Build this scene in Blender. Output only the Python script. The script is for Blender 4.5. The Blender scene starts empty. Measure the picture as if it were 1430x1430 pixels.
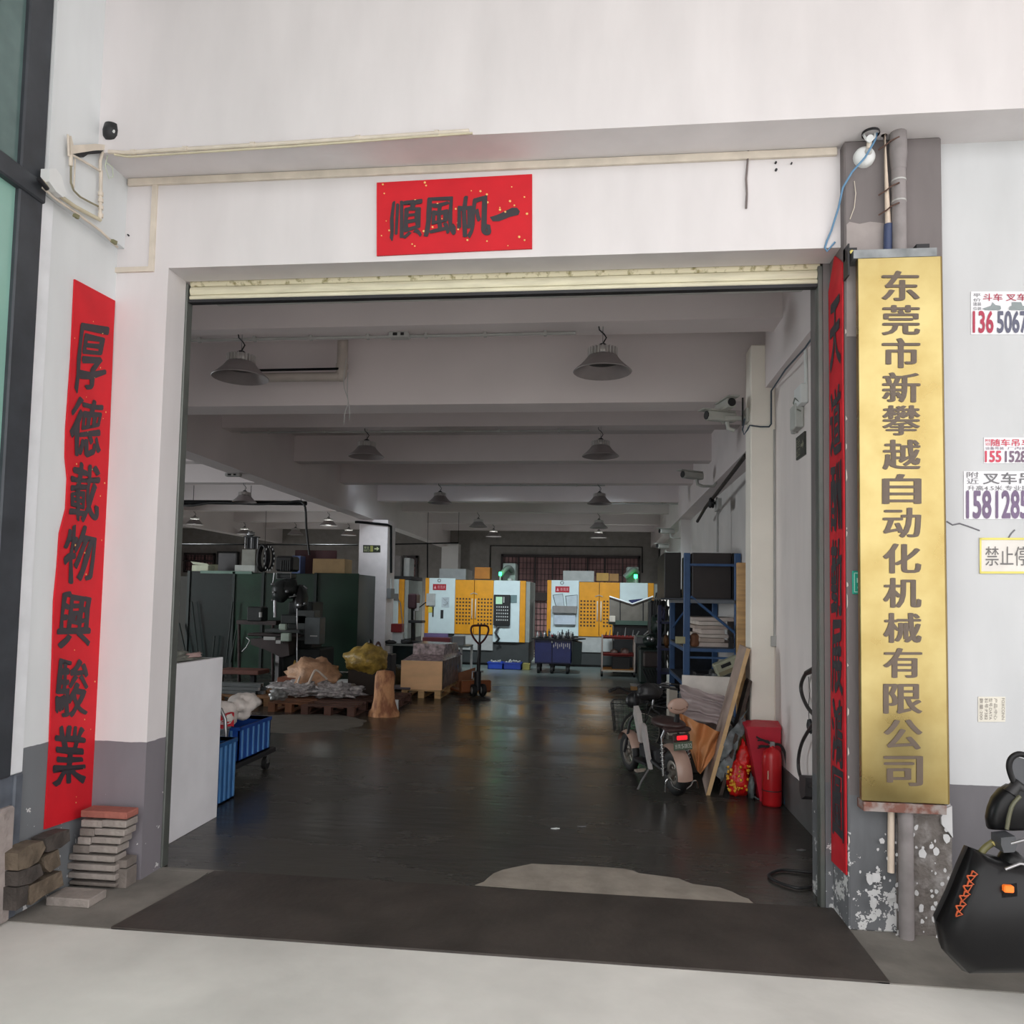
import bpy, math, random
from mathutils import Vector, Matrix, noise

# ---------------------------------------------------------------- camera
S = bpy.context.scene
COL = S.collection
F, PX, PY, CH = 1075.0, 715.0, 775.0, 1.65
YAW, PITCH, ROLL = math.atan(120 / 1075.0), math.atan(63 / 1075.0), 0.019
RM = Matrix.Rotation(YAW, 3, 'Z') @ Matrix.Rotation(math.pi / 2 + PITCH, 3, 'X') @ Matrix.Rotation(ROLL, 3, 'Z')
CAM = Vector((0, -4.276, CH))
cd = bpy.data.cameras.new('camera')
cam = bpy.data.objects.new('camera', cd)
COL.objects.link(cam)
cam.matrix_world = Matrix.Translation(CAM) @ RM.to_4x4()
cd.sensor_fit = 'HORIZONTAL'
cd.sensor_width = 36.0
cd.lens = 36.0 * F / 1430.0
cd.shift_y = (PY - 715.0) / 1430.0
cd.clip_start = 0.05
S.camera = cam
S.view_settings.view_transform = 'Standard'
S.view_settings.look = 'None'
S.view_settings.gamma = 1.0
S.view_settings.use_curve_mapping = False
S.view_settings.exposure = 1.16
S.cycles.use_denoising = True
S.cycles.max_bounces = 8
S.cycles.diffuse_bounces = 6
S.cycles.sample_clamp_indirect = 6.0

# ---------------------------------------------------------------- sky: even overcast
w = bpy.data.worlds.new('overcast_sky')
S.world = w
w.use_nodes = True
nt = w.node_tree
bg = nt.nodes['Background']
bg.inputs['Color'].default_value = (1.0, 0.985, 0.985, 1)
bg.inputs['Strength'].default_value = 1.18

# ---------------------------------------------------------------- measuring helpers
def ray(x, y):
    return RM @ Vector(((x - PX) / F, -(y - PY) / F, -1.0))

def hit(x, y, ax, v):
    d = ray(x, y)
    return CAM + d * ((v - CAM[ax]) / d[ax])

def HX(x, y, v): return hit(x, y, 0, v)
def HY(x, y, v): return hit(x, y, 1, v)
def HZ(x, y, v=0.0): return hit(x, y, 2, v)

# ---------------------------------------------------------------- materials
def lin(c):
    c = c / 255.0
    return c / 12.92 if c <= 0.04045 else ((c + 0.055) / 1.055) ** 2.4

def rgb(c, k=1.0):
    return (min(1, lin(c[0]) * k), min(1, lin(c[1]) * k), min(1, lin(c[2]) * k), 1)

MATS = {}
def mat(name, col, rough=0.6, metal=0.0, var=0.08, scale=6.0, bump=0.0, col2=None, amount=0.5, emit=0.0, stretch=None, spec=0.5, alpha=1.0, trans=0.0):
    if name in MATS: return MATS[name]
    m = bpy.data.materials.new(name)
    m.use_nodes = True
    n, l = m.node_tree.nodes, m.node_tree.links
    b = n['Principled BSDF']
    b.inputs['Roughness'].default_value = rough
    b.inputs['Metallic'].default_value = metal
    b.inputs['Specular IOR Level'].default_value = spec
    b.inputs['Alpha'].default_value = alpha
    b.inputs['Transmission Weight'].default_value = trans
    tc = n.new('ShaderNodeTexCoord'); mp = n.new('ShaderNodeMapping')
    l.new(tc.outputs['Object'], mp.inputs['Vector'])
    if stretch: mp.inputs['Scale'].default_value = stretch
    nz = n.new('ShaderNodeTexNoise'); nz.inputs['Scale'].default_value = scale; nz.inputs['Detail'].default_value = 5
    l.new(mp.outputs['Vector'], nz.inputs['Vector'])
    cr = n.new('ShaderNodeValToRGB')
    if col2 is None:
        cr.color_ramp.elements[0].color = rgb(col, 1 - var * 1.6)
        cr.color_ramp.elements[1].color = rgb(col, 1 + var)
        cr.color_ramp.elements[0].position = 0.3; cr.color_ramp.elements[1].position = 0.7
    else:
        cr.color_ramp.elements[0].color = rgb(col)
        cr.color_ramp.elements[1].color = rgb(col2)
        cr.color_ramp.elements[0].position = max(0, amount - 0.08); cr.color_ramp.elements[1].position = min(1, amount + 0.08)
    l.new(nz.outputs['Fac'], cr.inputs['Fac'])
    l.new(cr.outputs['Color'], b.inputs['Base Color'])
    if bump:
        bp = n.new('ShaderNodeBump'); bp.inputs['Strength'].default_value = bump; bp.inputs['Distance'].default_value = 0.02
        nz2 = n.new('ShaderNodeTexNoise'); nz2.inputs['Scale'].default_value = scale * 4; nz2.inputs['Detail'].default_value = 6
        l.new(mp.outputs['Vector'], nz2.inputs['Vector'])
        l.new(nz2.outputs['Fac'], bp.inputs['Height']); l.new(bp.outputs['Normal'], b.inputs['Normal'])
    if emit:
        b.inputs['Emission Color'].default_value = rgb(col); b.inputs['Emission Strength'].default_value = emit
    MATS[name] = m
    return m

def wall_mat(name, top, low, zsplit, rough=0.75, dirt=0.05, chips=0.0):
    """white paint above, grey dado paint below (real paint line at zsplit)"""
    m = bpy.data.materials.new(name); m.use_nodes = True
    n, l = m.node_tree.nodes, m.node_tree.links
    b = n['Principled BSDF']; b.inputs['Roughness'].default_value = rough
    b.inputs['Specular IOR Level'].default_value = 0.25
    g = n.new('ShaderNodeNewGeometry'); sp = n.new('ShaderNodeSeparateXYZ')
    l.new(g.outputs['Position'], sp.inputs[0])
    nz = n.new('ShaderNodeTexNoise'); nz.inputs['Scale'].default_value = 2.2; nz.inputs['Detail'].default_value = 6
    mp = n.new('ShaderNodeMapping'); mp.inputs['Scale'].default_value = (1.6, 1.6, 0.45)
    l.new(g.outputs['Position'], mp.inputs['Vector']); l.new(mp.outputs[0], nz.inputs['Vector'])
    def ramp(c, d):
        r = n.new('ShaderNodeValToRGB'); r.color_ramp.elements[0].position = 0.3; r.color_ramp.elements[1].position = 0.65
        r.color_ramp.elements[0].color = rgb(c, 1 - d * 2); r.color_ramp.elements[1].color = rgb(c, 1)
        l.new(nz.outputs['Fac'], r.inputs['Fac']); return r
    r1, r2 = ramp(top, dirt), ramp(low, dirt * 2)
    n3 = n.new('ShaderNodeTexNoise'); n3.inputs['Scale'].default_value = 9; n3.inputs['Detail'].default_value = 3
    l.new(g.outputs['Position'], n3.inputs['Vector'])
    ad = n.new('ShaderNodeMath'); ad.operation = 'MULTIPLY_ADD'; ad.inputs[1].default_value = 0.012
    l.new(n3.outputs['Fac'], ad.inputs[0]); l.new(sp.outputs['Z'], ad.inputs[2])
    gt = n.new('ShaderNodeMath'); gt.operation = 'GREATER_THAN'; gt.inputs[1].default_value = zsplit + 0.006
    l.new(ad.outputs[0], gt.inputs[0])
    mx = n.new('ShaderNodeMix'); mx.data_type = 'RGBA'
    l.new(gt.outputs[0], mx.inputs[0]); l.new(r2.outputs['Color'], mx.inputs[6]); l.new(r1.outputs['Color'], mx.inputs[7])
    out = mx.outputs[2]
    if chips:
        n4 = n.new('ShaderNodeTexNoise'); n4.inputs['Scale'].default_value = 11; n4.inputs['Detail'].default_value = 4; n4.inputs['Roughness'].default_value = 0.7
        l.new(g.outputs['Position'], n4.inputs['Vector'])
        zr = n.new('ShaderNodeMapRange'); zr.inputs[1].default_value = 0.0; zr.inputs[2].default_value = 0.8
        zr.inputs[3].default_value = 0.66 - chips; zr.inputs[4].default_value = 0.74
        l.new(sp.outputs['Z'], zr.inputs[0])
        g2 = n.new('ShaderNodeMath'); g2.operation = 'GREATER_THAN'
        l.new(n4.outputs['Fac'], g2.inputs[0]); l.new(zr.outputs[0], g2.inputs[1])
        m2 = n.new('ShaderNodeMix'); m2.data_type = 'RGBA'; m2.inputs[7].default_value = rgb((205, 205, 205))
        l.new(g2.outputs[0], m2.inputs[0]); l.new(out, m2.inputs[6]); out = m2.outputs[2]
    l.new(out, b.inputs['Base Color'])
    bp = n.new('ShaderNodeBump'); bp.inputs['Strength'].default_value = 0.12; bp.inputs['Distance'].default_value = 0.01
    l.new(nz.outputs['Fac'], bp.inputs['Height']); l.new(bp.outputs[0], b.inputs['Normal'])
    return m

# ---------------------------------------------------------------- geometry helpers
class MB:
    def __init__(s):
        s.v = []; s.f = []; s.sm = []
    def add(s, vs, fs, smooth=False, M=None):
        o = len(s.v)
        for p in vs:
            p = Vector(p)
            s.v.append(M @ p if M is not None else p)
        for f in fs:
            s.f.append([i + o for i in f]); s.sm.append(smooth)
        return s
    def box(s, a, b, M=None, ch=0.0):
        x0, x1 = sorted((a[0], b[0])); y0, y1 = sorted((a[1], b[1])); z0, z1 = sorted((a[2], b[2]))
        if ch > 0:
            c = min(ch, (x1 - x0) * .45, (y1 - y0) * .45, (z1 - z0) * .45)
            vs = []; idx = {}
            for i, (x, sx) in enumerate(((x0, 1), (x1, -1))):
                for j, (y, sy) in enumerate(((y0, 1), (y1, -1))):
                    for k, (z, sz) in enumerate(((z0, 1), (z1, -1))):
                        for a_ in range(3):
                            p = [x + sx * c, y + sy * c, z + sz * c]; p[a_] = (x, y, z)[a_]
                            idx[(i, j, k, a_)] = len(vs); vs.append(p)
            I = lambda i, j, k, a_: idx[(i, j, k, a_)]
            fs = []
            for a_ in range(3):
                for e in (0, 1):
                    q = []
                    for (u, v) in ((0, 0), (1, 0), (1, 1), (0, 1)):
                        t = [u, v]; t.insert(a_, e); q.append(I(*t, a_))
                    fs.append(q if (e == 1) == (a_ != 1) else q[::-1])
            for i in (0, 1):
                for j in (0, 1):
                    fs.append([I(i, j, 0, 0), I(i, j, 1, 0), I(i, j, 1, 1), I(i, j, 0, 1)])
                    fs.append([I(i, 0, j, 0), I(i, 1, j, 0), I(i, 1, j, 2), I(i, 0, j, 2)])
                    fs.append([I(0, i, j, 1), I(1, i, j, 1), I(1, i, j, 2), I(0, i, j, 2)])
                    for k in (0, 1): fs.append([I(i, j, k, 0), I(i, j, k, 1), I(i, j, k, 2)])
            return s.add(vs, fs, False, M)
        vs = [(x0, y0, z0), (x1, y0, z0), (x1, y1, z0), (x0, y1, z0), (x0, y0, z1), (x1, y0, z1), (x1, y1, z1), (x0, y1, z1)]
        return s.add(vs, [(0, 3, 2, 1), (4, 5, 6, 7), (0, 1, 5, 4), (1, 2, 6, 5), (2, 3, 7, 6), (3, 0, 4, 7)], False, M)
    def tube(s, pts, r, n=8, cap=True, M=None, smooth=True):
        pts = [Vector(p) for p in pts]
        rs = r if isinstance(r, (list, tuple)) else [r] * len(pts)
        vs = []; fs = []
        t0 = (pts[1] - pts[0]).normalized()
        up = Vector((0, 0, 1)) if abs(t0.z) < 0.9 else Vector((1, 0, 0))
        u = t0.cross(up).normalized()
        for i, p in enumerate(pts):
            t = ((pts[min(i + 1, len(pts) - 1)] - p).normalized() + (p - pts[max(i - 1, 0)]).normalized())
            t = t.normalized() if t.length > 1e-6 else t0
            u = (u - t * u.dot(t)); u = u.normalized() if u.length > 1e-6 else t.orthogonal().normalized()
            w_ = t.cross(u)
            for k in range(n):
                a = 2 * math.pi * k / n
                vs.append(p + (u * math.cos(a) + w_ * math.sin(a)) * rs[i])
        for i in range(len(pts) - 1):
            for k in range(n):
                fs.append((i * n + k, i * n + (k + 1) % n, (i + 1) * n + (k + 1) % n, (i + 1) * n + k))
        s.add(vs, fs, smooth, M)
        if cap:
            s.add([v for v in vs[:n]], [tuple(range(n))[::-1]], False, M)
            s.add([v for v in vs[-n:]], [tuple(range(n))], False, M)
        return s
    def cyl(s, a, b, r, n=16, r2=None, M=None):
        return s.tube([a, b], [r, r if r2 is None else r2], n, True, M)
    def lathe(s, prof, n=20, M=None, smooth=True):
        vs = []; fs = []
        for (r, z) in prof:
            for k in range(n):
                a = 2 * math.pi * k / n
                vs.append((r * math.cos(a), r * math.sin(a), z))
        for i in range(len(prof) - 1):
            for k in range(n):
                fs.append((i * n + k, i * n + (k + 1) % n, (i + 1) * n + (k + 1) % n, (i + 1) * n + k))
        return s.add(vs, fs, smooth, M)
    def prism(s, pts, d, M=None):
        """outline of world points extruded by vector d"""
        pts = [Vector(p) for p in pts]; d = Vector(d); n = len(pts)
        vs = pts + [p + d for p in pts]
        fs = [tuple(range(n)), tuple(range(2 * n - 1, n - 1, -1))]
        for i in range(n):
            j = (i + 1) % n; fs.append((i, i + n, j + n, j))
        return s.add(vs, fs, False, M)
    def blob(s, c, size, seed=0, amp=0.2, freq=2.0, nu=18, nv=12, flat=0.0, M=None, smooth=True):
        vs = []; fs = []
        for j in range(nv + 1):
            ph = math.pi * j / nv
            for i in range(nu):
                th = 2 * math.pi * i / nu
                d = Vector((math.sin(ph) * math.cos(th), math.sin(ph) * math.sin(th), math.cos(ph)))
                k = 1 + amp * noise.noise(d * freq + Vector((seed * 7.3, seed * 3.1, seed))) * 1.6 + amp * .5 * noise.noise(d * freq * 3 + Vector((seed, 5, 9)))
                p = Vector((d.x * size[0] * k, d.y * size[1] * k, d.z * size[2] * k))
                if flat and p.z < -size[2] * flat: p.z = -size[2] * flat
                vs.append(Vector(c) + p)
        for j in range(nv):
            for i in range(nu):
                fs.append((j * nu + i, (j + 1) * nu + i, (j + 1) * nu + (i + 1) % nu, j * nu + (i + 1) % nu))
        return s.add(vs, fs, smooth, M)
    def sheet(s, fn, nu, nv, smooth=True, M=None):
        vs = [fn(i / nu, j / nv) for j in range(nv + 1) for i in range(nu + 1)]
        fs = [(j * (nu + 1) + i, j * (nu + 1) + i + 1, (j + 1) * (nu + 1) + i + 1, (j + 1) * (nu + 1) + i) for j in range(nv) for i in range(nu)]
        return s.add(vs, fs, smooth, M)
    def build(s, name, m, parent=None):
        me = bpy.data.meshes.new(name)
        off = ORIG.get(parent.name, Vector()) if parent is not None else Vector()
        loc = Vector()
        if parent is None and s.v:
            xs = [p.x for p in s.v]; ys = [p.y for p in s.v]; zs = [p.z for p in s.v]
            loc = Vector(((min(xs) + max(xs)) / 2, (min(ys) + max(ys)) / 2, min(zs)))
        me.from_pydata([tuple(p - off - loc) for p in s.v], [], s.f)
        for p, k in zip(me.polygons, s.sm): p.use_smooth = k
        me.materials.append(m)
        me.update()
        o = bpy.data.objects.new(name, me)
        o.location = loc
        COL.objects.link(o)
        if parent is not None:
            o.parent = parent
            ORIG[o.name] = off
        else:
            ORIG[o.name] = loc
        return o

ORIG = {}
def tag(o, label=None, cat=None, group=None, kind=None):
    if label: o['label'] = label
    if cat: o['category'] = cat
    if group: o['group'] = group
    if kind: o['kind'] = kind
    return o

def thing(name, label, cat, loc=(0, 0, 0), group=None):
    o = bpy.data.objects.new(name, None)
    o.empty_display_size = 0.1
    COL.objects.link(o); o.location = loc
    ORIG[o.name] = Vector(loc)
    return tag(o, label, cat, group)

def struct(name, mb, m, parent=None, label=None):
    o = mb.build(name, m, parent)
    if parent is None: o['kind'] = 'structure'
    if label: o['label'] = label
    return o

def dup(root, loc=None, rotz=None, label=None, scale=None, group=None):
    r = root.copy(); COL.objects.link(r)
    if loc is not None: r.location = loc
    if rotz is not None: r.rotation_euler = (0, 0, rotz)
    if scale: r.scale = (scale,) * 3
    if label: r['label'] = label
    if group: r['group'] = group
    for ch in list(root.children):
        c = ch.copy(); COL.objects.link(c); c.parent = r
        for g in ch.children:
            d = g.copy(); COL.objects.link(d); d.parent = c
    return r

def piece(mesh_owner, name, loc, parent, rot=None, scale=None):
    """another piece sharing mesh data"""
    c = mesh_owner.copy(); COL.objects.link(c); c.name = name; c.parent = parent; c.location = loc
    if rot is not None: c.rotation_euler = rot
    if scale is not None: c.scale = scale
    return c

def B(name, m, a, b, parent=None, ch=0.0):
    return MB().box(a, b, None, ch).build(name, m, parent)

def rect_y(px0, py0, px1, py1, Yv):
    a = HY(px0, py0, Yv); b = HY(px1, py0, Yv); c = HY(px1, py1, Yv); d = HY(px0, py1, Yv)
    return [a, b, c, d]

def boxpx(px0, py0, px1, py1, Yv, dep, ch=0.0, mb=None):
    """upright box whose front fills about that rectangle of the photo, standing at depth Yv"""
    a = HY(px0, py0, Yv); c = HY(px1, py1, Yv)
    mb = mb or MB()
    return mb.box((a.x, Yv, c.z), (c.x, Yv + dep, a.z), None, ch)

# flat lettering: the glyph outlines laid on a real plane
_fc = bpy.data.curves.new('glyphs', 'FONT')
_fo = bpy.data.objects.new('glyphs', _fc)
COL.objects.link(_fo)
def glyphs(body, offset=0.0):
    _fc.body = body; _fc.offset = offset; _fc.resolution_u = 3
    bpy.context.view_layer.update()
    dg = bpy.context.evaluated_depsgraph_get()
    me = _fo.evaluated_get(dg).to_mesh()
    vs = [tuple(v.co) for v in me.vertices]; fs = [tuple(p.vertices) for p in me.polygons]
    _fo.evaluated_get(dg).to_mesh_clear()
    return vs, fs

def lettering(mb, body, q, place, offset=0.0, brush=0.0, seed=0, serif=0.0, full=False):
    """q = 4 photo points TL,TR,BR,BL; place = fn(px,py)->world point on the surface.
    Weight comes from shifted copies of the glyph outline (offset = all round, serif = sideways only)."""
    vs, fs = glyphs(body)
    if not vs: return
    x0 = min(v[0] for v in vs); x1 = max(v[0] for v in vs); y0 = min(v[1] for v in vs); y1 = max(v[1] for v in vs)
    if offset > 0: sh_ = [(0, 0)] + [(offset * math.cos(a), offset * math.sin(a)) for a in (0, 1.05, 2.1, 3.14, 4.19, 5.24)]
    else: sh_ = [(0, 0)]
    if serif: sh_ += [(-serif, 0), (serif, 0), (-serif * .5, 0), (serif * .5, 0)]
    for ci, (dx, dy) in enumerate(sh_):
        out = []
        for v in vs:
            u = (v[0] + dx - x0) / (x1 - x0); t = (y1 - v[1] - dy) / max(1e-6, (y1 - y0))
            if brush:
                uu = u + brush * noise.noise(Vector((u * 3 + seed, t * 3, 1.7))) - 0.05 * math.sin(t * 3.1) + 0.02 * brush
                tt = t + brush * noise.noise(Vector((u * 3, t * 3 + seed, 8.1))) - 0.10 * (u - .5)
                u, t = uu, tt
            a = Vector(q[0]).lerp(Vector(q[1]), u); b = Vector(q[3]).lerp(Vector(q[2]), u)
            p = a.lerp(b, t)
            p = place(p[0], p[1])
            out.append(p + (CAM - p).normalized() * (.00022 * ci))
        mb.add(out, fs)

def box_q(x0, y0, x1, y1): return [(x0, y0), (x1, y0), (x1, y1), (x0, y1)]
rnd = random.Random(7)
ORD = 'first second third fourth fifth sixth seventh eighth ninth tenth eleventh twelfth thirteenth fourteenth fifteenth sixteenth seventeenth'.split()

# ---------------------------------------------------------------- palette
M_wall = wall_mat('painted_wall', (222, 218, 219), (128, 124, 130), 0.782, chips=0.06)
M_wall_side = wall_mat('painted_side_wall', (222, 226, 228), (118, 122, 126), 0.84, chips=0.06)
M_wall_r = wall_mat('painted_wall_right', (202, 204, 206), (116, 114, 118), 0.742, chips=0.04)
M_pillar = wall_mat('grey_pillar_paint', (122, 116, 116), (128, 130, 134), 0.68, dirt=0.12, chips=0.16)
M_in = wall_mat('interior_wall_paint', (234, 226, 224), (85, 84, 84), 0.3, dirt=0.06)
M_in_far = mat('interior_far_paint', (222, 218, 216), 0.8, var=0.05, scale=1.5, spec=.2)
M_ceil = mat('ceiling_paint', (212, 206, 205), 0.85, var=0.05, scale=0.8, spec=.2)
M_beam = mat('beam_paint', (226, 217, 217), 0.8, var=0.04, scale=0.9, spec=.2)
M_steel = mat('steel', (170, 170, 172), 0.35, 0.9, var=.1)
M_dark = mat('dark_metal', (45, 45, 48), 0.5, 0.3)
M_black = mat('black_plastic', (28, 28, 30), 0.45)
M_rubber = mat('black_rubber', (24, 24, 25), 0.6)
M_cream = mat('cream_paint', (214, 204, 190), 0.55, var=.08, scale=9)
M_white = mat('white_paint', (225, 228, 228), 0.5, var=.04)
M_red = mat('red_paint', (175, 28, 40), 0.4)
M_paper = mat('red_paper', (206, 30, 42), 0.6, var=.06, scale=5, spec=.3)
M_ink = mat('black_ink', (48, 44, 50), 0.5)
M_gold = mat('gold_fleck', (236, 190, 110), 0.5)
M_green = mat('dark_green_sheet', (24, 72, 52), 0.35, var=.25, scale=2.5)
M_vmcw = mat('machine_white', (214, 228, 230), 0.4, var=.03)
M_vmcy = mat('machine_yellow', (226, 152, 24), 0.45, var=.06)
M_grey = mat('mid_grey_paint', (120, 120, 122), 0.5)
M_lgrey = mat('light_grey_paint', (180, 180, 178), 0.5)
M_wood = mat('pale_wood', (196, 158, 110), 0.65, var=.18, scale=3, stretch=(1, 1, 8), bump=.1)
M_brown = mat('brown_wood', (128, 84, 58), 0.7, var=.2, scale=4, bump=.15)
M_card = mat('cardboard', (176, 132, 84), 0.75, var=.08, scale=4)
M_blue = mat('blue_plastic', (30, 72, 130), 0.4)
M_navy = mat('navy_paint', (28, 36, 82), 0.4)
M_rack = mat('rack_blue', (62, 100, 150), 0.45, var=.1)
M_glassg = mat('green_glass', (140, 184, 172), 0.2, var=.08, scale=1.2, spec=.8)

# ================================================================ SETTING
YB = 23.0
M_floor = bpy.data.materials.new('dark_epoxy_floor'); M_floor.use_nodes = True
def _floor():
    n, l = M_floor.node_tree.nodes, M_floor.node_tree.links
    b = n['Principled BSDF']; tc = n.new('ShaderNodeNewGeometry')
    nz = n.new('ShaderNodeTexNoise'); nz.inputs['Scale'].default_value = 0.7; nz.inputs['Detail'].default_value = 7; nz.inputs['Roughness'].default_value = .62
    mp = n.new('ShaderNodeMapping'); mp.inputs['Scale'].default_value = (0.7, 1.6, 1); l.new(tc.outputs['Position'], mp.inputs['Vector'])
    l.new(mp.outputs[0], nz.inputs['Vector'])
    r = n.new('ShaderNodeValToRGB'); e = r.color_ramp.elements
    e[0].position = .3; e[0].color = rgb((50, 49, 47)); e[1].position = .68; e[1].color = rgb((74, 71, 67))
    l.new(nz.outputs['Fac'], r.inputs['Fac']); l.new(r.outputs['Color'], b.inputs['Base Color'])
    r2 = n.new('ShaderNodeMapRange'); r2.inputs[1].default_value = .35; r2.inputs[2].default_value = .65; r2.inputs[3].default_value = .16; r2.inputs[4].default_value = .34
    l.new(nz.outputs['Fac'], r2.inputs[0]); l.new(r2.outputs[0], b.inputs['Roughness'])
    b.inputs['Specular IOR Level'].default_value = .24
    n2 = n.new('ShaderNodeTexNoise'); n2.inputs['Scale'].default_value = 7; n2.inputs['Detail'].default_value = 4
    m2 = n.new('ShaderNodeMapping'); m2.inputs['Scale'].default_value = (0.5, 1.8, 1); l.new(tc.outputs['Position'], m2.inputs['Vector']); l.new(m2.outputs[0], n2.inputs['Vector'])
    bp = n.new('ShaderNodeBump'); bp.inputs['Strength'].default_value = .25; bp.inputs['Distance'].default_value = .012
    l.new(n2.outputs['Fac'], bp.inputs['Height']); l.new(bp.outputs[0], b.inputs['Normal'])
_floor()
fl = struct('floor', MB().box((-16, 0.18, -0.2), (2.6, YB + .2, 0)), M_floor)
M_ground = mat('pale_concrete_ground', (214, 212, 207), 0.85, var=.1, scale=2.0, bump=.15)
M_ground2 = mat('worn_concrete_ground', (128, 124, 118), 0.85, var=.22, scale=3.0, bump=.3)
struct('ground', MB().box((-40, -45, -0.25), (40, -0.62, -0.005)), M_ground)
struct('pavement', MB().box((-3.4, -0.62, -0.25), (-2.28, 0.18, 0.0)).box((-2.6, .18, -.25), (-2.2, .22, 0.001)).box((1.25, -0.62, -0.25), (40, 0.18, 0.0)), M_ground2)
M_plate = mat('dark_threshold', (66, 60, 56), 0.55, var=.2, scale=5, bump=.15)
struct('threshold', MB().prism([(-2.25, 0.2, -.1), (-2.36, -0.62, -.1), (1.3, -0.62, -.1), (1.3, .2, -.1)], (0, 0, .106)), M_plate)
M_worn = mat('bare_concrete_patch', (150, 142, 132), 0.8, var=.16, scale=6, bump=.2)
def patch(px, z, name, m, seed):
    pts = []
    n = len(px)
    for i in range(n):
        a, b = Vector(px[i]), Vector(px[(i + 1) % n])
        for k in range(5):
            p = a.lerp(b, k / 5); q = HZ(p.x, p.y, z)
            j = .02 * noise.noise(Vector((q.x * 9, q.y * 9, seed)))
            pts.append((q.x + j * 2, max(.208, q.y + j) if seed == 1 else q.y + j, z - .004))
    struct(name, MB().prism(pts, (0, 0, .005)), m, fl)
patch([(664, 1236), (700, 1215), (745, 1206), (850, 1211), (930, 1224), (1000, 1240), (1050, 1255), (1052, 1264)], .0015, 'bare_patch', M_worn, 1)
M_worn2 = mat('grey_floor_patch', (112, 108, 100), 0.5, var=.14, scale=5, bump=.15)
patch([(352, 1000), (400, 998), (470, 997), (512, 1006), (505, 1014), (470, 1020), (400, 1024), (352, 1022)], .0015, 'bare_patch', M_worn2, 2)
M_worn3 = mat('pale_green_floor_coat', (128, 140, 138), 0.3, var=.08, scale=2, bump=.05)
struct('painted_lane', MB().prism([HZ(655, 957, .0), HZ(1000, 962, .0), (4 - 2.4, 18, 0), (-4.6, 18, 0)], (0, 0, .002)), M_worn3, fl)

# unseen canopy added to shade the facade and the sign's upper reflection
struct('unseen_shade_canopy', MB().box((-14, -5.2, 6.0), (14, -.285, 6.3)), M_ceil)
# facade
XL, XR = -2.595, 1.3                        # the two jambs
wf = struct('wall_front', MB().box((-2.93, 0, 3.61), (1.31, 0.2, 4.17)).box((-2.93, 0, 0), (XL, 0.2, 3.61))
            .box((-3.0, -0.285, 4.17), (12, 0.2, 7.2)), M_wall)
struct("pillar_right", MB().box((XR, -0.07, 0), (1.80, 0.20, 4.17), None, .008), M_pillar)
struct('wall_right', MB().box((1.80, 0.0, 0), (12, 0.2, 4.17)), M_wall_r)
struct('door_reveal', MB().box((1.262, .2, 0), (1.56, .46, 3.75)), M_pillar)
sw = struct('wall_left', MB().box((-3.2, -.56, 0), (-2.93, 0, 3.74)).box((-3.2, -.665, 3.74), (-2.885, -0.0, 7.2)), M_wall_side)
struct('wall_left_pilaster', MB().box((-3.2, -.665, .72), (-2.922, -.56, 3.74), None, .006), mat('pilaster_white', (228, 231, 235), .7, var=.05))
# thin cable trunking along the foot of the upper band and its drop on the left
tr = MB(); a = HY(178, 253, -.02); tr.box((a.x, -.022, 4.125), (1.28, 0.0, 4.168), None, .003)
struct('trim_1', tr, M_cream)
t2 = MB(); a = HY(206, 258, 0); b_ = HY(213, 380, 0)
t2.box((b_.x - .02, -.015, b_.z), (b_.x + .012, 0, 4.125)); c = HY(163, 380, 0); t2.box((-2.93, -.015, b_.z), (b_.x - .02, 0, b_.z + .03))
struct('trim_2', t2, M_cream)
# left shop window with dark steel frame
M_frame = mat('dark_steel_frame', (62, 66, 72), 0.5, .2, var=.15, scale=6)
win = MB()
win.box((-3.16, -.83, .72), (-2.9, -.665, 7.0), None, .008)
zt = 3.72
win.box((-3.16, -4.2, zt - .055), (-2.885, -.665, zt + .055), None, .008)
win.box((-3.16, -2.6, .72), (-2.93, -2.5, 7.0))
wo = struct('window_1', win, M_frame)
MB().box((-2.94, -4.2, .72), (-2.925, -.83, zt - .055)).build('pane', M_glassg, wo)
MB().box((-2.94, -4.2, zt + .055), (-2.925, -.83, 7.0)).build('pane', mat('dark_green_glass', (96, 118, 116), .12, var=.1), wo)
M_stone = mat('rough_pink_concrete', (160, 150, 146), .85, var=.16, scale=9, bump=.4)
struct('window_sill', MB().box((-3.2, -4.2, 0), (-2.9, -.62, .57), None, .012), M_stone)
struct('corner_post', MB().box((-3.2, -.62, 0), (-2.915, -.56, .72), None, .008).box((-3.2, -4.2, .57), (-2.93, -.62, .72)), mat('blue_grey_post', (92, 98, 108), .6, var=.2, scale=8))

# shutter rolled up behind the lintel
sh = thing('roller_shutter', 'cream steel roller shutter wound up under the white lintel', 'shutter', (-.66, .3, 3.49))
M_slat = mat('shutter_cream', (226, 220, 194), .5, var=.1, scale=14, stretch=(.3, 1, 2), col2=None)
M_slat2 = mat('shutter_cream_dirty', (150, 140, 96), .6, scale=30, col2=(222, 214, 186), amount=.38)
z = 3.497
for i, (h, m) in enumerate(((.032, M_slat), (.05, M_slat), (.05, M_slat2), (.05, M_slat), (.05, M_slat), (.05, M_slat), (.05, M_slat))):
    mb = MB(); n = 6
    pr = [(0.22 + (0 if k in (0, n) else -.010 * math.sin(math.pi * k / n)), z + h * k / n) for k in range(n + 1)]
    pts = [(XL + .02, y, zz) for y, zz in pr] + [(XL + .02, .24, z + h), (XL + .02, .24, z)]
    mb.prism(pts, (XR - .02 - XL - .05, 0, 0)); mb.build('slat', m, sh); z += h + .003
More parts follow.
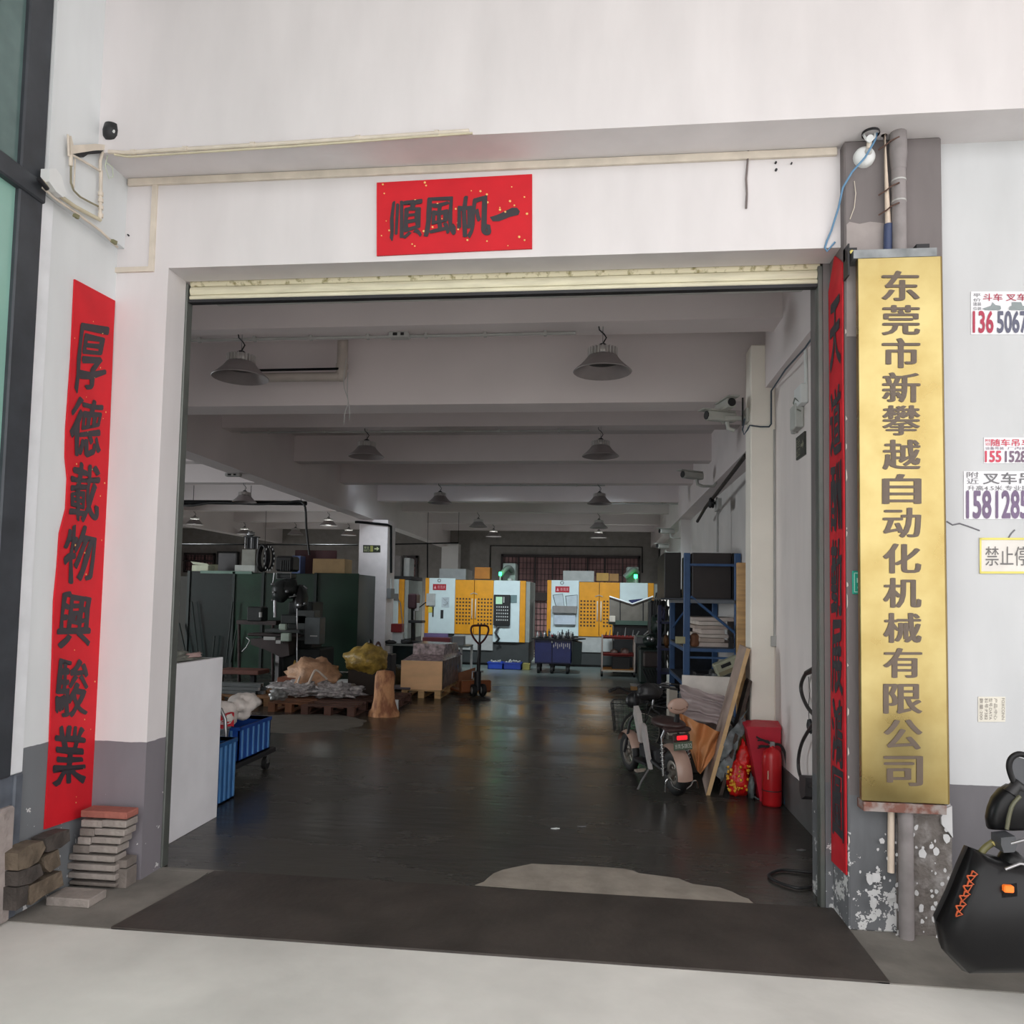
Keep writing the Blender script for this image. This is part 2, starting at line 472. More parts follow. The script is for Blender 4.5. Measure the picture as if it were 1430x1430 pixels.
MB().box((XL + .02, .205, 3.478), (XR - .05, .25, 3.497)).build('bottom_rail', M_dark, sh)
MB().box((XL - .0, .26, 3.6), (1.26, .6, 3.99), None, .02).build('shutter_box', M_lgrey, sh)
gd = MB().box((XL - .03, .2, 0), (XL + .012, .27, 3.6), None, .004); gd.build('guide_rail', mat('guide_grey', (110, 114, 110), .4, .5), sh)
MB().box((1.235, .2, 0), (1.262, .27, 3.6), None, .004).build('guide_rail', MATS['guide_grey'], sh)

# interior shell
struct('ceiling', MB().box((-16, .2, 4.45), (2.6, YB + .2, 4.6)), M_ceil)
p = HX(1083, 1000, 1.567); Y0 = p.y
xa = HY(1048, 1000, Y0).x
struct('wall_right_interior', MB().box((1.567, .46, 0), (2.6, 3.5, 4.45)), M_in)
struct('wall_right_far', MB().box((2.12, 3.5, 0), (2.6, YB, 4.45)), M_in_far)
struct('column', MB().box((xa, Y0, 0), (1.567, HX(1041, 800, xa).y, 4.0), None, .01), mat('column_paint', (246, 240, 230), .75, var=.05, scale=1.5))
struct('column', MB().box((HY(951, 740, 13.7).x, 13.7, 0), (2.12, 14.2, 4.1)), M_in_far)
struct('column', MB().box((HY(930, 740, 22.4).x, 22.4, 0), (2.12, YB, 4.1)), M_in_far)
struct('wall_back', MB().box((-16, YB, 0), (2.6, YB + .2, 4.45)), mat('back_wall_grey', (140, 134, 130), .85, var=.08))
struct('wall_left_interior', MB().box((-16.2, .2, 0), (-16, YB, 4.45)), M_in_far)
struct('wall_front_inner', MB().box((-16, 0.05, 0), (-3.2, .2, 4.45)), M_in_far)
ys = [(2.1, 2.43, 4.0), (3.15, 3.5, 3.58), (5.95, 6.25, 4.0), (8.55, 8.84, 4.0), (11.0, 11.3, 4.0), (13.7, 14.0, 3.98), (16.1, 16.4, 4.0), (19.15, 19.45, 4.0), (21.4, 21.7, 4.0)]
for (a, b, zz) in ys:
    struct('ceiling_beam', MB().box((-16, a, zz), (1.567 if b < 3.4 else 2.12, b, 4.45)), M_beam)
struct('ceiling_beam', MB().box((-5.62, 3.5, 3.5), (-5.3, YB, 4.45)), M_beam)
struct('ceiling_beam', MB().box((1.84, 3.5, 3.58), (2.12, YB, 4.45)), M_beam)
struct('ceiling_beam', MB().box((1.48, .46, 3.6), (1.567, Y0, 4.45)), M_beam)
struct('ceiling_beam', MB().box((-11.9, .2, 3.6), (-11.6, YB, 4.45)), M_beam)
cl = Y1 = 13.5
ca, cb = HY(500, 800, 13.5).x, HY(540, 800, 13.5).x
struct('column', MB().box((ca, 13.5, 0), (cb, 14.2, 3.5), None, .01), mat('far_column_paint', (226, 216, 218), .75, var=.04))
struct('column', MB().box((-5.5, YB - .5, 0), (-4.9, YB, 3.6)), M_in_far)
struct('baseboard_right', MB().box((1.557, .46, 0), (1.567, Y0, .3)), mat('dado_dark', (84, 84, 84), .6, var=.1))

# back windows behind the machines: steel grid, pink curtains
M_curt = mat('pink_curtain', (150, 112, 112), .8, var=.2, scale=2)
M_bar = mat('brown_window_steel', (48, 34, 34), .5)
def barred(px0, py0, px1, py1, n, idx):
    a, c = HY(px0, py0, YB - .03), HY(px1, py1, YB - .03)
    fr = MB()
    for q in ((a.x, c.x, a.z - .08, a.z), (a.x, c.x, c.z, c.z + .08), (a.x, a.x + .08, c.z, a.z), (c.x - .08, c.x, c.z, a.z)):
        fr.box((q[0], YB - .1, q[2]), (q[1], YB, q[3]))
    fr.box((a.x, YB - .14, a.z - (a.z - c.z) * .36), (c.x, YB, a.z - (a.z - c.z) * .44))
    o = struct('window_%d' % idx, fr, M_bar)
    MB().box((a.x + .05, YB - .02, c.z), (c.x - .05, YB - .005, a.z)).build('pane', M_curt, o)
    for k in range(1, n):
        x = a.x + (c.x - a.x) * k / n
        MB().box((x - .025, YB - .08, c.z), (x + .025, YB - .02, a.z)).build('bar', M_bar, o)
    g = MB()
    k = a.x
    while k < c.x: g.box((k, YB - .05, c.z), (k + .018, YB - .03, a.z)); k += .13
    zz = c.z
    while zz < a.z: g.box((a.x, YB - .05, zz), (c.x, YB - .03, zz + .016)); zz += .2
    g.build('security_grille', M_bar, o)['kind'] = 'stuff'
barred(700, 774, 893, 925, 8, 2)
barred(563, 776, 583, 812, 2, 3)
barred(258, 772, 300, 800, 3, 4)
M_cable = mat('dark_cable', (24, 24, 26), .85, spec=.15)
def pipe(name, pts, r, m, label, cat='pipe', n=8, parent=None, group=None):
    o = MB().tube(pts, r, n).build(name, m, parent)
    if parent is None: tag(o, label, cat, group)
    return o
pipe('cable_conduit', [HY(684, 800, 22.97), HY(685, 762, 22.97), HY(897, 764, 22.97), HY(897, 800, 22.97)], .02, M_cable, 'thin dark cable run framing the wall above the barred back window', 'cable')

# lamps' conduits under the beams
def conduit(px0, py0, px1, py1, Yv, zz, label, clips=6):
    a, b = HY(px0, py0, Yv), HY(px1, py1, Yv)
    t = thing('conduit', label, 'conduit', (a.x, Yv, zz - .03), 'white conduits feeding the ceiling lamps')
    MB().tube([(a.x, Yv, zz - .025), (b.x, Yv, zz - .025)], .014, 8).build('tube', M_lgrey, t)
    for k in range(clips):
        x = a.x + (b.x - a.x) * (k + .5) / clips
        MB().box((x - .012, Yv - .018, zz - .045), (x + .012, Yv + .018, zz)).build('clip', M_lgrey, t)
conduit(240, 485, 804, 470, 2.3, 4.0, 'white conduit under the first ceiling beam, lamps hang from it', 7)
conduit(336, 609, 823, 605, 6.15, 4.0, 'white conduit under the third ceiling beam with small clips', 6)
conduit(612, 678, 845, 679, 11.15, 4.0, 'white conduit under the farther beam above the machines', 3)
conduit(848, 701, 951, 700, 13.85, 3.98, 'bright thin conduit on the beam by the far right column', 2)

# ================================================================ CEILING LAMPS
def make_lamp(label, lit=False):
    t = thing('pendant_lamp', label, 'lamp')
    shm = mat('lamp_shade_grey', (146, 138, 138), .45, .2)
    prof = [(.245, 0), (.25, .004), (.243, .012), (.2, .05), (.155, .095), (.125, .135), (.118, .14), (.12, .134), (.15, .09), (.195, .044), (.236, .008), (.245, 0)]
    MB().lathe(prof, 28).build('lamp_shade', shm, t)
    h = MB()
    for k in range(24):
        a = 2 * math.pi * k / 24
        h.box((.05, -.004, .14), (.128, .004, .205), Matrix.Rotation(a, 4, 'Z'))
    h.lathe([(0.0, .14), (.1, .14), (.1, .2), (.06, .222), (0, .222)], 20)
    h.build('heat_sink', mat('heat_sink_alu', (205, 200, 198), .4, .4), t)
    MB().lathe([(.0, .215), (.035, .22), (.04, .235), (.02, .25), (0, .25)], 14).build('hook_cap', M_dark, t)
    if lit:
        MB().lathe([(0, .07), (.15, .07), (.19, .036), (.0, .03)], 20).build('diffuser', mat('lit_lamp_disc', (235, 245, 240), .5, emit=4), t)
    else:
        MB().lathe([(0, .1), (.145, .1), (.145, .09), (.0, .09)], 20).build('diffuser', mat('unlit_disc', (70, 74, 72), .4), t)
    return t
def cord(t, zs):
    MB().tube([(0, 0, .245), (.012, 0, .27), (.03, 0, .30), (.012, 0, .33), (-.03, 0, zs * .92), (-.035, 0, zs)], .006, 6).build('cord', M_black, t)
    MB().tube([(0, 0, .24), (0, .004, zs)], .003, 5).build('chain', M_grey, t)
ROWS = [2.24, 6.05, 11.1, 16.2, 19.3]
COLS = [(-3.22, 'left'), (.02, 'right')]
LB = {
 (0, 0): 'large grey bell lamp by the left jamb, nearest of the lamps on that side',
 (0, 1): 'large grey bell lamp on a hook at the right end of the nearest conduit',
 (1, 0): 'dark bell lamp in the second row, left one, above the scrap pallets',
 (1, 1): 'dark bell lamp in the second row, right end of the second conduit',
 (2, 0): 'dark bell lamp in the third row, just right of the far column top',
 (2, 1): 'dark bell lamp in the third row, beside the bright thin conduit',
 (3, 0): 'small bell lamp in the fourth row, left one before the back wall',
 (3, 1): 'small bell lamp in the fourth row, right one, directly above a lit lamp',
 (4, 0): 'lit bell lamp over the middle machine, white glow under its shade',
 (4, 1): 'lit bell lamp over the right machine, white glow under its shade'}
lampU = make_lamp('x'); cord(lampU, .402)
lampL = make_lamp('x', True); cord(lampL, .385)
first = {False: True, True: True}
def put_lamp(x, y, lab, lit):
    src = lampL if lit else lampU
    if first[lit]:
        first[lit] = False; o = src; o['label'] = lab; o.location = (x, y, 3.6); o['group'] = 'bell lamps under the ceiling beams'
    else:
        o = dup(src, (x, y, 3.6), None, lab, None, 'bell lamps under the ceiling beams')
    if lit:
        l = bpy.data.lights.new('lamp_light', 'AREA'); l.shape = 'DISK'; l.size = .36; l.energy = LAMP_W; l.color = (.93, 1.0, .97); l.spread = math.radians(150)
        lo = bpy.data.objects.new('lamp_light', l); lo.location = (0, 0, .02); lo.parent = o; COL.objects.link(lo)
LAMP_W = 38
for r, y in enumerate(ROWS):
    for c, (x, _) in enumerate(COLS):
        put_lamp(x, y + (0 if (r, c) != (0, 1) else -.02), LB[(r, c)], r == 4)
for x, y, lab, lit in ((-7.4, 11.1, 'dark bell lamp in the left bay in front of the dark pipe', False), (-11.3, 16.2, 'lit bell lamp farthest left in the dark left bay', True),
                       (-7.4, 16.2, 'lit bell lamp left of the far column, above the stacked boxes', True), (-11.3, 19.3, 'bell lamp above the grey cabinet tower in the left bay', True),
                       (-9.6, 19.3, 'dim bell lamp above the milling machine, farthest row', False), (-7.85, 19.3, 'lit bell lamp half hidden behind the far column', True)):
    put_lamp(x, y, lab, lit)
# added fill light out of view in the left bay; no window is built
l = bpy.data.lights.new('left_bay_fill_light', 'AREA'); l.shape = 'RECTANGLE'; l.size = 5; l.size_y = 1.6; l.energy = 310; l.color = (.92, .98, 1)
lo = bpy.data.objects.new('left_bay_fill_light', l); lo.location = (-15.8, 6.2, 2.4); lo.rotation_euler = (0, math.radians(-90), 0); COL.objects.link(lo)

# ================================================================ FACADE: BANNERS, SIGN, FLYERS
def banner(name, pts, d, m, label, cat='banner', group=None):
    o = thing(name, label, cat, pts[0], group)
    MB().prism(pts, d).build('paper', m, o)
    return o
def flecks(parent, place, x0, y0, x1, y1, n, seed, r=.006, d=None):
    rr = random.Random(seed); mb = MB(); k = 0
    for i in range(n):
        # scattered gold flecks, jittered on a grid so that they stay apart
        x = x0 + (x1 - x0) * rr.random(); y = y0 + (y1 - y0) * rr.random()
        c = place(x, y); e1 = (place(x + 1, y) - c).normalized(); e2 = (place(x, y + 1) - c).normalized()
        s = r * rr.uniform(.6, 1.3)
        mb.add([c + (e1 * math.cos(a) + e2 * math.sin(a)) * s for a in (0.3, 1.6, 2.9, 4.1, 5.3)], [(0, 1, 2, 3, 4)])
    mb.build('gold_flecks', M_gold, parent)['kind'] = 'stuff'
# top banner
pl = lambda x, y: HY(x, y, -.012)
b = banner('paper_banner', [pl(526, 255), pl(743, 243), pl(743, 347), pl(660, 350.5), pl(526, 357)], (0, .010, 0), M_paper, 'wide red paper banner over the doorway with four black brush characters')
mb = MB(); pf = lambda x, y: HY(x, y, -.0145)
for ch, q, sd in (('順', box_q(545, 280, 589, 333), 1), ('風', box_q(594, 276, 638, 329), 2), ('帆', box_q(641, 274, 685, 331), 3)):
    lettering(mb, ch, q, pf, .016, .07, sd, .028)
mb.add([pf(*p) for p in ((684, 303), (688, 309), (697, 309), (712, 303), (724, 300), (726, 295), (722, 290), (715, 290), (705, 295), (694, 300))], [tuple(range(10))])
mb.build('lettering', M_ink, b)
flecks(b, lambda x, y: HY(x, y, -.0155), 530, 252, 740, 344, 44, 3)
# left couplet strip on the side wall
pv = lambda x, y, o=.012: HX(x, y, -2.93 + o)
edge_l = [(105, 390), (100, 500), (93, 600), (92, 638), (95, 668), (93, 710), (84, 745), (81, 790), (76, 840), (74, 920), (70, 1040), (63, 1158)]
edge_r = [(128, 1136), (133, 1040), (141, 900), (146, 800), (150, 700), (155, 560), (159, 460), (161, 420)]
b = banner('paper_couplet', [pv(*p) for p in edge_l + edge_r], (-.010, 0, 0), M_paper, 'long red paper couplet with seven black brush characters on the left side wall')
mb = MB(); pg = lambda x, y: pv(x, y, .0145)
for ch, q, sd in (('厚', (105, 448, 150, 548), 1), ('德', (100, 551, 144, 641), 2), ('載', (98, 642, 140, 731), 3), ('物', (90, 727, 135, 817), 4), ('興', (83, 822, 129, 908), 5), ('駿', (78, 913, 124, 1004), 6), ('業', (75, 1008, 122, 1100), 7)):
    x0, y0, x1, y1 = q; w_ = x1 - x0
    lettering(mb, ch, [(x0 + 4, y0), (x1 + 1, y0 + 14), (x1 - 3, y1 - 3), (x0, y1 - 6)], pg, .017, .07, sd, .03)
mb.build('lettering', M_ink, b)
flecks(b, lambda x, y: pv(x, y, .0155), 104, 440, 150, 1130, 40, 5, .005)
# right couplet on the door reveal
pr_ = lambda x, y, o=.010: HX(x, y, XR - o)
# the strip hangs on the reveal between its near corner and the shutter guide
ya, yb = -.055, .195
def onr(u, z, o=.010): return Vector((XR - o, ya + (yb - ya) * u, z))
zt_, zb_ = 3.55, .27
b = banner('paper_couplet', [onr(0, 3.50), onr(.55, 3.60), onr(1, 3.44), onr(.97, 2.9), onr(1, 2.2), onr(.98, 1.2), onr(1, .26), onr(0, .27), onr(.02, 1.1), onr(0, 2.3), onr(.04, 2.9)], (.008, 0, 0),
           mat('red_paper_worn', (196, 30, 42), .6, var=.12, scale=7, spec=.3), 'narrow weathered red paper couplet on the right door reveal, seen edge-on')
mb = MB()
pq = lambda u, z: onr(u, z, .0125)
for ch, z1, z0 in (('天', 3.35, 2.98), ('道', 2.86, 2.5), ('酬', 2.44, 2.08), ('勤', 2.02, 1.62), ('展', 1.58, 1.2), ('鴻', 1.16, .82), ('圖', .79, .44)):
    lettering(mb, ch, [(.85, z1), (.12, z1 - .03), (.12, z0 - .03), (.85, z0)], pq, .024, .05, 3)
mb.build('lettering', M_ink, b)
mb = MB()
for i in range(16):
    z = .3 + 3.2 * rnd.random(); s = rnd.uniform(.01, .07)
    mb.prism([(XR - .0015, -.0705, z), (XR + rnd.uniform(.002, .008), -.0715, z + s * .3), (XR + rnd.uniform(.001, .006), -.0715, z + s * .8), (XR - .0015, -.0705, z + s)], (0, -.001, 0))
mb.build('paper_residue', mat('paste_residue', (205, 196, 188), .8), b)['kind'] = 'stuff'

# brass company sign
M_brass = bpy.data.materials.new('brushed_brass'); M_brass.use_nodes = True
def _brass():
    n, l = M_brass.node_tree.nodes, M_brass.node_tree.links; bs = n['Principled BSDF']
    bs.inputs['Metallic'].default_value = .92; bs.inputs['Roughness'].default_value = .3
    tc = n.new('ShaderNodeTexCoord'); nz = n.new('ShaderNodeTexNoise'); nz.inputs['Scale'].default_value = 3.5; nz.inputs['Detail'].default_value = 6
    l.new(tc.outputs['Object'], nz.inputs['Vector'])
    cr = n.new('ShaderNodeValToRGB'); cr.color_ramp.elements[0].position = .3; cr.color_ramp.elements[0].color = rgb((158, 138, 86)); cr.color_ramp.elements[1].position = .7; cr.color_ramp.elements[1].color = rgb((186, 170, 118))
    l.new(nz.outputs['Fac'], cr.inputs['Fac']); l.new(cr.outputs[0], bs.inputs['Base Color'])
    mr = n.new('ShaderNodeMapRange'); mr.inputs[3].default_value = .2; mr.inputs[4].default_value = .4
    l.new(nz.outputs['Fac'], mr.inputs[0]); l.new(mr.outputs[0], bs.inputs['Roughness'])
_brass()
SY = -.17
TL, TR, BR, BL = HY(1200, 360, SY), HY(1314, 358, SY), HY(1325, 1125, SY), HY(1201, 1117, SY)
x0, x1, z1, z0 = (TL.x + BL.x) / 2, (TR.x + BR.x) / 2, (TL.z + TR.z) / 2, (BL.z + BR.z) / 2
sg = thing('company_sign', 'tall brass sign plate with a column of dark Chinese characters on grey pillar', 'sign', ((x0 + x1) / 2, SY, z0))
MB().box((x0, SY, z0), (x1, SY + .035, z1), None, .003).build('plate', M_brass, sg)
MB().box((x0 + .02, SY + .035, z0 + .02), (x1 - .02, SY + .06, z1 - .02)).build('backing', mat('sign_back', (70, 60, 50), .7), sg)
mb = MB(); ps = lambda x, y: HY(x, y, SY - .002)
for ch, yc in zip('东莞市新攀越自动化机械有限公司', (399, 447, 493, 541, 587, 635, 683, 730, 780, 828, 877, 926, 976, 1026, 1077)):
    hw = 25 if yc < 900 else 25.5; xc = 1258 + (yc - 400) / 680 * 3.5
    hh = 20.5
    lettering(mb, ch, box_q(xc - hw, yc - hh - .3, xc + hw, yc + hh), ps, .010, 0, 0, .034)
mb.build('lettering', mat('engraved_dark', (100, 86, 74), .5), sg)
M_galv = mat('weathered_steel', (140, 144, 146), .5, .5, var=.2, scale=10)
MB().box((x0 - .02, SY - .0, z1), (x1 - .02, -.07, z1 + .045)).build('top_rail', M_galv, sg)
MB().box((x0 + .01, SY + .0, z0 - .05), (x1 - .01, -.07, z0 - .005)).build('bottom_rail', mat('rusty_rail', (150, 140, 136), .7, col2=(120, 78, 66), amount=.5, scale=14), sg)
for xx in (x0 - .03, x1 - .09):
    br = MB().box((xx - .012, -.10, z1 + .02), (xx + .05, -.07, z1 + .09)).box((xx - .012, SY + .02, z1 - .08), (xx - .004, -.07, z1 + .09))
    if xx > x0: br = MB().box((xx - .01, -.12, z1 + .03), (xx + .055, -.07, z1 + .09))
    o = br.build('bracket', M_dark, sg)
    MB().cyl((xx + .02, -.115, z1 + .06), (xx + .02, -.10, z1 + .06), .012, 8).build('bolt', mat('brass_bolt', (190, 180, 110), .35, .8), o)
pg_ = MB().box((x1 - .002, SY + .004, z0), (x1 + .006, SY + .04, z1)); pg_.build('edge_trim', mat('sign_edge', (130, 110, 60), .5, .5), sg)
# sticker half behind the sign
a, c = HY(1190, 797, -.078), HY(1204, 830, -.078)
st = thing('green_notice', 'small green notice sticking out from behind the brass sign', 'notice', (a.x, -.08, c.z))
MB().box((a.x, -.082, c.z), (a.x + .12, -.071, a.z), None, .004).build('plaque', mat('notice_green', (40, 165, 140), .5), st)
mb = MB().box((a.x + .008, -.0835, c.z + .01), (a.x + .011, -.082, a.z - .01)).box((a.x + .008, -.0835, a.z - .014), (a.x + .1, -.082, a.z - .01)).box((a.x + .008, -.0835, c.z + .01), (a.x + .1, -.082, c.z + .014)).box((a.x + .022, -.0835, c.z + .06), (a.x + .05, -.082, c.z + .085)).box((a.x + .025, -.0835, c.z + .03), (a.x + .045, -.082, c.z + .04))
mb.build('print', mat('notice_print', (190, 230, 215), .6), st)

# pipes on the pillar
def pipe_px(name, p, Yv, r, m, label, cat='pipe', n=10):
    return pipe(name, [HY(a, b, Yv) for a, b in p], r, m, label, cat, n)
o = thing('drain_pipe', 'thick grey drain pipe down the pillar behind the brass sign', 'pipe', HY(1256, 400, -.11))
a = HY(1256, 360, -.12)
MB().tube([(a.x, -.12, 0.0), (a.x, -.12, 4.17)], .036, 14).build('pipe', mat('grey_pipe', (138, 132, 132), .5, var=.12, scale=10), o)
for zz in (HY(1256, 215, -.12).z, ):
    MB().tube([(a.x, -.12, zz - .09), (a.x, -.12, zz - .02), (a.x, -.12, zz), (a.x, -.12, zz + .12)], [.037, .043, .045, .042], 14).build('socket', MATS['grey_pipe'], o)
for py in (254, 283): 
    zz = HY(1256, py, -.12).z
    MB().tube([(a.x, -.12, zz), (a.x, -.12, zz + .008)], .0375, 14).build('joint_ring', M_lgrey, o)
o = thing('cable_pipe', 'slim cream conduit down the pillar beside the grey drain pipe', 'pipe', HY(1238, 320, -.11))
a1, a2 = HY(1235, 180, -.11), HY(1241, 318, -.11)
MB().tube([(a1.x, -.105, 4.17), (a1.x, -.105, a1.z), (a2.x, -.105, a2.z)], .016, 10).build('pipe', mat('cream_pipe', (226, 208, 190), .5), o)
a3 = HY(1240, 355, -.11)
MB().tube([(a2.x, -.105, a2.z + .02), (a3.x, -.105, a3.z), (a3.x, -.105, a3.z - .3)], .022, 10).build('blue_sleeve', mat('blue_sleeve', (62, 74, 108), .5), o)
for (py, dx) in ((195, .0), (259, 0.01), (287, .012)):
    c1 = HY(1235, py + 4, -.15); c2 = HY(1256, py - 4, -.16)
    MB().tube([(a1.x - .03, -.10, c1.z - .01), (a1.x, -.128, c1.z), ((c1.x + c2.x) / 2, -.15, (c1.z + c2.z) / 2), (c2.x, -.162, c2.z)], .004, 6).build('tie_wire', mat('rusty_wire', (96, 70, 60), .6), o)
o = thing('cable_pipe', 'short cream conduit standing below the brass sign', 'pipe', HY(1245, 1218, -.09))
a1, a2 = HY(1245, 1120, -.09), HY(1244, 1218, -.09)
MB().tube([(a1.x, -.092, a1.z + .2), (a2.x, -.092, a2.z)], .017, 10).build('pipe', MATS['cream_pipe'], o)
# rough unpainted strip low on the pillar
a1, a2 = HY(1250, 1130, -.072), HY(1327, 1264, -.072)
mb = MB(); 
def rg(u, v):
    x = a1.x + (1.8 - a1.x) * u; z = -.0 + .62 * v
    return Vector((x, -.074 - .012 * abs(noise.noise(Vector((x * 9, z * 7, 2)))), z))
mb.sheet(rg, 26, 40)
struct('pillar_right_bare_render', mb, mat('bare_render', (112, 106, 102), .9, col2=(150, 146, 144), amount=.56, scale=9, bump=.6, var=.2))
rb = MB(); rr = random.Random(5)
for k in range(70):
    u = rr.random() ** .7; z = rr.random() * .55; x = 1.33 + .45 * u; r = rr.uniform(.003, .014) * (1 if rr.random() < .8 else 1.8)
    M_ = Matrix.Translation((x, -.0885 - .0002 * k, z))
    rb.add([(r * math.cos(t) * rr.uniform(.7, 1.1), 0, r * math.sin(t) * rr.uniform(.8, 1.6)) for t in [2 * math.pi * i / 8 for i in range(8)]], [tuple(range(8))], False, M_)
ob = rb.build('paint_splashes', mat('splash_white', (205, 205, 206), .7), None); tag(ob, 'white paint splashes dotted over the grey pillar foot', 'paint', None, 'stuff')
cr_ = MB().add([HY(*p, -.076) for p in ((1318, 1128), (1327, 1122), (1331, 1170), (1326, 1164), (1316, 1152), (1312, 1140))], [tuple(range(6))])
cr_.prism([HY(*p, -.073) for p in ((1318, 1128), (1327, 1124), (1328, 1168), (1322, 1160), (1313, 1150), (1312, 1140))], (0, -.02, 0))
struct('pillar_right_chip', cr_, MATS['splash_white'])
# pale plaster patch high on the pillar
struct('pillar_right_skim', MB().prism([HY(*p, -.0715) for p in ((1182, 314), (1186, 310), (1200, 313), (1215, 310), (1234, 312), (1234, 470), (1182, 470))], (0, -.003, 0)), mat('skim_grey', (158, 150, 148), .8, var=.1))

# bell-shaped camera mount at the top of the pillar
o = thing('ceiling_camera', 'round white camera mount with blue cable high on the grey pillar', 'camera', HY(1208, 222, -.07))
c = HY(1206, 221, -.07)
RX = Matrix.Rotation(math.pi / 2, 4, 'X')
MB().lathe([(0, .045), (.02, .045), (.045, .036), (.055, .02), (.056, 0)], 24, Matrix.Translation(c) @ RX).build('mount_plate', M_white, o)
MB().lathe([(0, .058), (.016, .058), (.02, .045)], 12, Matrix.Translation(c + Vector((.01, 0, .01))) @ RX).build('boss', M_lgrey, o)
c2 = HY(1216, 196, -.14)
MB().lathe([(0, .05), (.03, .05), (.045, .02), (.045, 0)], 18, Matrix.Translation(c2 + Vector((0, 0, .03)))).build('camera_body', M_dark, o)
MB().tube([HY(1205, 186, -.13), HY(1209, 194, -.13), HY(1214, 199, -.13), HY(1221, 192, -.13), HY(1222, 184, -.13)], .007, 8).build('yoke', M_white, o)
MB().cyl(HY(1215, 193, -.16), HY(1215, 193, -.14), .018, 12).build('knob', M_white, o)
MB().tube([c2 + Vector((0, .02, 0)), c + Vector((.01, -.05, .02))], .014, 8).build('neck', M_cream, o)
M_bluec = mat('blue_cable', (96, 140, 176), .5)
o = pipe('network_cable', [HY(1226, 180, -.13), HY(1222, 196, -.13), HY(1208, 220, -.135), HY(1190, 240, -.11), HY(1177, 262, -.085), HY(1171, 290, -.05), HY(1161, 322, -.02), HY(1155, 336, -.014), HY(1152, 346, -.008), HY(1155, 351, -.008), HY(1166, 338, -.014)], .0055, M_bluec, 'thin blue network cable looping from pillar camera to the shutter corner', 'cable')
o = pipe('loose_wire', [HY(1193, 253, -.075), HY(1195, 270, -.08), HY(1193, 290, -.078), HY(1187, 306, -.074)], .0025, M_cream, 'thin pale wire hanging on the upper grey pillar', 'wire', 6)

# nail holes and scratches on the lintel
def dot(name, x, y, r, label, g='nails in the lintel'):
    c = HY(x, y, 0)
    tag(MB().cyl((c.x, -.012, c.z), (c.x, 0.002, c.z), r, 8).build(name, M_dark, None), label, 'nail', g)
dot('nail', 617, 237, .008, 'left one of two black nail heads above the wide red banner')
dot('nail', 642, 236.5, .008, 'right one of two black nail heads above the wide red banner')
dot('nail', 1083, 228, .006, 'upper small nail in the white lintel near the grey pillar')
dot('nail', 1083.5, 238, .007, 'lower small nail in the white lintel near the grey pillar')
dot('nail', 1105, 229, .005, 'small lone nail right of the nail pair on white lintel')
dot('nail', 180, 329, .005, 'tiny nail in the white wall inside the left trunking loop')
pipe('hanging_strap', [HY(1044, 206, -.02), HY(1045, 212, -.015), HY(1042, 250, -.012), HY(1043, 270, -.012), HY(1042, 291, -.012)], .006, mat('strap_brown', (120, 110, 108), .7), 'thin brown strap hanging from the trunking on the white lintel', 'strap', 6)

# flyers on the right wall
WY = -.004
pw = lambda x, y: HY(x, y, WY - .0025)
def flyer(label, x0, y0, x1, y1, m, rows, name='flyer'):
    a, c = HY(x0, y0, WY), HY(x1, y1, WY); bb, d = HY(x1, y0, WY), HY(x0, y1, WY)
    o = thing(name, label, 'flyer', d)
    MB().prism([a, bb, c, d], (0, .003, 0)).build('paper', m, o)
    for (col, items) in rows:
        mb = MB()
        for (txt, q, off) in items: lettering(mb, txt, box_q(*q), pw, off)
        mb.build('lettering', mat('print_%d_%d_%d' % col, col, .6), o)
    return o
M_fly = mat('flyer_paper', (232, 232, 236), .6, var=.02)
o = flyer('white flyer highest on the right wall, red and grey telephone number', 1356, 407, 1470, 467, M_fly, [
    ((176, 60, 84), [('斗车', (1373, 410, 1400, 420), .01), ('叉车', (1405, 410, 1434, 420), .01), ('136', (1359, 435, 1387, 464), .03)]),
    ((110, 110, 116), [('平', (1359, 410, 1370, 415), 0), ('价', (1359, 416.5, 1370, 421), 0), ('速装', (1359, 422, 1370.5, 427), 0), ('位装', (1359, 428.5, 1370.5, 433), 0)]),
    ((96, 98, 118), [('50674', (1393, 435, 1445, 464), .03)])])
tk = MB(); 
tk.prism([pw(*p) for p in ((1372, 431), (1384, 427), (1386, 422), (1390, 426), (1397, 427), (1398, 431), (1396, 433), (1376, 433))], (0, -.001, 0))
tk.prism([pw(*p) for p in ((1409, 432), (1410, 428), (1413, 427), (1413, 422), (1426, 422), (1428, 427), (1436, 428), (1436, 433), (1409, 433))], (0, -.001, 0))
tk.build('truck_print', mat('truck_grey', (140, 150, 152), .6), o)
flyer('small white flyer in the middle of the right wall, red number 155', 1374, 611, 1470, 647, M_fly, [
    ((206, 74, 96), [('附', (1376, 613, 1383, 617), 0), ('近', (1376, 618, 1383, 622), 0), ('随车吊', (1384, 613, 1424, 623), .01), ('车', (1427, 613, 1440, 623), .01), ('155', (1376, 630, 1398, 645), .03)]),
    ((120, 100, 120), [('设备吊装', (1376, 624, 1402, 628), 0), ('厂内搬', (1407, 624, 1436, 628), 0), ('15285', (1404, 630, 1441, 645), .03)])])
flyer('large white flyer on the right wall with forklift and number 158', 1346, 658, 1475, 725, M_fly, [
    ((112, 112, 116), [('附', (1350, 659, 1367, 667), 0), ('近', (1350, 668, 1367, 676), 0), ('叉车吊', (1373, 660, 1443, 676), .012), ('升高4.5米.专业搬', (1351, 678, 1438, 685), 0)]),
    ((116, 98, 128), [('158', (1350, 686, 1384, 723), .03), ('12850', (1391, 686, 1449, 723), .03)])])
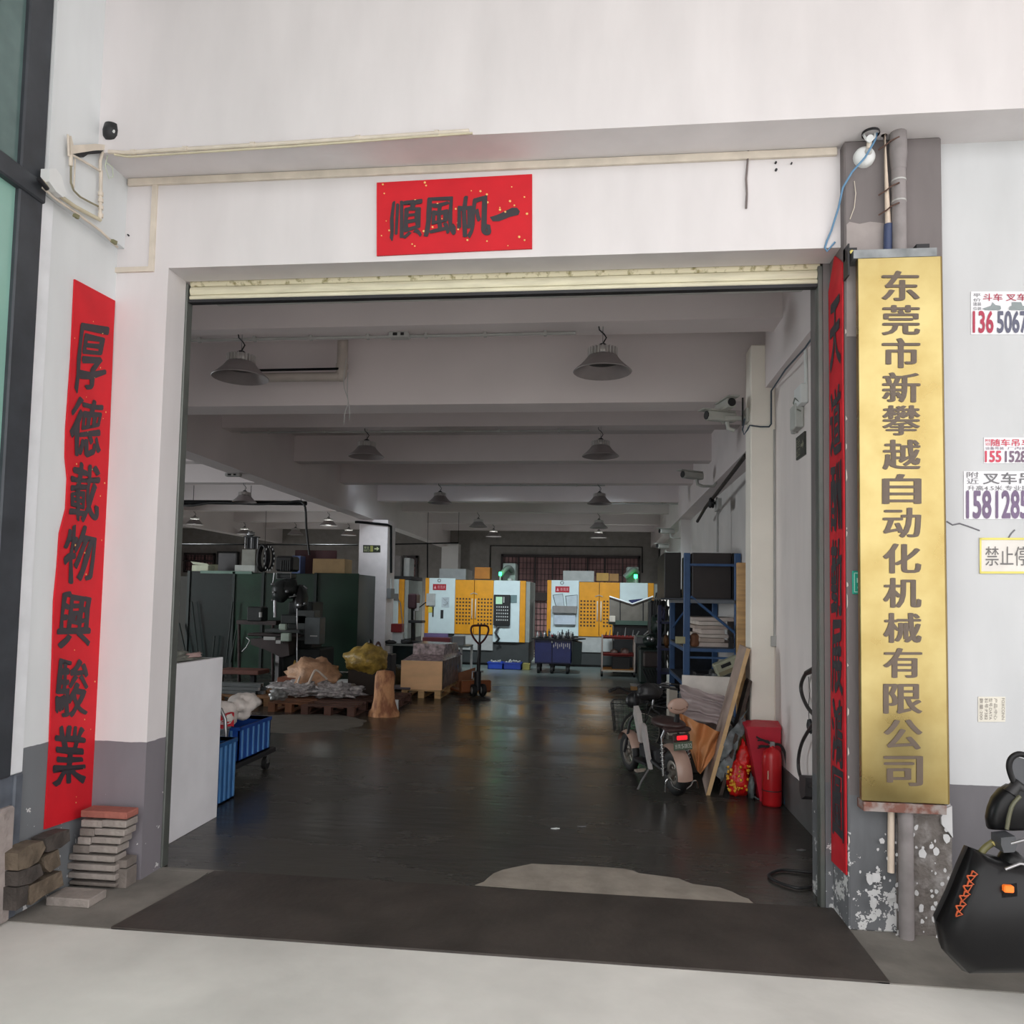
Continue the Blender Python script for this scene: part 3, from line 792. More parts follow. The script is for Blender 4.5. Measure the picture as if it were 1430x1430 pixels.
o = flyer('yellow bordered paper notice on the right wall below the flyers', 1368, 751, 1480, 801, mat('pale_notice', (222, 218, 212), .6), [
    ((110, 108, 108), [('禁止停', (1376, 763, 1436, 790), .0)])], 'parking_notice')
mb = MB()
for q in ((1368, 751, 1480, 754), (1368, 798, 1480, 801), (1368, 751, 1370.5, 801)):
    mb.prism([pw(q[0], q[1]), pw(q[2], q[1]), pw(q[2], q[3]), pw(q[0], q[3])], (0, -.001, 0))
mb.build('yellow_border', mat('notice_yellow', (222, 212, 112), .6), o)
o = flyer('small beige paper label turned sideways low on the right wall', 1366, 973, 1404, 1008, mat('label_beige', (222, 218, 206), .7), [], 'paper_label')
mb = MB()
for (txt, xa_, xb_) in (('FOXCONN', 1399, 1403), ('产品:中心', 1388, 1393), ('型号:DATA', 1381, 1386), ('料号:P382', 1375, 1380), ('数量:200', 1368, 1373)):
    lettering(mb, txt, [(xb_, 975), (xb_, 1005), (xa_, 1005), (xa_, 975)], pw, 0)
mb.build('lettering', mat('label_print', (140, 134, 128), .7), o)
def crack(pts, r=.0028, lab=''):
    struct('wall_right_crack', MB().tube([HY(*p, -.001) for p in pts], r, 5), mat('crack_grey', (120, 120, 126), .8))
crack([(1322, 728), (1330, 733), (1340, 731), (1352, 735), (1368, 741)], .004)
crack([(1408, 752), (1412, 745), (1417, 740)], .004)

# ================================================================ LEFT CORNER OF THE FACADE
pe = lambda x, y, o=0.03: HX(x, y, -2.885 + o)
o = thing('camera_bracket', 'cream steel bracket with cables at the top left corner of the doorway', 'bracket', pe(120, 215))
bk = MB()
bk.prism([pe(95, 190, .02), pe(98, 203, .02), pe(130, 201, .02), pe(157, 204, .02), pe(158, 210, .02), pe(130, 210, .02), pe(98, 215, .02), pe(95, 215, .02)], (.02, 0, 0))
bk.build('channel', M_cream, o)
MB().prism([pe(99, 214.5, .01), pe(130, 210.5, .01), pe(156, 210, .01), pe(150, 213.5, .01), pe(118, 216, .01), pe(112, 220, .01)], (.02, 0, 0)).build('cable_bundle', M_dark, o)
MB().tube([pe(98, 215), pe(118, 226), pe(140, 239)], .007, 8).build('strut', M_cream, o)
MB().tube([pe(95, 188), pe(96, 218)], .006, 8).build('end_bar', M_cream, o)
MB().tube([pe(99, 217), pe(99, 232)], .010, 8).build('gland', M_cream, o)
MB().tube([pe(99, 232), pe(99, 255), pe(103, 266), pe(112, 275), pe(125, 282), pe(137, 288)], .0055, 8).build('cable', mat('olive_cable', (140, 134, 110), .6), o)
MB().tube([pe(105, 222), pe(104, 245), pe(103, 262)], .004, 6).build('cable', M_cream, o)
o2 = thing('cctv_dome', 'dark dome camera with white lights above the top left bracket', 'camera', pe(156, 190, .06))
c = pe(156, 187, .07)
MB().lathe([(0, -.045), (.03, -.04), (.045, -.02), (.048, .01), (.04, .05), (0, .05)], 18, Matrix.Translation(c)).build('dome', M_dark, o2)
for k in range(6):
    a = -1.2 + k * .6
    MB().blob(c + Vector((.044 * math.cos(a), -.044 * math.sin(a + 1.5), -.012)), (.006, .006, .006), 0, 0, 1, 8, 5).build('led', M_white, o2)
MB().tube([pe(152, 196, .05), pe(151, 209, .03)], .014, 8).build('stem', M_cream, o2)
MB().tube([pe(151, 209, .02), pe(143, 214, .03), pe(140, 225, .03), pe(140, 239, .03)], .009, 8).build('conduit_bend', M_cream, o2)
MB().tube([pe(180, 218, .2), pe(168, 213, .1), pe(158, 211, .05), pe(150, 218, .04), pe(147, 232, .04), pe(152, 249, .04), pe(158, 247, .05), pe(157, 233, .05), pe(149, 228, .04)], .003, 6).build('loop_cable', mat('pale_green_cable', (190, 200, 180), .5), o2)
o3 = thing('conduit', 'cream conduit with elbows running down the left side wall above the red couplet', 'conduit', pe(141, 300))
MB().tube([pe(141, 238), pe(140, 300), pe(139, 306)], .010, 8).build('tube', M_cream, o3)
for y in (271, 280, 290, 301): MB().tube([pe(140.5, y - 2.5), pe(140.5, y + 2.5)], .015, 10).build('coupling', M_cream, o3)
MB().tube([pe(140, 307), pe(128, 301), pe(104, 288), pe(80, 271), pe(62, 256), pe(55, 250)], .011, 8).build('tube', mat('dirty_cream', (206, 198, 172), .6), o3)
MB().tube([pe(60, 262, .03), pe(75, 276, .02), pe(110, 300, .02), pe(140, 322, .02), pe(164, 345, .01)], .007, 8).build('lower_tube', M_cream, o3)
MB().tube([pe(54, 249, .05), pe(66, 264, .05)], .012, 8).build('black_rod', M_dark, o3)
MB().prism([pe(57, 236, .01), pe(66, 236, .01), pe(74, 247, .01), pe(78, 262, .01), pe(82, 272, .01), pe(76, 276, .01), pe(66, 268, .01), pe(56, 254, .01)], (.05, 0, 0)).build('junction_box', M_white, o3)
for (x, y) in ((102, 298), (155, 334)): MB().prism([pe(x, y), pe(x + 6, y + 3), pe(x + 5, y + 8), pe(x - 1, y + 4)], (.015, 0, 0)).build('clamp', mat('corroded_clamp', (130, 128, 96), .7), o3)
# conduit along the foot of the upper wall
pu = lambda x, y: HY(x, y, -.30)
o = thing('conduit', 'long cream conduit running along the edge above the doorway', 'conduit', pu(160, 213))
MB().tube([pu(152, 212), pu(175, 213.5), pu(400, 200), pu(655, 183)], .012, 8).build('tube', M_cream, o)
MB().tube([pu(160, 216), pu(180, 219), pu(400, 205), pu(660, 186)], .006, 8).build('thin_tube', mat('dirty_cream', (206, 198, 172), .6), o)
for x in (186, 259, 353, 500, 610):
    y = 213.5 - (x - 175) * .0635
    MB().tube([pu(x - 3, y), pu(x + 3, y)], .016, 10).build('clip', M_cream, o)

# stack of pavers
M_pav = mat('paver_grey', (150, 142, 136), .85, var=.14, scale=12, bump=.35)
M_pavr = mat('paver_red', (158, 96, 84), .85, var=.14, scale=12, bump=.35)
M_pavd = mat('paver_dark', (122, 114, 108), .85, var=.14, scale=12, bump=.35)
G = 'pavers stacked against the left pillar'
rows = [(1131.5, 1144.5, [(113, 177, M_pavr, 'reddish paver lying on top of the stack by the left pillar')]),
 (1145, 1156.5, [(113, 142, M_pav, 'left half of the paver pair just under the reddish one'), (142.6, 176, M_pav, 'right paver of the pair just under the reddish one')]),
 (1157, 1168.5, [(111, 131, M_pavd, 'short darker paver at the left end of the third course'), (131.6, 173, M_pav, 'pale paver forming the right of the third course from the top')]),
 (1169, 1180, [(108.5, 126, M_pav, 'short paver at the left end of the fourth course'), (126.6, 167, M_pav, 'longer paver at the right of the fourth course')]),
 (1180.5, 1192.5, [(101, 123.5, M_pavd, 'short paver sticking out at left of the fifth course'), (124, 163, M_pav, 'rough paver at the right of the fifth course')]),
 (1193, 1205, [(95.5, 159, M_pav, 'full paver in the sixth course of the stack')]),
 (1205.5, 1218, [(93.5, 160, M_pav, 'full paver in the seventh course of the stack')]),
 (1218.5, 1230.5, [(94.5, 160, M_pav, 'full paver in the eighth course of the stack')]),
 (1231, 1240, [(95.5, 160, M_pavd, 'dark thin paver at the bottom of the stack')])]
for (ya_, yb_, its) in rows:
    for (xa_, xb_, m, lab) in its:
        Yq = -.17 - (1192 - ya_) * .0001
        dep = .115
        mb = boxpx(xa_, ya_, xb_, yb_, Yq, dep, .004)
        for v in mb.v: v.z = max(v.z, .001); v.y = v.y + .006 * noise.noise(Vector((xa_, ya_, 1)))
        tag(mb.build('paver', m), lab, 'paver', G)
tag(boxpx(161, 1201, 176, 1213, -.13, .1, .003).build('paver', M_pavd), 'upper paver stub behind the right of the stack', 'paver', G)
mb = boxpx(161, 1213.5, 176, 1231, -.13, .1, .003)
for v in mb.v: v.z = max(v.z if v.z > .08 else 0.001, .001)
tag(mb.build('paver', M_pavd), 'lower paver stub behind the right of the stack', 'paver', G)
a, c = HZ(103, 1243), HZ(161, 1243)
tag(MB().box((a.x, -.42, 0), (c.x + .02, -.27, .045), None, .004).build('paver', M_pav), 'pale flat paver lying on the ground before the stack', 'paver', G)
# broken stone slabs
M_rock = mat('brown_stone', (104, 92, 78), .85, var=.3, scale=9, bump=.6)
M_rock2 = mat('dark_stone', (72, 66, 62), .85, var=.3, scale=9, bump=.6)
ps_ = lambda x, y: HX(x, y, -2.83)
for pts, m, d, lab in (([(25, 1192), (42, 1180), (60, 1174), (64, 1184), (54, 1203), (40, 1212), (25, 1216)], M_rock, .09, 'light brown broken stone on top of the pile left of the pavers'),
    ([(63, 1171), (80, 1163), (97, 1158), (98, 1174), (85, 1184), (67, 1190)], M_rock2, .08, 'dark broken stone touching the foot of the red couplet'),
    ([(61, 1197), (82, 1186), (85, 1208), (70, 1218), (63, 1212)], M_rock, .08, 'squarish stone in the middle of the dark pile'),
    ([(25, 1218), (56, 1206), (61, 1221), (43, 1234), (25, 1238)], M_rock2, .09, 'flat dark stone against the post in the pile'),
    ([(42, 1237), (86, 1216), (89, 1236), (60, 1252), (44, 1264), (41, 1258)], M_rock, .07, 'long brown slab leaning at the bottom of the pile'),
    ([(23, 1240), (40, 1236), (38, 1262), (22, 1272)], M_rock2, .08, 'small dark slab at the lowest left end of the pile')):
    q = [ps_(*p) for p in pts]
    q = [Vector((v.x, v.y, max(v.z, 0.002))) for v in q]
    tag(MB().prism(q, (-d, 0, 0)).build('stone_slab', m), lab, 'stone', 'broken stone slabs by the side wall')

# ================================================================ INSIDE, LEFT
M_foam = mat('white_board', (236, 236, 240), .55, var=.04, scale=3)
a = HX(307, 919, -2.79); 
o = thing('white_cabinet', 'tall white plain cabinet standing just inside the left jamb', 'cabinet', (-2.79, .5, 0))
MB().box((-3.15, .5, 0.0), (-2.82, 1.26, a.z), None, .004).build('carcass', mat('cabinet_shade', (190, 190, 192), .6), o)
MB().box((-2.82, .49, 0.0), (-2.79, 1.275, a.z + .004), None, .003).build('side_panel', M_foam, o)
zt = a.z
mb = MB().blob((-2.98, .85, zt + .02), (.14, .3, .045), 3, .5, 2.5, 22, 14, .4)
tag(mb.build('cloth_rag', mat('grey_rag', (126, 128, 120), .8, var=.3, scale=20)), 'crumpled grey rags lying on top of the white cabinet', 'rag')
tag(MB().blob((-2.95, .62, zt + .07), (.1, .1, .09), 9, .35, 2, 18, 12, .5).build('plastic_bag', mat('pale_bag', (170, 178, 180), .4)), 'pale plastic bag on the white cabinet beside the jamb', 'bag')
tag(MB().blob((-2.88, 1.0, zt + .03), (.05, .09, .022), 12, .4, 2, 14, 10, .4).build('work_glove', mat('pinkish_glove', (176, 150, 146), .8)), 'pinkish work glove on the edge of the white cabinet', 'glove')
# folding blue crates
M_crate = mat('crate_blue', (34, 84, 140), .45, var=.12, scale=8)
M_crated = mat('crate_inner', (16, 34, 66), .5)
M_crl = mat('crate_rib', (90, 140, 190), .45)
def crate(name, label, x0, y0, z0, x1, y1, z1, m=M_crate, n=6):
    t = thing(name, label, 'crate', ((x0 + x1) / 2, (y0 + y1) / 2, z0), 'blue plastic crates behind the white cabinet')
    th = .012
    MB().box((x0, y0, z0), (x1, y1, z0 + th)).build('floor_panel', M_crated, t)
    MB().box((x0, y0, z0), (x1, y0 + th, z1)).box((x0, y1 - th, z0), (x1, y1, z1)).box((x0, y0, z0), (x0 + th, y1, z1)).box((x1 - th, y0, z0), (x1, y1, z1)).build('side_wall', m, t)
    for k in range(n):
        y = y0 + (y1 - y0) * (k + .5) / n
        MB().box((x1, y - .008, z0 + .02), (x1 + .012, y + .008, z1 - .03)).build('rib', M_crl, t)
    for k in range(3):
        x = x0 + (x1 - x0) * (k + .5) / 3
        MB().box((x - .008, y0 - .012, z0 + .02), (x + .008, y0, z1 - .03)).build('rib', M_crl, t)
    MB().box((x0 - .012, y0 - .012, z1 - .03), (x1 + .012, y0 + th, z1)).box((x1 - th, y0, z1 - .03), (x1 + .012, y1, z1)).box((x0 - .012, y0, z1 - .03), (x0 + th, y1, z1)).box((x0, y1 - th, z1 - .03), (x1, y1 + .01, z1)).build('rim', m, t)
    return t
zc = HX(318, 1035, -2.92).z
crate('plastic_crate', 'narrow blue ribbed crate standing on the floor behind the cabinet', -3.25, 1.46, 0.0, -2.93, 1.84, zc, M_crate, 5)
crate('plastic_crate', 'tall blue ribbed crate standing on the flatbed trolley', -3.5, 2.2, .2, -3.08, 2.85, HX(345, 1012, -3.08).z, mat('crate_blue_far', (26, 70, 150), .45, var=.1), 6)
crate('plastic_crate', 'low dark blue crate carrying the grey tub near the trolley handle', -3.45, 1.92, .2, -3.1, 2.16, .31, M_crate, 4)
tb = thing('grey_tub', 'translucent grey tub on a blue crate below the red and white sack', 'tub', (-3.25, 2.04, .31))
mb = MB().lathe([(.13, .0), (.155, .2), (.165, .2), (.165, .215), (.145, .215), (.12, .01), (0, .01), (0, 0), (.13, 0)], 22, Matrix.Translation((-3.26, 2.04, .314)))
mb.build('body', mat('tub_grey', (148, 160, 168), .35), tb)
MB().tube([(-3.42, 2.04, .49), (-3.36, 1.9, .44), (-3.26, 1.87, .42), (-3.16, 1.9, .44), (-3.1, 2.04, .49)], .004, 6).build('handle', M_steel, tb)
tr_ = thing('flatbed_trolley', 'platform trolley with a bent chrome handle behind the white cabinet', 'trolley', (-3.25, 2.4, 0))
MB().box((-3.5, 1.9, .15), (-3.06, 2.95, .195), None, .006).build('platform', M_dark, tr_)
hp = [(-3.04, 1.87, .14), (-3.04, 1.87, .5), (-3.05, 1.87, .62), (-3.09, 1.87, .70), (-3.17, 1.87, .74), (-3.40, 1.87, .74), (-3.47, 1.87, .70), (-3.5, 1.87, .62), (-3.5, 1.87, .14)]
MB().tube(hp, .015, 10).build('handle', M_steel, tr_)
for (x, y) in ((-3.44, 1.98), (-3.12, 1.98), (-3.44, 2.86), (-3.12, 2.86)):
    o = MB().cyl((x - .018, y, .06), (x + .018, y, .06), .06, 16).build('caster_wheel', M_rubber, tr_)
    MB().box((x - .03, y - .02, .06), (x - .02, y + .02, .15)).box((x + .02, y - .02, .06), (x + .03, y + .02, .15)).build('fork', M_steel, o)
bg_ = thing('woven_sack', 'white woven sack with red print slumped over the grey tub', 'sack', (-3.25, 2.05, .5))
MB().blob((-3.22, 2.08, .62), (.17, .15, .12), 5, .12, 1.6, 26, 18, .9).blob((-3.10, 2.28, .67), (.12, .16, .10), 8, .3, 1.3, 26, 18).build('sack_body', mat('sack_white', (214, 206, 200), .7, var=.1, scale=14, bump=.3), bg_)
mb = MB()
def sk(u, v):
    a = -2.2 + 2.0 * u
    return Vector((-3.24 + .185 * math.cos(a), 2.08 + .168 * math.sin(a), .525 + .12 * v + .015 * math.sin(u * 9)))
mb.sheet(sk, 16, 5); mb.build('red_print', mat('sack_red', (190, 36, 50), .7, var=.25, scale=16), bg_)
mb = MB()
for k in range(3):
    mb.tube([sk(.1 + u * .8, .3 + .18 * k + .1 * math.sin(u * 12 + k)) + Vector((0, -.006, 0)) for u in [i / 10 for i in range(11)]], .004, 5)
mb.build('white_script', M_white, bg_)

# ================================================================ INSIDE, RIGHT
# cctv cameras
def cctv(label, P, yaw, s=1.0, wall=None, n='security_camera', reach=None):
    t = thing(n, label, 'camera', (0, 0, 0), None)
    cm = mat('camera_shell', (176, 176, 170), .45)
    mb = MB(); mb.box((-.04, -.14, -.038), (.04, .12, .038), None, .012); mb.box((-.048, -.19, .036), (.048, .1, .046), None, .003)
    mb.build('housing', cm, t)
    MB().cyl((0, -.145, 0), (0, -.138, 0), .034, 16).build('lens_window', M_black, t)
    MB().tube([(0, .05, -.03), (0, .06, -.09), (.03, .1, -.11)], .018, 8).build('arm', cm, t)
    if reach:
        d = Matrix.Rotation(-yaw, 3, 'Z') @ Vector((reach - P.x, .0, 0)) / s
        MB().tube([(.03, .1, -.11), Vector((.03, .1, -.11)) + d * .5, Vector((.0, .0, -.08)) + d], .016, 6).build('wall_arm', cm, t)
    t.location = P; t.rotation_euler = (0, 0, yaw); t.scale = (s,) * 3
    return t
P = HY(1012, 572, Y0 + .1)
cctv('upper of two cameras on the front column, its dark lens facing the door', P + Vector((0, 0, .03)), .25, 1.1)
P2 = HY(1008, 582, Y0 + .16)
t = cctv('lower of two cameras on the front column, white housing pointing left', P2, -1.15, 1.15)
o = thing('camera_mount', 'white bracket arm holding two cameras on the front column', 'bracket', P2)
cx = HY(1045, 580, Y0 + .1).x
MB().box((P2.x + .02, Y0 + .12, P2.z - .04), (cx + .02, Y0 + .16, P2.z + .0), None, .006).build('arm', mat('camera_shell', (176, 176, 170), .45), o)
MB().box((xa - .03, Y0 + .06, P2.z - .07), (xa, Y0 + .2, P2.z + .06), None, .005).build('back_plate', MATS['camera_shell'], o)
MB().tube([(cx - .05, Y0 + .1, P2.z + .16), (cx - .05, Y0 + .1, P2.z - .1)], .009, 6).build('antenna', M_black, o)
pipe('camera_cable', [HY(1040, 585, Y0 + .05), HY(1037, 600, Y0 - .01), HY(1039, 607, Y0 - .02), HY(1044, 600, Y0 - .02), HY(1047, 594, Y0 - .015), HY(1062, 596, Y0 - .012), HY(1074, 596, Y0 - .012), HY(1077, 592, Y0 - .012), HY(1077, 570, Y0 - .012), HY(1077, 546, Y0 - .012), HX(1097, 516, 1.47), HX(1125, 485, 1.47), HX(1150, 449, 1.47)], .007, mat('slate_cable', (70, 84, 98), .5), 'slate blue cable from the column cameras up along the right beam', 'cable')
P = HY(968, 664, 8.2); cctv('white bullet camera farther back on the right wall below the beam', P, -1.0, 1.5, reach=1.86)
P = HY(932, 742, 13.75); cctv('small camera by the second right column, upper of two', P, -1.2, 1.4, reach=HY(951, 740, 13.7).x + .03)
P = HY(926, 763, 13.75); cctv('small dark camera by the second right column, lower of two', P, -.9, 1.3, reach=HY(951, 740, 13.7).x + .03)
o = thing('cable_bundle', 'dark bundle of cables running down the right beam to a switch box', 'cable', HX(1000, 690, 1.8))
MB().tube([HX(1041, 636, 1.82), HX(1020, 664, 1.82), HX(1000, 690, 1.82), HX(985, 709, 1.82), HX(974, 728, 1.82)], .03, 6).build('bundle', mat('bundle_grey', (66, 60, 58), .7, var=.3, scale=9), o)
MB().blob(HX(994, 702, 1.8), (.05, .07, .07), 4, .4).build('knot', M_dark, o)
MB().tube([HX(1001, 694, 1.9), HX(1002, 725, 1.9), HX(1002, 771, 1.9)], .018, 6).build('drop_pipe', M_lgrey, o)
MB().box(HX(998, 715, 1.86), HX(1004, 695, 1.86) + Vector((.05, .05, 0))).build('switch_box', M_lgrey, o)
# right interior wall fittings
wx = 1.557
def on_w(x, y, o=0.0): return HX(x, y, 1.567 - o)
pipe('wall_trunking', [on_w(1125, 488, .012), on_w(1126, 545, .012)], .014, M_white, 'short white trunking dropping to the socket high on the right wall', 'pipe')
a, c = on_w(1119, 545), on_w(1129, 562)
o = thing('junction_box', 'white square junction box high on the right inner wall', 'box', (1.56, a.y, c.z))
MB().box((1.51, c.y, c.z), (1.567, a.y, a.z), None, .006).build('cover', M_white, o)
MB().tube([on_w(1118, 562, .05), on_w(1110, 556, .06), on_w(1108, 563, .06), on_w(1112, 571, .05), on_w(1118, 574, .05)], .006, 6).build('cord', mat('grey_green_cord', (130, 134, 126), .6), o)
a, c = on_w(1115, 570), on_w(1123, 596)
o = thing('emergency_light', 'slim white emergency light under the junction box on the right wall', 'lamp', (1.56, a.y, c.z))
MB().box((1.50, c.y, c.z), (1.567, a.y, a.z), None, .008).build('housing', mat('emergency_white', (190, 192, 188), .5), o)
MB().box((1.52, a.y, c.z - .01), (1.56, a.y + .06, a.z - .02), None, .008).build('lamp_head', M_lgrey, o)
q = [on_w(1114, 617), on_w(1126, 606), on_w(1126, 632), on_w(1114, 643)]
o = thing('exit_sign', 'dark exit sign under the emergency light on the right inner wall', 'sign', (1.56, q[0].y, q[2].z))
ya, yb = q[1].y, q[0].y; za, zb = q[3].z, q[0].z
MB().box((1.553, min(ya, yb), za), (1.567, max(ya, yb), zb + .03)).build('plate', mat('sign_dark', (52, 54, 50), .5), o)
mb = MB()
place = lambda x, y: Vector((1.551, max(ya, yb) - (max(ya, yb) - min(ya, yb)) * x, zb + .03 - (zb + .03 - za) * y))
lettering(mb, '安全', [(.06, .12), (.5, .12), (.5, .5), (.06, .5)], place, 0)
lettering(mb, '出口', [(.06, .55), (.5, .55), (.5, .92), (.06, .92)], place, 0)
mb.add([place(*p) for p in ((.6, .45), (.8, .45), (.8, .3), (.95, .5), (.8, .7), (.8, .58), (.6, .58))], [tuple(range(7))])
mb.build('lettering', mat('sign_print', (150, 150, 130), .6), o)
# switch on the column front
a, c = HY(1076, 888, Y0), HY(1088, 903, Y0)
o = thing('wall_switch', 'white switch box on the corner of the front column with its trunking', 'switch', (a.x, Y0 - .03, c.z))
MB().box((a.x, Y0 - .035, c.z), (a.x + .07, Y0, a.z), None, .004).build('box', M_lgrey, o)
zz = HY(1079, 600, Y0).z
MB().box((a.x + .025, Y0 - .014, a.z), (a.x + .043, Y0, zz)).build('trunking', M_lgrey, o)
# charging cable hung in a loop on the wall
M_hose = mat('hose_black', (52, 48, 48), .5)
o = thing('hanging_cable', 'thick black cable twisted in a figure eight on the right inner wall', 'cable', on_w(1120, 1110, .05))
P = lambda l, d=.05: [on_w(x, y, d) for x, y in l]
def smooth(pts, n=5):
    out = []
    for i in range(len(pts) - 1):
        p0 = pts[max(i - 1, 0)]; p1 = pts[i]; p2 = pts[i + 1]; p3 = pts[min(i + 2, len(pts) - 1)]
        for k in range(n):
            t = k / n
            out.append(.5 * ((2 * p1) + (p2 - p0) * t + (2 * p0 - 5 * p1 + 4 * p2 - p3) * t * t + (3 * p1 - p0 - 3 * p2 + p3) * t ** 3))
    out.append(pts[-1]); return out
MB().tube(smooth(P([(1158, 925), (1148, 929), (1138, 934), (1126, 940), (1119, 955), (1120, 970), (1128, 988), (1141, 1004), (1150, 1025), (1160, 1050)])), .014, 8).build('cable_loop', M_hose, o)
MB().tube(smooth(P([(1162, 975), (1152, 990), (1141, 1004), (1128, 1022), (1119, 1040), (1115, 1060), (1116, 1078), (1122, 1092), (1132, 1098), (1145, 1101), (1160, 1098)], .06)), .013, 8).build('cable_loop', M_hose, o)
MB().tube(P([(1160, 924), (1140, 933), (1126, 940)], .06), [.024, .024, .018], 10).build('grip', M_black, o)
MB().prism([on_w(*p, .09) for p in ((1116, 1082), (1125, 1086), (1124, 1112), (1119, 1116), (1116, 1105))], (.09, 0, 0)).build('plug', mat('plug_dark', (60, 56, 58), .6), o)
MB().tube(P([(1129, 945), (1131, 965), (1129, 985), (1130, 1008)], .05), .0025, 5).build('string', M_dark, o)
MB().blob(on_w(1131, 1014, .05), (.02, .04, .05), 3, .2).build('small_plug', M_dark, o)
o = pipe('floor_cable', smooth([HZ(x, y, .012) for x, y in ((1165, 1221), (1140, 1219), (1110, 1216), (1090, 1215), (1077, 1219), (1074, 1224), (1085, 1231), (1105, 1238), (1120, 1240), (1140, 1236), (1156, 1226), (1168, 1222))]), .009, M_black, 'black cable lying in a flat loop on the floor by the right jamb', 'cable')

# fire extinguisher and box
M_ext = mat('extinguisher_red', (190, 30, 36), .3)
E_ = HZ(1079, 1126); ex = thing('fire_extinguisher', 'red fire extinguisher with black hose standing on the floor by the right wall', 'extinguisher')
MB().lathe([(0, 0), (.068, 0), (.074, .015), (.074, .37), (.066, .41), (.04, .435), (.022, .445), (.022, .46), (0, .46)], 26).build('cylinder', M_ext, ex)
MB().lathe([(.0745, .115), (.0755, .117), (.0755, .121), (.0745, .123)], 26).build('seam', M_dark, ex)
MB().box((-.02, -.02, .45), (.02, .02, .49), None, .004).build('valve', M_steel, ex)
MB().prism([(.03, -.008, .475), (-.09, -.008, .515), (-.12, -.008, .53), (-.12, -.008, .515), (-.05, -.008, .48), (.02, -.008, .46)], (0, .016, 0)).build('lever', M_black, ex)
MB().prism([(.02, -.008, .455), (-.08, -.008, .462), (-.11, -.008, .455), (-.10, -.008, .445), (.0, -.008, .44)], (0, .016, 0)).build('carry_handle', M_black, ex)
MB().tube(smooth([Vector(p) for p in ((.02, 0, .47), (.07, 0, .46), (.105, 0, .39), (.118, .0, .28), (.115, 0, .12), (.11, 0, .02))]), .011, 8).build('hose', M_rubber, ex)
MB().tube([(.11, 0, .06), (.11, 0, .01)], [.013, .017], 8).build('nozzle', mat('nozzle_blue', (60, 96, 120), .5), ex)
MB().box((-.052, -.058, .21), (-.036, -.054, .275)).build('tag', mat('tag_cream', (216, 200, 170), .7), ex)
ex.location = (E_.x, E_.y + .03, 0.001); ex.rotation_euler = (0, 0, .12)
k = 1.06; ex.scale = (k, k, k)
fb = thing('fire_box', 'tall red metal fire box with a slot, behind the extinguisher', 'box', (1.36, 2.62, 0))
tl, tr2, br2, bl2 = HY(1043, 1018, 2.5), HY(1081, 1016, 2.5), HY(1081, 1108, 2.5), HY(1060, 1118, 2.5)
zt = tl.z
bm = mat('firebox_red', (188, 30, 52), .45, var=.08)
MB().prism([(tl.x, 2.5, zt), (1.553, 2.5, zt + .005), (1.553, 2.5, 0), (tl.x + .11, 2.5, 0)], (0, .17, 0)).build('body', bm, fb)
MB().prism([(tl.x - .01, 2.49, zt), (1.556, 2.49, zt + .005), (1.556, 2.62, zt + .04), (tl.x + .1, 2.68, zt + .035), (tl.x - .01, 2.68, zt + .02)], (0, 0, .02)).build('lid', bm, fb)
a = HY(1058, 1033, 2.49); MB().box((a.x, 2.493, a.z - .012), (a.x + .09, 2.502, a.z)).build('slot', M_black, fb)
a = HY(1058, 1043, 2.49); MB().tube([(a.x, 2.49, a.z - .01), (a.x + .03, 2.47, a.z + .003), (a.x + .1, 2.47, a.z + .004)], .006, 6).build('handle', M_dark, fb)
# red plastic bag with golden print, grey crumpled bag
c = HZ(1032, 1093)
o = thing('red_bag', 'red plastic bag with golden print slumped behind the leaning boards', 'bag', (1.24, 2.72, 0))
MB().blob((1.235, 2.66, .14), (.095, .07, .15), 4, .22, 2.2, 26, 18, .92).blob((1.28, 2.68, .30), (.06, .05, .17), 6, .25, 2, 18, 14).build('bag_body', mat('bag_red', (206, 28, 26), .3, var=.2, scale=12, bump=.4), o)
mb = MB()
for i in range(46):
    a = rnd.uniform(-2.9, -.5); z = rnd.uniform(.05, .27); s = rnd.uniform(.004, .010)
    P_ = Vector((1.235 + .098 * math.cos(a) * 1.03, 2.66 + .078 * math.sin(a), z))
    mb.blob(P_, (s * 1.5, s, s * 1.6), i, .3, 2, 6, 4)
o2 = mb.build('golden_print', mat('bag_gold', (236, 176, 50), .4), o); o2['kind'] = 'stuff'
tag(MB().blob((1.33, 2.60, .08), (.03, .05, .10), 14, .4, 3, 16, 12, .8).tube([(1.33, 2.58, .03), (1.37, 2.53, .012), (1.43, 2.5, .012)], .007, 6).build('tool_bag', mat('bag_grey', (96, 104, 104), .5, var=.3, scale=20)), 'small grey bag with a bent rod in front of the fire box', 'bag')

# leaning boards
M_lb = mat('laminate_board', (182, 160, 148), .6, var=.1, scale=3, stretch=(1, 1, 4))
M_le = mat('board_edge', (206, 172, 128), .7, var=.1, scale=10)
def leaning(name, label, b0, t0, dep, th, mface, medge, cat='board'):
    o = thing(name, label, cat, (b0[0], b0[1], 0))
    b0, t0 = Vector(b0), Vector(t0); u = (t0 - b0).normalized(); nrm = Vector((u.z, 0, -u.x)) * th
    MB().prism([b0, t0, t0 + nrm, b0 + nrm], (0.05, dep, 0)).build('panel', mface, o)
    MB().prism([b0 + Vector((0, -.003, 0)), t0 + Vector((0, -.003, 0)), t0 + nrm + Vector((0, -.003, 0)), b0 + nrm + Vector((0, -.003, 0))], (0, .0028, 0)).build('edge_band', medge, o)
    return o
lp = HY(1051, 905, Y0 - .1)
leaning('leaning_board', 'brown laminated board leaning against the front column, pale edge towards the door', (.955, Y0 - .13, .0), (lp.x - .055, Y0 - .12, lp.z), .62, .034, M_lb, M_le)
q = HY(1054, 950, Y0 - .06)
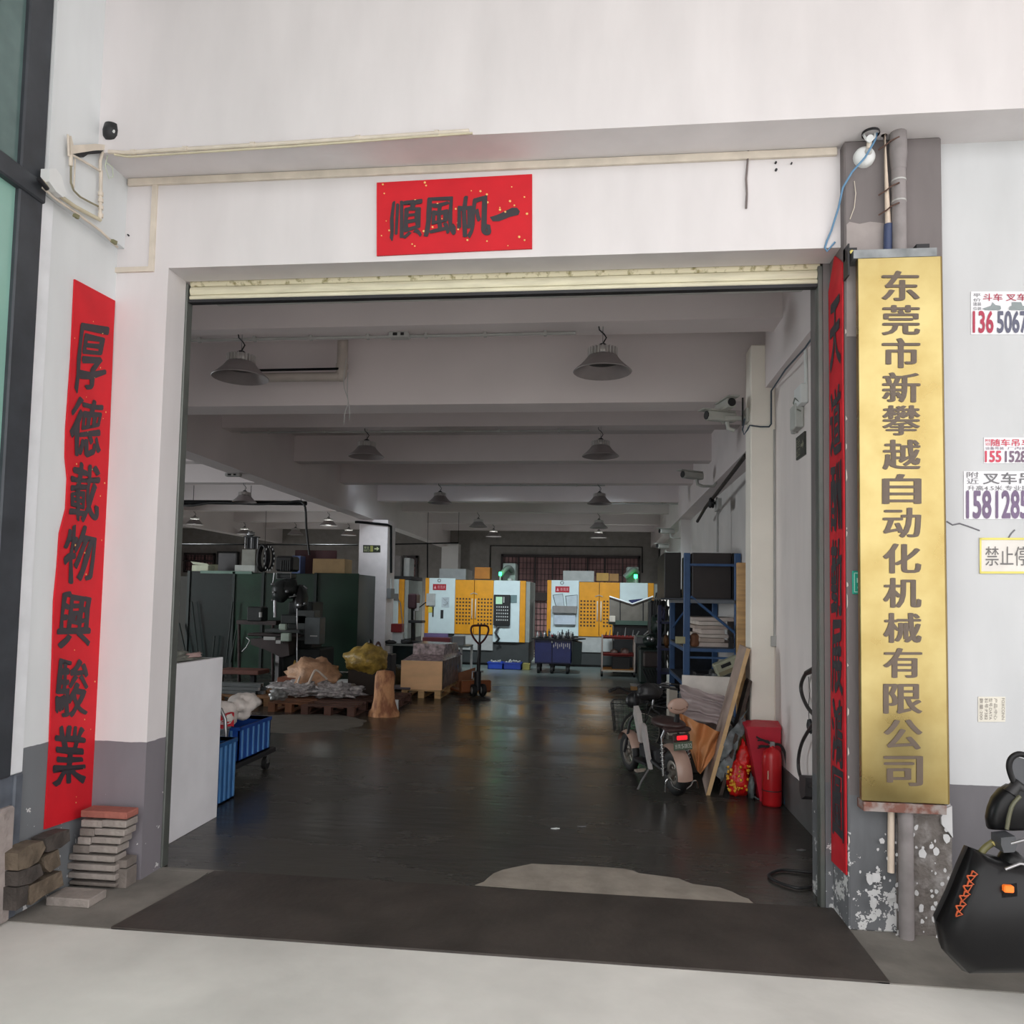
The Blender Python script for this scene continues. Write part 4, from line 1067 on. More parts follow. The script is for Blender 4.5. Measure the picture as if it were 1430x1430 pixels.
leaning('leaning_board', 'dark weathered board leaning between the laminated board and the fire box', (1.07, Y0 - .10, .0), (q.x - .06, Y0 - .11, q.z), .4, .03, mat('dark_board', (52, 44, 40), .8, var=.4, scale=14, bump=.4), mat('dark_board_edge', (66, 54, 48), .8, var=.3, scale=20))
q = HY(1042, 985, Y0 - .06)
tag(MB().sheet(lambda u, v: Vector((1.055 + .24 * v + .03 * math.sin(u * 9 + v * 5), Y0 - .115 + .02 * math.sin(v * 14), .30 + .46 * v - .22 * (1 - u) + .03 * noise.noise(Vector((u * 4, v * 6, 2))))), 8, 16).build('crumpled_sheet', mat('dull_foil', (120, 126, 128), .45, var=.3, scale=16)), 'crumpled grey sheet stuffed between the two leaning boards', 'sheet')
a, b_ = HY(1028, 786, 3.62), HY(1041, 786, 3.62)
MBp = MB().box((a.x, 3.55, 0), (a.x + .13, 3.62, a.z), None, .004)
tag(MBp.build('timber_plank', M_wood), 'tall yellow timber plank standing upright behind the front column', 'plank')

# white board, grey cloths and brown paper pile
Yw = 4.0
a, c = HY(953, 943, Yw), HY(1021, 1000, Yw)
tag(MB().prism([(a.x, Yw, .22), (a.x + .0, Yw, a.z), (HY(1022, 946, Yw).x, Yw, HY(1022, 946, Yw).z), (1.27, Yw, .2)], (0, .05, 0)).build('polystyrene_board', mat('foam_white', (244, 238, 232), .6)), 'white foam board standing behind the grey cloth pile', 'board')
tag(MB().box((.84, 3.5, 0), (1.3, 3.95, .24), None, .01).build('low_crate', mat('low_crate_grey', (70, 66, 62), .7)), 'low dark crate under the cloth pile', 'crate')
def cloth(u, v):
    # photo-shaped outline: broad top edge sinking to the right
    x = .84 + .44 * u; z = .50 + .33 * v - .10 * u * v
    d = .05 * noise.noise(Vector((u * 3 + 2 * v, v * 4, 3.1))) + .05 * math.sin(v * 26 + u * 5 + 2 * noise.noise(Vector((u * 3, v * 2, 1)))) * (1 - .5 * v)
    return Vector((x + .03 * noise.noise(Vector((v * 5, u * 5, 9))), 3.35 + .35 * v + d, max(.05, z + .02 * noise.noise(Vector((u * 4, v * 4, 7))))))
mb = MB(); mb.sheet(cloth, 30, 24)
tag(mb.build('grey_cloth', mat('cloth_grey', (186, 172, 172), .8, var=.2, scale=3)), 'folded grey cloths piled in front of the white foam board', 'cloth')
tag(MB().blob((1.05, 3.72, .42), (.22, .18, .18), 21, .3, 3, 26, 18, .9).build('wrapped_bundle', mat('bundle_pink', (160, 140, 134), .8, var=.25, scale=18)), 'pinkish grey wrapped bundle beneath the grey cloths', 'bundle')
def paperf(u, v):
    p0 = HY(948, 996, 2.95); p1 = HY(1014, 1026, 2.88); p2 = HY(973, 1076, 2.84); p3 = HY(979, 1082, 2.82)
    top = p0.lerp(p1, u); bot = p2.lerp(p3, u)
    p = top.lerp(bot, v)
    p.y += .05 * math.sin(u * 14 + v * 3) * (1 - v) + .05 * noise.noise(Vector((u * 5, v * 4, 4.4)))
    return p
mb = MB().sheet(paperf, 28, 20)
tag(mb.build('kraft_paper', mat('kraft_paper', (206, 140, 88), .55, var=.15, scale=4, stretch=(1, 1, .4))), 'crumpled brown kraft paper hanging in a point left of the leaning board', 'paper')

# ================================================================ SMALL MOTORBIKE seen from behind
M_tan = mat('moped_tan', (176, 146, 132), .35, var=.05)
M_chrome = mat('chrome', (200, 200, 200), .18, 1.0, var=.03)
M_seat = mat('seat_brown', (58, 40, 38), .5)
def wheel(parent, c, R_, t, name='wheel', spokes=9):
    """wheel in the local YZ plane"""
    MX = Matrix.Translation(c) @ Matrix.Rotation(math.pi / 2, 4, 'Y')
    pr = [(R_ - t * 2, -t * .6), (R_ - t * .8, -t), (R_, -t * .5), (R_, t * .5), (R_ - t * .8, t), (R_ - t * 2, t * .6), (R_ - t * 2, -t * .6)]
    w_ = MB().lathe(pr, 32, MX).build(name, M_rubber, parent)
    rim = MB().lathe([(R_ - t * 2.6, -t * .5), (R_ - t * 1.9, -t * .65), (R_ - t * 1.9, t * .65), (R_ - t * 2.6, t * .5), (R_ - t * 2.6, -t * .5)], 28, MX)
    for k in range(spokes):
        a = 2 * math.pi * k / spokes
        p = Vector(c); q = Vector(c) + Vector((0, math.cos(a), math.sin(a))) * (R_ - t * 2.4)
        rim.tube([p, q], .006 if R_ < .25 else .002, 5)
    rim.cyl(Vector(c) - Vector((t, 0, 0)), Vector(c) + Vector((t, 0, 0)), .03, 12)
    rim.build('rim', mat('wheel_rim', (150, 144, 136), .4, .6), w_)
    return w_
mo = thing('moped', 'small tan moped parked facing inward, red tail light and oval backrest towards the door', 'moped')
wheel(mo, (0, 0, .19), .19, .045, 'rear_wheel'); 
fw = wheel(mo, (-.02, .95, .19), .19, .034, 'front_wheel')
def fender(c, R_, w2, a0, a1, name, m, taper=0.0):
    mb = MB()
    def f(u, v):
        a = a0 + (a1 - a0) * v; x = (u - .5) * 2
        ww = w2 * (1 - taper * abs(v - .5))
        r = R_ - .018 * x * x * 1.2
        return Vector((c[0] + x * ww, c[1] + math.cos(a) * r, c[2] + math.sin(a) * r))
    mb.sheet(f, 8, 14); 
    mb.sheet(lambda u, v: f(u, v) - Vector((0, math.cos(a0 + (a1 - a0) * v), math.sin(a0 + (a1 - a0) * v))) * .004, 8, 14)
    return mb.build(name, m, mo)
fender((0, .03, .19), .245, .068, math.radians(60), math.radians(188), 'rear_fender', M_tan)
fender((-.02, .95, .19), .215, .055, math.radians(25), math.radians(160), 'front_fender', M_tan)
MB().blob((0, .10, .60), (.125, .24, .055), 2, .04, 1, 24, 14, .7).build('seat', M_seat, mo)
MB().tube([(-.0, -.06, .60), (0, -.09, .70)], [.03, .02], 10).build('backrest_post', M_black, mo)
bk_ = MB().blob((0, -.11, .775), (.097, .03, .068), 1, 0.0, 1, 28, 16).build('backrest', M_tan, mo)
mb = MB().tube(smooth([Vector((-.05 + .1 * i / 8, -.1425 + .004 * abs(i - 4) / 4, .758 - .012 * math.sin(math.pi * i / 8))) for i in range(9)], 2), .0022, 5)
mb.build('seam', M_brown, bk_)
for sx in (-1, 1): MB().blob((.072 * sx, -.128, .765), (.006, .006, .006), 1, 0, 1, 8, 6).build('screw', M_dark, bk_)
MB().box((-.11, -.13, .555), (.11, .0, .59), None, .012).build('rear_rack', M_seat, mo)
MB().box((-.05, -.176, .500), (.045, -.12, .535), None, .006).build('tail_light', mat('tail_light_red', (235, 30, 40), .3, emit=.6), mo)
MB().box((-.075, -.165, .48), (.075, -.12, .545), None, .008).build('light_housing', M_seat, mo)
pt = MB().box((-.085, -.178, .415), (.085, -.168, .485), None, .003).build('number_plate', mat('plate_green', (84, 98, 82), .5), mo)
mb = MB()
loc_place = lambda x, y: Vector((x, -.1795, y))
for txt, x0_, x1_ in (('东莞', -.075, -.025), ('5', -.018, .002), ('08', .008, .04), ('32', .045, .078)):
    vs, fs = glyphs(txt); xs = [v[0] for v in vs]; ys_ = [v[1] for v in vs]
    mb.add([Vector((x0_ + (x1_ - x0_) * (v[0] - min(xs)) / (max(xs) - min(xs)), -.1795, .432 + .036 * (v[1] - min(ys_)) / (max(ys_) - min(ys_)))) for v in vs], fs)
mb.build('plate_characters', mat('plate_white', (200, 204, 196), .5), pt)
for sx in (-1, 1):
    sp = MB(); N_ = 60
    sp.tube([(.12 * sx + .018 * math.cos(i * .75), -.02 + .05 * i / N_ * 0 + .018 * math.sin(i * .75), .22 + .24 * i / N_) for i in range(N_)], .0045, 5)
    sp.build('spring', M_chrome, mo)
    MB().tube([(.12 * sx, -.02, .18), (.12 * sx, -.02, .52)], .011, 8).build('shock_absorber', M_chrome, mo)
    MB().tube([(.075 * sx, 0, .19), (.09 * sx, .4, .26)], .018, 8).build('swing_arm', M_dark, mo)
    MB().tube([(.12 * sx, -.02, .50), (.10 * sx, -.05, .57)], .014, 8).build('bracket', M_steel, mo)
MB().tube(smooth([Vector(p) for p in ((-.145, -.10, .06), (-.14, -.12, .16), (-.11, -.12, .165), (-.075, -.13, .10), (0, -.14, .075), (.075, -.13, .10), (.10, -.12, .13), (.135, -.12, .13), (.15, -.11, .07))]), .009, 8).build('bumper_bar', M_chrome, mo)
MB().box((-.07, .2, .2), (.07, .62, .36), None, .03).build('battery_case', M_dark, mo)
MB().prism([(-.09, .50, .36), (-.09, .56, .36), (-.09, .66, .60), (-.09, .64, .68), (-.09, .58, .62), (-.09, .53, .44)], (.05, 0, 0)).build('leg_shield', mat('shield_white', (176, 170, 168), .4), mo)
MB().prism([(-.115, .26, .17), (-.115, .31, .17), (-.115, .42, .44), (-.115, .40, .56), (-.115, .36, .54)], (.025, 0, 0)).build('side_panel', MATS['shield_white'], mo)
MB().box((-.12, .35, .17), (.12, .66, .2), None, .01).build('footboard', M_dark, mo)
for sx in (-1, 1): MB().tube([(-.02 + .055 * sx, .95, .19), (-.01 + .04 * sx, .84, .5), (.0, .80, .60)], .014, 8).build('fork_leg', M_dark, mo)
MB().tube([(-.01, .82, .55), (-.01, .76, .78)], .02, 8).build('steering_column', M_dark, mo)
MB().tube(smooth([Vector(p) for p in ((-.31, .66, .83), (-.2, .73, .85), (-.08, .77, .80), (.06, .77, .80), (.18, .73, .85), (.29, .66, .83))]), .011, 8).build('handlebar', M_dark, mo)
for sx in (-1, 1): MB().tube([(-.01 + .24 * sx, .70, .842), (-.01 + .31 * sx, .66, .83)], .017, 8).build('grip', M_black, mo)
MB().blob((-.01, .84, .70), (.075, .06, .075), 1, 0, 1, 20, 12).build('headlight', M_black, mo)
MB().blob((.06, .62, .80), (.13, .09, .09), 7, .15, 2, 20, 14, .7).build('storage_bag', M_black, mo)
for sx in (-1,): MB().tube([(-.1, .32, .16), (-.2, .27, .07), (-.25, .24, .01)], .010, 8).build('kickstand', M_steel, mo)
MB().tube([(-.1, .4, .14), (-.17, .4, .14)], .011, 8).box((-.2, .37, .125), (-.12, .43, .145), None, .004).build('foot_peg', mat('peg_tan', (150, 138, 126), .5), mo)
MB().cyl((.05, 0, .19), (.1, 0, .19), .05, 16).build('hub_motor', M_steel, mo)
rr_, ff_ = HZ(944, 1110), HZ(897, 1084)
mo.location = (rr_.x, rr_.y, 0); mo.rotation_euler = (0, math.radians(-3), math.atan2(-(ff_.x - rr_.x), ff_.y - rr_.y))

# ================================================================ BICYCLE with wire basket
bc = thing('bicycle', 'dark bicycle with a wire front basket standing behind the moped', 'bicycle')
M_bf = mat('bicycle_frame', (40, 40, 40), .4, .3)
def wheel2(cy, nm): return wheel(bc, (0, cy, .28), .28, .018, nm, 18)
wheel2(.0, 'rear_wheel'); wheel2(.98, 'front_wheel')
MB().tube([(0, .0, .28), (0, .42, .27), (0, .85, .60)], .014, 8).tube([(0, .42, .27), (0, .30, .66)], .014, 8).tube([(0, 0, .28), (0, .33, .58)], .010, 8).tube([(0, .33, .58), (0, .84, .63)], .014, 8).build('frame', M_bf, bc)
MB().tube([(0, .84, .64), (.035, .93, .40), (.035, .98, .28)], .010, 8).tube([(0, .84, .64), (-.035, .93, .40), (-.035, .98, .28)], .010, 8).build('fork', M_bf, bc)
MB().blob((0, .27, .72), (.08, .13, .04), 3, .05, 1, 20, 10).build('saddle', M_black, bc)
MB().tube([(0, .3, .6), (0, .28, .7)], .013, 8).build('seat_post', M_steel, bc)
MB().tube([(0, .84, .6), (0, .80, .82)], .013, 8).build('stem', M_steel, bc)
MB().tube(smooth([Vector(p) for p in ((-.27, .58, .90), (-.24, .70, .91), (-.1, .80, .86), (0, .81, .82), (.1, .80, .86), (.24, .70, .91), (.27, .58, .90))]), .010, 8).build('handlebar', M_steel, bc)
for sx in (-1, 1): MB().tube([(sx * .27, .60, .90), (sx * .275, .5, .89)], .016, 8).build('grip', M_black, bc)
kb = MB()
def bp_(a, z): # basket ring
    k = .80 + .20 * (z - .52) / .26
    return Vector((.22 * k * max(-1, min(1, 1.35 * math.cos(a))), 1.14 + .24 * k * max(-1, min(1, 1.35 * math.sin(a))), z - .12 - (.78 - z) * .5))
for i in range(28):
    a = 2 * math.pi * i / 28; kb.tube([bp_(a, .52), bp_(a, .78)], .0028, 4)
for z in (.52, .57, .62, .67, .72, .78):
    kb.tube([bp_(2 * math.pi * i / 36, z) for i in range(37)], .0032 if z < .78 else .006, 4)
for i in range(-3, 4): kb.tube([(.05 * i, .97, .275), (.05 * i, 1.3, .275)], .0028, 4)
kb.build('wire_basket', M_black, bc)
MB().tube([(0, -.02, .6), (0, .26, .62)], .008, 6).box((-.07, -.14, .585), (.07, .2, .60)).build('luggage_rack', M_bf, bc)
bw = HZ(905, 1040)
bc.location = (1.30, 4.35, 0); bc.rotation_euler = (0, 0, math.radians(83)); bc.scale = (.82, .82, .82)
c = HZ(887, 968)
t = thing('paint_bucket', 'small cream and orange bucket on the floor beyond the bicycle basket', 'bucket', (c.x, c.y, 0))
MB().lathe([(0, 0), (.075, 0), (.085, .05)], 18, Matrix.Translation((c.x, c.y, .001))).lathe([(.0855, .05), (.09, .13)], 18, Matrix.Translation((c.x, c.y, .001))).build('body', mat('bucket_orange', (196, 150, 96), .5), t)
MB().lathe([(.088, .12), (.094, .17), (.0, .172)], 18, Matrix.Translation((c.x, c.y, .001))).build('lid', M_lgrey, t)

# ================================================================ BLUE STORAGE RACK
YR, YR2 = 7.4, 9.6
rk = thing('storage_rack', 'blue steel storage rack with diagonal braces behind the front column', 'rack', (1.65, YR, 0))
rx0 = HY(959, 900, YR).x; rx1 = 1.80
zt = HY(960, 772, YR).z
def post(x, y, w2=.045, m=M_rack): MB().box((x - w2, y, 0), (x + w2, y + .06, zt), None, .006).build('post', m, rk)
post(rx0, YR, .047); post(2.06, YR); post(rx0, YR2); post(2.06, YR2)
MB().box((rx0, YR2 + .07, .1), (2.1, YR2 + .1, 1.9)).build('back_sheet', mat('rack_back', (30, 36, 48), .6, var=.3), rk)
def barr(y0_, x0_, x1_, py, h=.03, name='brace'):
    z = HY(1000, py, y0_).z
    MB().box((x0_, y0_ + .01, z - h), (x1_, y0_ + .05, z + h)).build(name, M_rack, rk); return z
barr(YR, rx0, 2.06, 789, .018); barr(YR, rx0, rx1 + .1, 873, .02) if False else None
barr(YR, rx0, 2.06, 919, .015)
a, b_ = HY(965, 833, YR), HY(1030, 887, YR)
MB().tube([(a.x, YR + .02, a.z), (b_.x + .15, YR + .02, b_.z - .12)], .022, 6).build('diagonal_brace', M_rack, rk)
a, b_ = HY(963, 860, YR2), HY(1000, 838, YR2); MB().tube([(rx0, YR2, b_.z - .5), (rx1 + .1, YR2, b_.z + .3)], .02, 6).build('diagonal_brace', M_rack, rk)
for py, m in ((838, M_lgrey), (906, M_rack), (955, M_rack)):
    z = HY(1000, py, YR).z
    MB().box((rx0 + .05, YR, z - .05), (2.06, YR + .05, z + .0)).box((rx0 + .05, YR2, z - .05), (rx1 + .06, YR2 + .05, z)).box((rx0 - .05, YR + .06, z - .05), (rx0 - .02, YR2, z)).build('shelf_beam', M_rack if py != 838 else mat('beam_greyblue', (120, 126, 136), .5), rk)
    MB().box((rx0 - (.38 if py == 838 else .04), YR + .05, z), (2.1, YR2, z + .02)).build('shelf_panel', mat('shelf_board', (84, 88, 96), .6), rk)
zs1, zs2, zs3 = [HY(1000, p, YR).z for p in (838, 906, 955)]
# black panels on the top shelf
zz = HY(1000, 771, YR).z
for xa_, xb_, m, lab in ((928, 951, mat('panel_black', (30, 27, 26), .5), 'tall black panel at the left end of the rack top shelf'), (966, 1020, mat('panel_dark', (56, 48, 48), .5), 'wide dark brown panel on the rack top shelf'), (1021, 1043, MATS['panel_black'], 'black panel at the right end of the rack top shelf')):
    a, b_ = HY(xa_, 800, YR + .2), HY(xb_, 800, YR + .2); b_.x = min(b_.x, 2.1)
    tag(MB().box((a.x, YR + .12 if xa_ > 930 else YR + .2, zs1 + .02), (b_.x, YR + 1.6, zz - (0.005 if xa_ > 930 else 0)), None, .006).build('display_panel', m), lab, 'panel', 'dark panels on the rack')
# stack of white sheets and profiles on the middle shelf
cols = [((226, 212, 204), 'pale'), ((206, 190, 180), 'beige'), ((232, 222, 214), 'white')]
zb = zs2 + .02
stk = [(966, 1030, 6.5), (978, 1012, 6), (974, 1018, 5), (980, 1012, 7), (970, 1020, 5), (976, 1014, 6), (966, 1030, 5.5)]
for i, (xa_, xb_, h) in enumerate(stk):
    a, b_ = HY(xa_, 880, YR + .08), HY(xb_, 880, YR + .08); hh = h * .0108
    tag(MB().box((a.x, YR + .08 + .01 * (i % 3), zb), (b_.x, YR + 1.2, zb + hh - .006), None, .004).build('white_profile', mat('profile_' + cols[i % 3][1], cols[i % 3][0], .6)),
        ['lowest long white sheet on the middle rack shelf', 'second sheet from the bottom in the white stack on the rack', 'third sheet from the bottom in the white stack on the rack', 'thickest sheet, middle of the white stack on the rack', 'fifth sheet from the bottom in the white stack on the rack', 'sheet just under the top of the white stack on the rack', 'topmost wide white sheet of the stack on the rack'][i], 'sheet', 'white sheets stacked on the rack')
    zb += hh
for i, (x, py, w_, h, lab) in enumerate(((1018, 905, 5, 14, 'dark small upright box at the right end of the rack shelf'), (970, 905, 6, 22, 'brown rolled coil at the left end of the white stack'), (1026, 905, 4, 30, 'white slim upright strip at the right end of the rack shelf'))):
    a = HY(x, py, YR + .02)
    if i == 1:
        tag(MB().lathe([(.03, 0), (.06, .01), (.07, .05), (.06, .1), (.065, .16), (.03, .2), (.03, 0)], 14, Matrix.Translation((a.x, YR + .02 + .02, zs2 + .021))).build('brown_coil', M_brown), lab, 'coil')
    else:
        tag(MB().box((a.x, YR - .0, zs2 + .02), (a.x + w_ * .0108, YR + .07, zs2 + .02 + h * .0108)).build('small_box' if i == 0 else 'white_strip', M_dark if i == 0 else M_white), lab, 'box' if i == 0 else 'strip')
# toaster-like pale green device tilted on the lower shelf
a = HY(1019, 930, YR - .15)
o = thing('pale_device', 'pale green and cream device lying tilted on the lower rack shelf', 'device', (a.x, YR - .1, a.z))
Mx = Matrix.Translation((a.x, YR - .05, a.z)) @ Matrix.Rotation(-.42, 4, 'Y')
MB().box((-.21, -.12, -.10), (.18, .12, .10), Mx, .02).build('housing', mat('device_cream', (196, 196, 170), .45, var=.15, scale=8), o)
MB().box((-.12, -.128, .01), (.03, -.115, .06), Mx, .004).build('display', M_black, o)
MB().box((-.19, -.125, -.085), (.15, -.12, -.03), Mx).build('lower_panel', mat('device_tan', (160, 150, 120), .5), o)
tag(MB().blob((a.x - .05, YR + .1, zs3 + .1), (.25, .2, .1), 31, .35, 3, 20, 14, .8).build('foil_bag', mat('foil_dull', (110, 112, 112), .4, var=.3, scale=12)), 'crumpled dull bag under the tilted pale device on the rack', 'bag')
tag(MB().box((rx0 + .15, YR + .1, zs3 + .02), (rx0 + .5, YR + .5, zs3 + .14), None, .01).build('dark_box', M_dark), 'low dark box at the left of the bottom rack shelf', 'box')
# small items on the left edge of rack
a = HY(947, 893, YR + .6); 
tag(boxpx(944, 889, 957, 899, YR - .02, .1, .004).build('pale_block', mat('pale_block', (196, 190, 150), .6)), 'small pale yellow block jutting from the rack left side', 'block')
# second rack behind with its uprights and odds
r2 = thing('storage_rack', 'second blue rack deeper in, partly hidden by machines and cables', 'rack', (1.2, 10.2, 0))
for px in (921, 938, 946):
    a = HY(px, 900, 10.0 + (px % 3) * .3)
    MB().box((a.x - .035, a.y, 0), (a.x + .035, a.y + .05, HY(px, 845, a.y).z), None, .004).build('post', M_rack if px > 925 else M_navy, r2)
for py in (868, 905, 938):
    z = HY(930, py, 10.1).z
    MB().box((HY(921, py, 10.1).x, 10.0, z - .04), (HY(950, py, 10.1).x, 10.9, z)).build('shelf_beam', M_navy, r2)
for i, (x, y, w_, h, c) in enumerate(((938, 868, 12, 8, (168, 168, 168)), (928, 905, 7, 18, (130, 84, 40)), (936, 938, 10, 8, (120, 120, 130)), (940, 948, 8, 6, (188, 180, 160)), (925, 868, 5, 20, (84, 84, 120)))):
    a, c_ = HY(x, y - h, 9.95), HY(x + w_, y, 9.95)
    tag(MB().blob(((a.x + c_.x) / 2, 10.1, (a.z + c_.z) / 2), ((c_.x - a.x) / 2, .1, (a.z - c_.z) / 2), i + 2, .25, 2, 12, 10).build('rack_clutter', mat('clutter_%d' % i, c, .6)),
        ['grey lump on the upper shelf of the deeper blue rack', 'brown part on the middle shelf of the deeper blue rack', 'grey tool on the lowest shelf of the deeper rack', 'pale piece beside the grey tool on the deeper rack', 'violet grey part at the upper left of the deeper rack'][i], 'item')
a, c = HY(934, 962, 5.6), HY(946, 990, 5.6)
tag(MB().box((a.x, 5.6, 0), (c.x + .0, 5.9, a.z), None, .006).build('plaster_box', mat('plaster_white', (196, 188, 176), .7)), 'narrow white box on the floor left of the foam board', 'box')

# ================================================================ MACHINES
M_vred = mat('label_red', (176, 30, 44), .5)
def vmc(label, doors=True, full=True):
    """machining centre, local: x 0..2.66, front at y=0, z up"""
    t = thing('machining_center', label, 'machine')
    K = .01797
    X = lambda px: (px - 592) * K
    Zz = lambda py: (930 - py) * K
    MB().box((X(594), .05, .06), (X(740), 1.7, Zz(812))).build('cabinet', mat('machine_side', (60, 62, 62), .5), t)
    MB().box((X(596), .12, 0), (X(734), 1.6, .40)).build('base', mat('machine_base', (16, 15, 15), .5), t)
    MB().box((X(635), .01, Zz(909)), (X(690), .1, Zz(887))).build('lower_apron', M_lgrey, t)
    MB().box((X(592), 0, Zz(888)), (X(597.5), .1, Zz(809)), None, .006).build('corner_trim', M_vmcy, t)
    MB().box((X(597.5), -.01, Zz(887)), (X(635), .08, Zz(809)), None, .008).build('left_panel', M_vmcw, t)
    for i, (a, b) in enumerate(((635, 662.5), (662.5, 690))):
        d = MB().box((X(a) + .006, -.02, Zz(887)), (X(b) - .006, .04, Zz(811)), None, .006).build('door', M_vmcy, t)
        g = MB()
        nx = 5 if i == 0 else 5
        for r in range(8):
            for c in range(nx):
                x = X(a + 3.4 + c * 4.4 + (0 if i == 0 else 3.2)); z = Zz(872 - r * 4.9)
                g.box((x - .022, -.0225, z - .022), (x + .022, -.0195, z + .022))
        g.build('grille_holes', mat('grille_brown', (74, 50, 30), .6), d)['kind'] = 'stuff'
        hx = X(660 if i == 0 else 665)
        MB().tube([(hx, -.02, Zz(838)), (hx, -.06, Zz(839)), (hx, -.06, Zz(864)), (hx, -.02, Zz(865))], .016, 8).build('handle', M_cream, d)
    MB().tube([(X(657), -.03, Zz(831)), (X(662), -.035, Zz(829)), (X(667), -.03, Zz(831))], .01, 6).build('door_badge', M_lgrey, t)
    MB().box((X(690), -.03, Zz(897)), (X(727), .08, Zz(811)), None, .008).build('right_panel', M_vmcw, t)
    MB().box((X(727), -.0, Zz(897)), (X(735), .1, Zz(811)), None, .006).build('corner_trim', M_vmcy, t)
    MB().box((X(735), .04, Zz(897)), (X(741), 1.6, Zz(812)), None, .006).build('side_cover', mat('side_cover', (150, 154, 150), .5), t)
    # nameplate
    p = MB().box((X(603), -.016, Zz(826)), (X(622), -.0101, Zz(817.5))).build('nameplate', M_vred, t)
    mb = MB()
    for txt, xa_, xb_ in (('▲', 604.5, 608), ('新', 610, 613), ('铣', 613.8, 617), ('床', 617.6, 620.6)):
        vs, fs = glyphs(txt)
        if vs:
            x0_ = min(v[0] for v in vs); x1_ = max(v[0] for v in vs); y0_ = min(v[1] for v in vs); y1_ = max(v[1] for v in vs)
            mb.add([Vector((X(xa_) + (X(xb_) - X(xa_)) * (v[0] - x0_) / (x1_ - x0_), -.0175, Zz(824) + (Zz(819.3) - Zz(824)) * (v[1] - y0_) / (y1_ - y0_))) for v in vs], fs)
    mb.build('nameplate_lettering', mat('nameplate_print', (226, 170, 176), .5), p)
    MB().lathe([(.03, 0), (.045, .004), (.045, .008), (.03, .008)], 16, Matrix.Translation((X(612), -.012, Zz(812.5))) @ Matrix.Rotation(math.pi / 2, 4, 'X')).build('round_badge', M_grey, t)
    return t, X, Zz, K
v1, X, Zz, K = vmc('middle white and yellow machining centre with control panel and grille doors')
cp = MB().box((X(691), -.12, Zz(874)), (X(714), -.03, Zz(831)), None, .01).build('control_panel', M_black, v1)
MB().box((X(694), -.126, Zz(844)), (X(703), -.119, Zz(834))).build('screen', mat('screen_green', (150, 190, 160), .3, emit=.25), cp)
mb = MB()
for r in range(5):
    for c in range(6): mb.box((X(695 + c * 3), -.125, Zz(849 + r * 4.5)), (X(696.6 + c * 3), -.119, Zz(847 + r * 4.5)))
mb.build('keys', M_lgrey, cp)['kind'] = 'stuff'
MB().box((X(704.5), -.126, Zz(842)), (X(706), -.119, Zz(834))).build('small_display', M_lgrey, cp)
MB().box((X(714), -.04, Zz(842)), (X(723), -.029, Zz(831))).build('vent_panel', mat('panel_teal', (110, 134, 136), .5), v1)
MB().tube([(X(698), -.05, Zz(876)), (X(694), -.12, Zz(884)), (X(700), -.16, Zz(892)), (X(696), -.1, Zz(897))], .03, 8).build('air_gun_hose', M_dark, v1)
for (xa_, ya_, xb_, yb_, m, nm) in ((594.5, 831, 607, 848, M_lgrey, 'drawing_sheet'), (597, 850, 604, 858, mat('note_yellow', (214, 196, 90), .6), 'yellow_note'), (616, 836, 627, 850, mat('paper_grey', (190, 200, 206), .6), 'drawing_sheet'), (615, 854, 619, 866, M_dark, 'black_label'), (603, 850, 605, 864, M_dark, 'black_label')):
    MB().box((X(xa_), -.018 - (.04 if nm == 'drawing_sheet' and xa_ < 600 else 0), Zz(yb_)), (X(xb_), -.0105, Zz(ya_))).build(nm, m, v1)
mb = MB()
for k in range(7): mb.tube([(X(617 + rnd.random() * 9), -.02, Zz(837 + rnd.random() * 12)), (X(617 + rnd.random() * 9), -.02, Zz(837 + rnd.random() * 12))], .003, 4)
mb.build('sketch_lines', M_grey, v1)
MB().box((X(606), .5, Zz(810)), (X(645), 1.5, Zz(795))).build('rear_cover', M_lgrey, v1)
MB().box((X(606), .48, Zz(810)), (X(645), .5, Zz(794.5))).build('rear_cover_face', mat('cover_face', (150, 150, 150), .5), v1)
MB().box((X(698), .6, Zz(811)), (X(717), 1.1, Zz(785)), None, .02).build('oil_unit', mat('oil_unit', (150, 158, 152), .5), v1)
MB().tube(smooth([Vector((X(697), .3, Zz(805))), Vector((X(702), .3, Zz(797))), Vector((X(708), .35, Zz(792))), Vector((X(712), .5, Zz(796)))]), .07, 10).build('duct', mat('duct_grey', (110, 118, 112), .5), v1)
lt = MB().cyl((X(698), .1, Zz(811)), (X(698), .1, Zz(803)), .02, 10).build('lamp_pole', M_lgrey, v1)
MB().cyl((X(698), .1, Zz(804)), (X(698), .1, Zz(799)), .035, 12).build('green_beacon', mat('beacon_green', (40, 255, 120), .3, emit=6), v1)
MB().cyl((X(712), .1, Zz(811)), (X(712), .1, Zz(808)), .06, 12).build('cap', M_lgrey, v1)
YV = 15.0
g = HY(592, 900, YV); v1.location = (g.x, YV, 0)
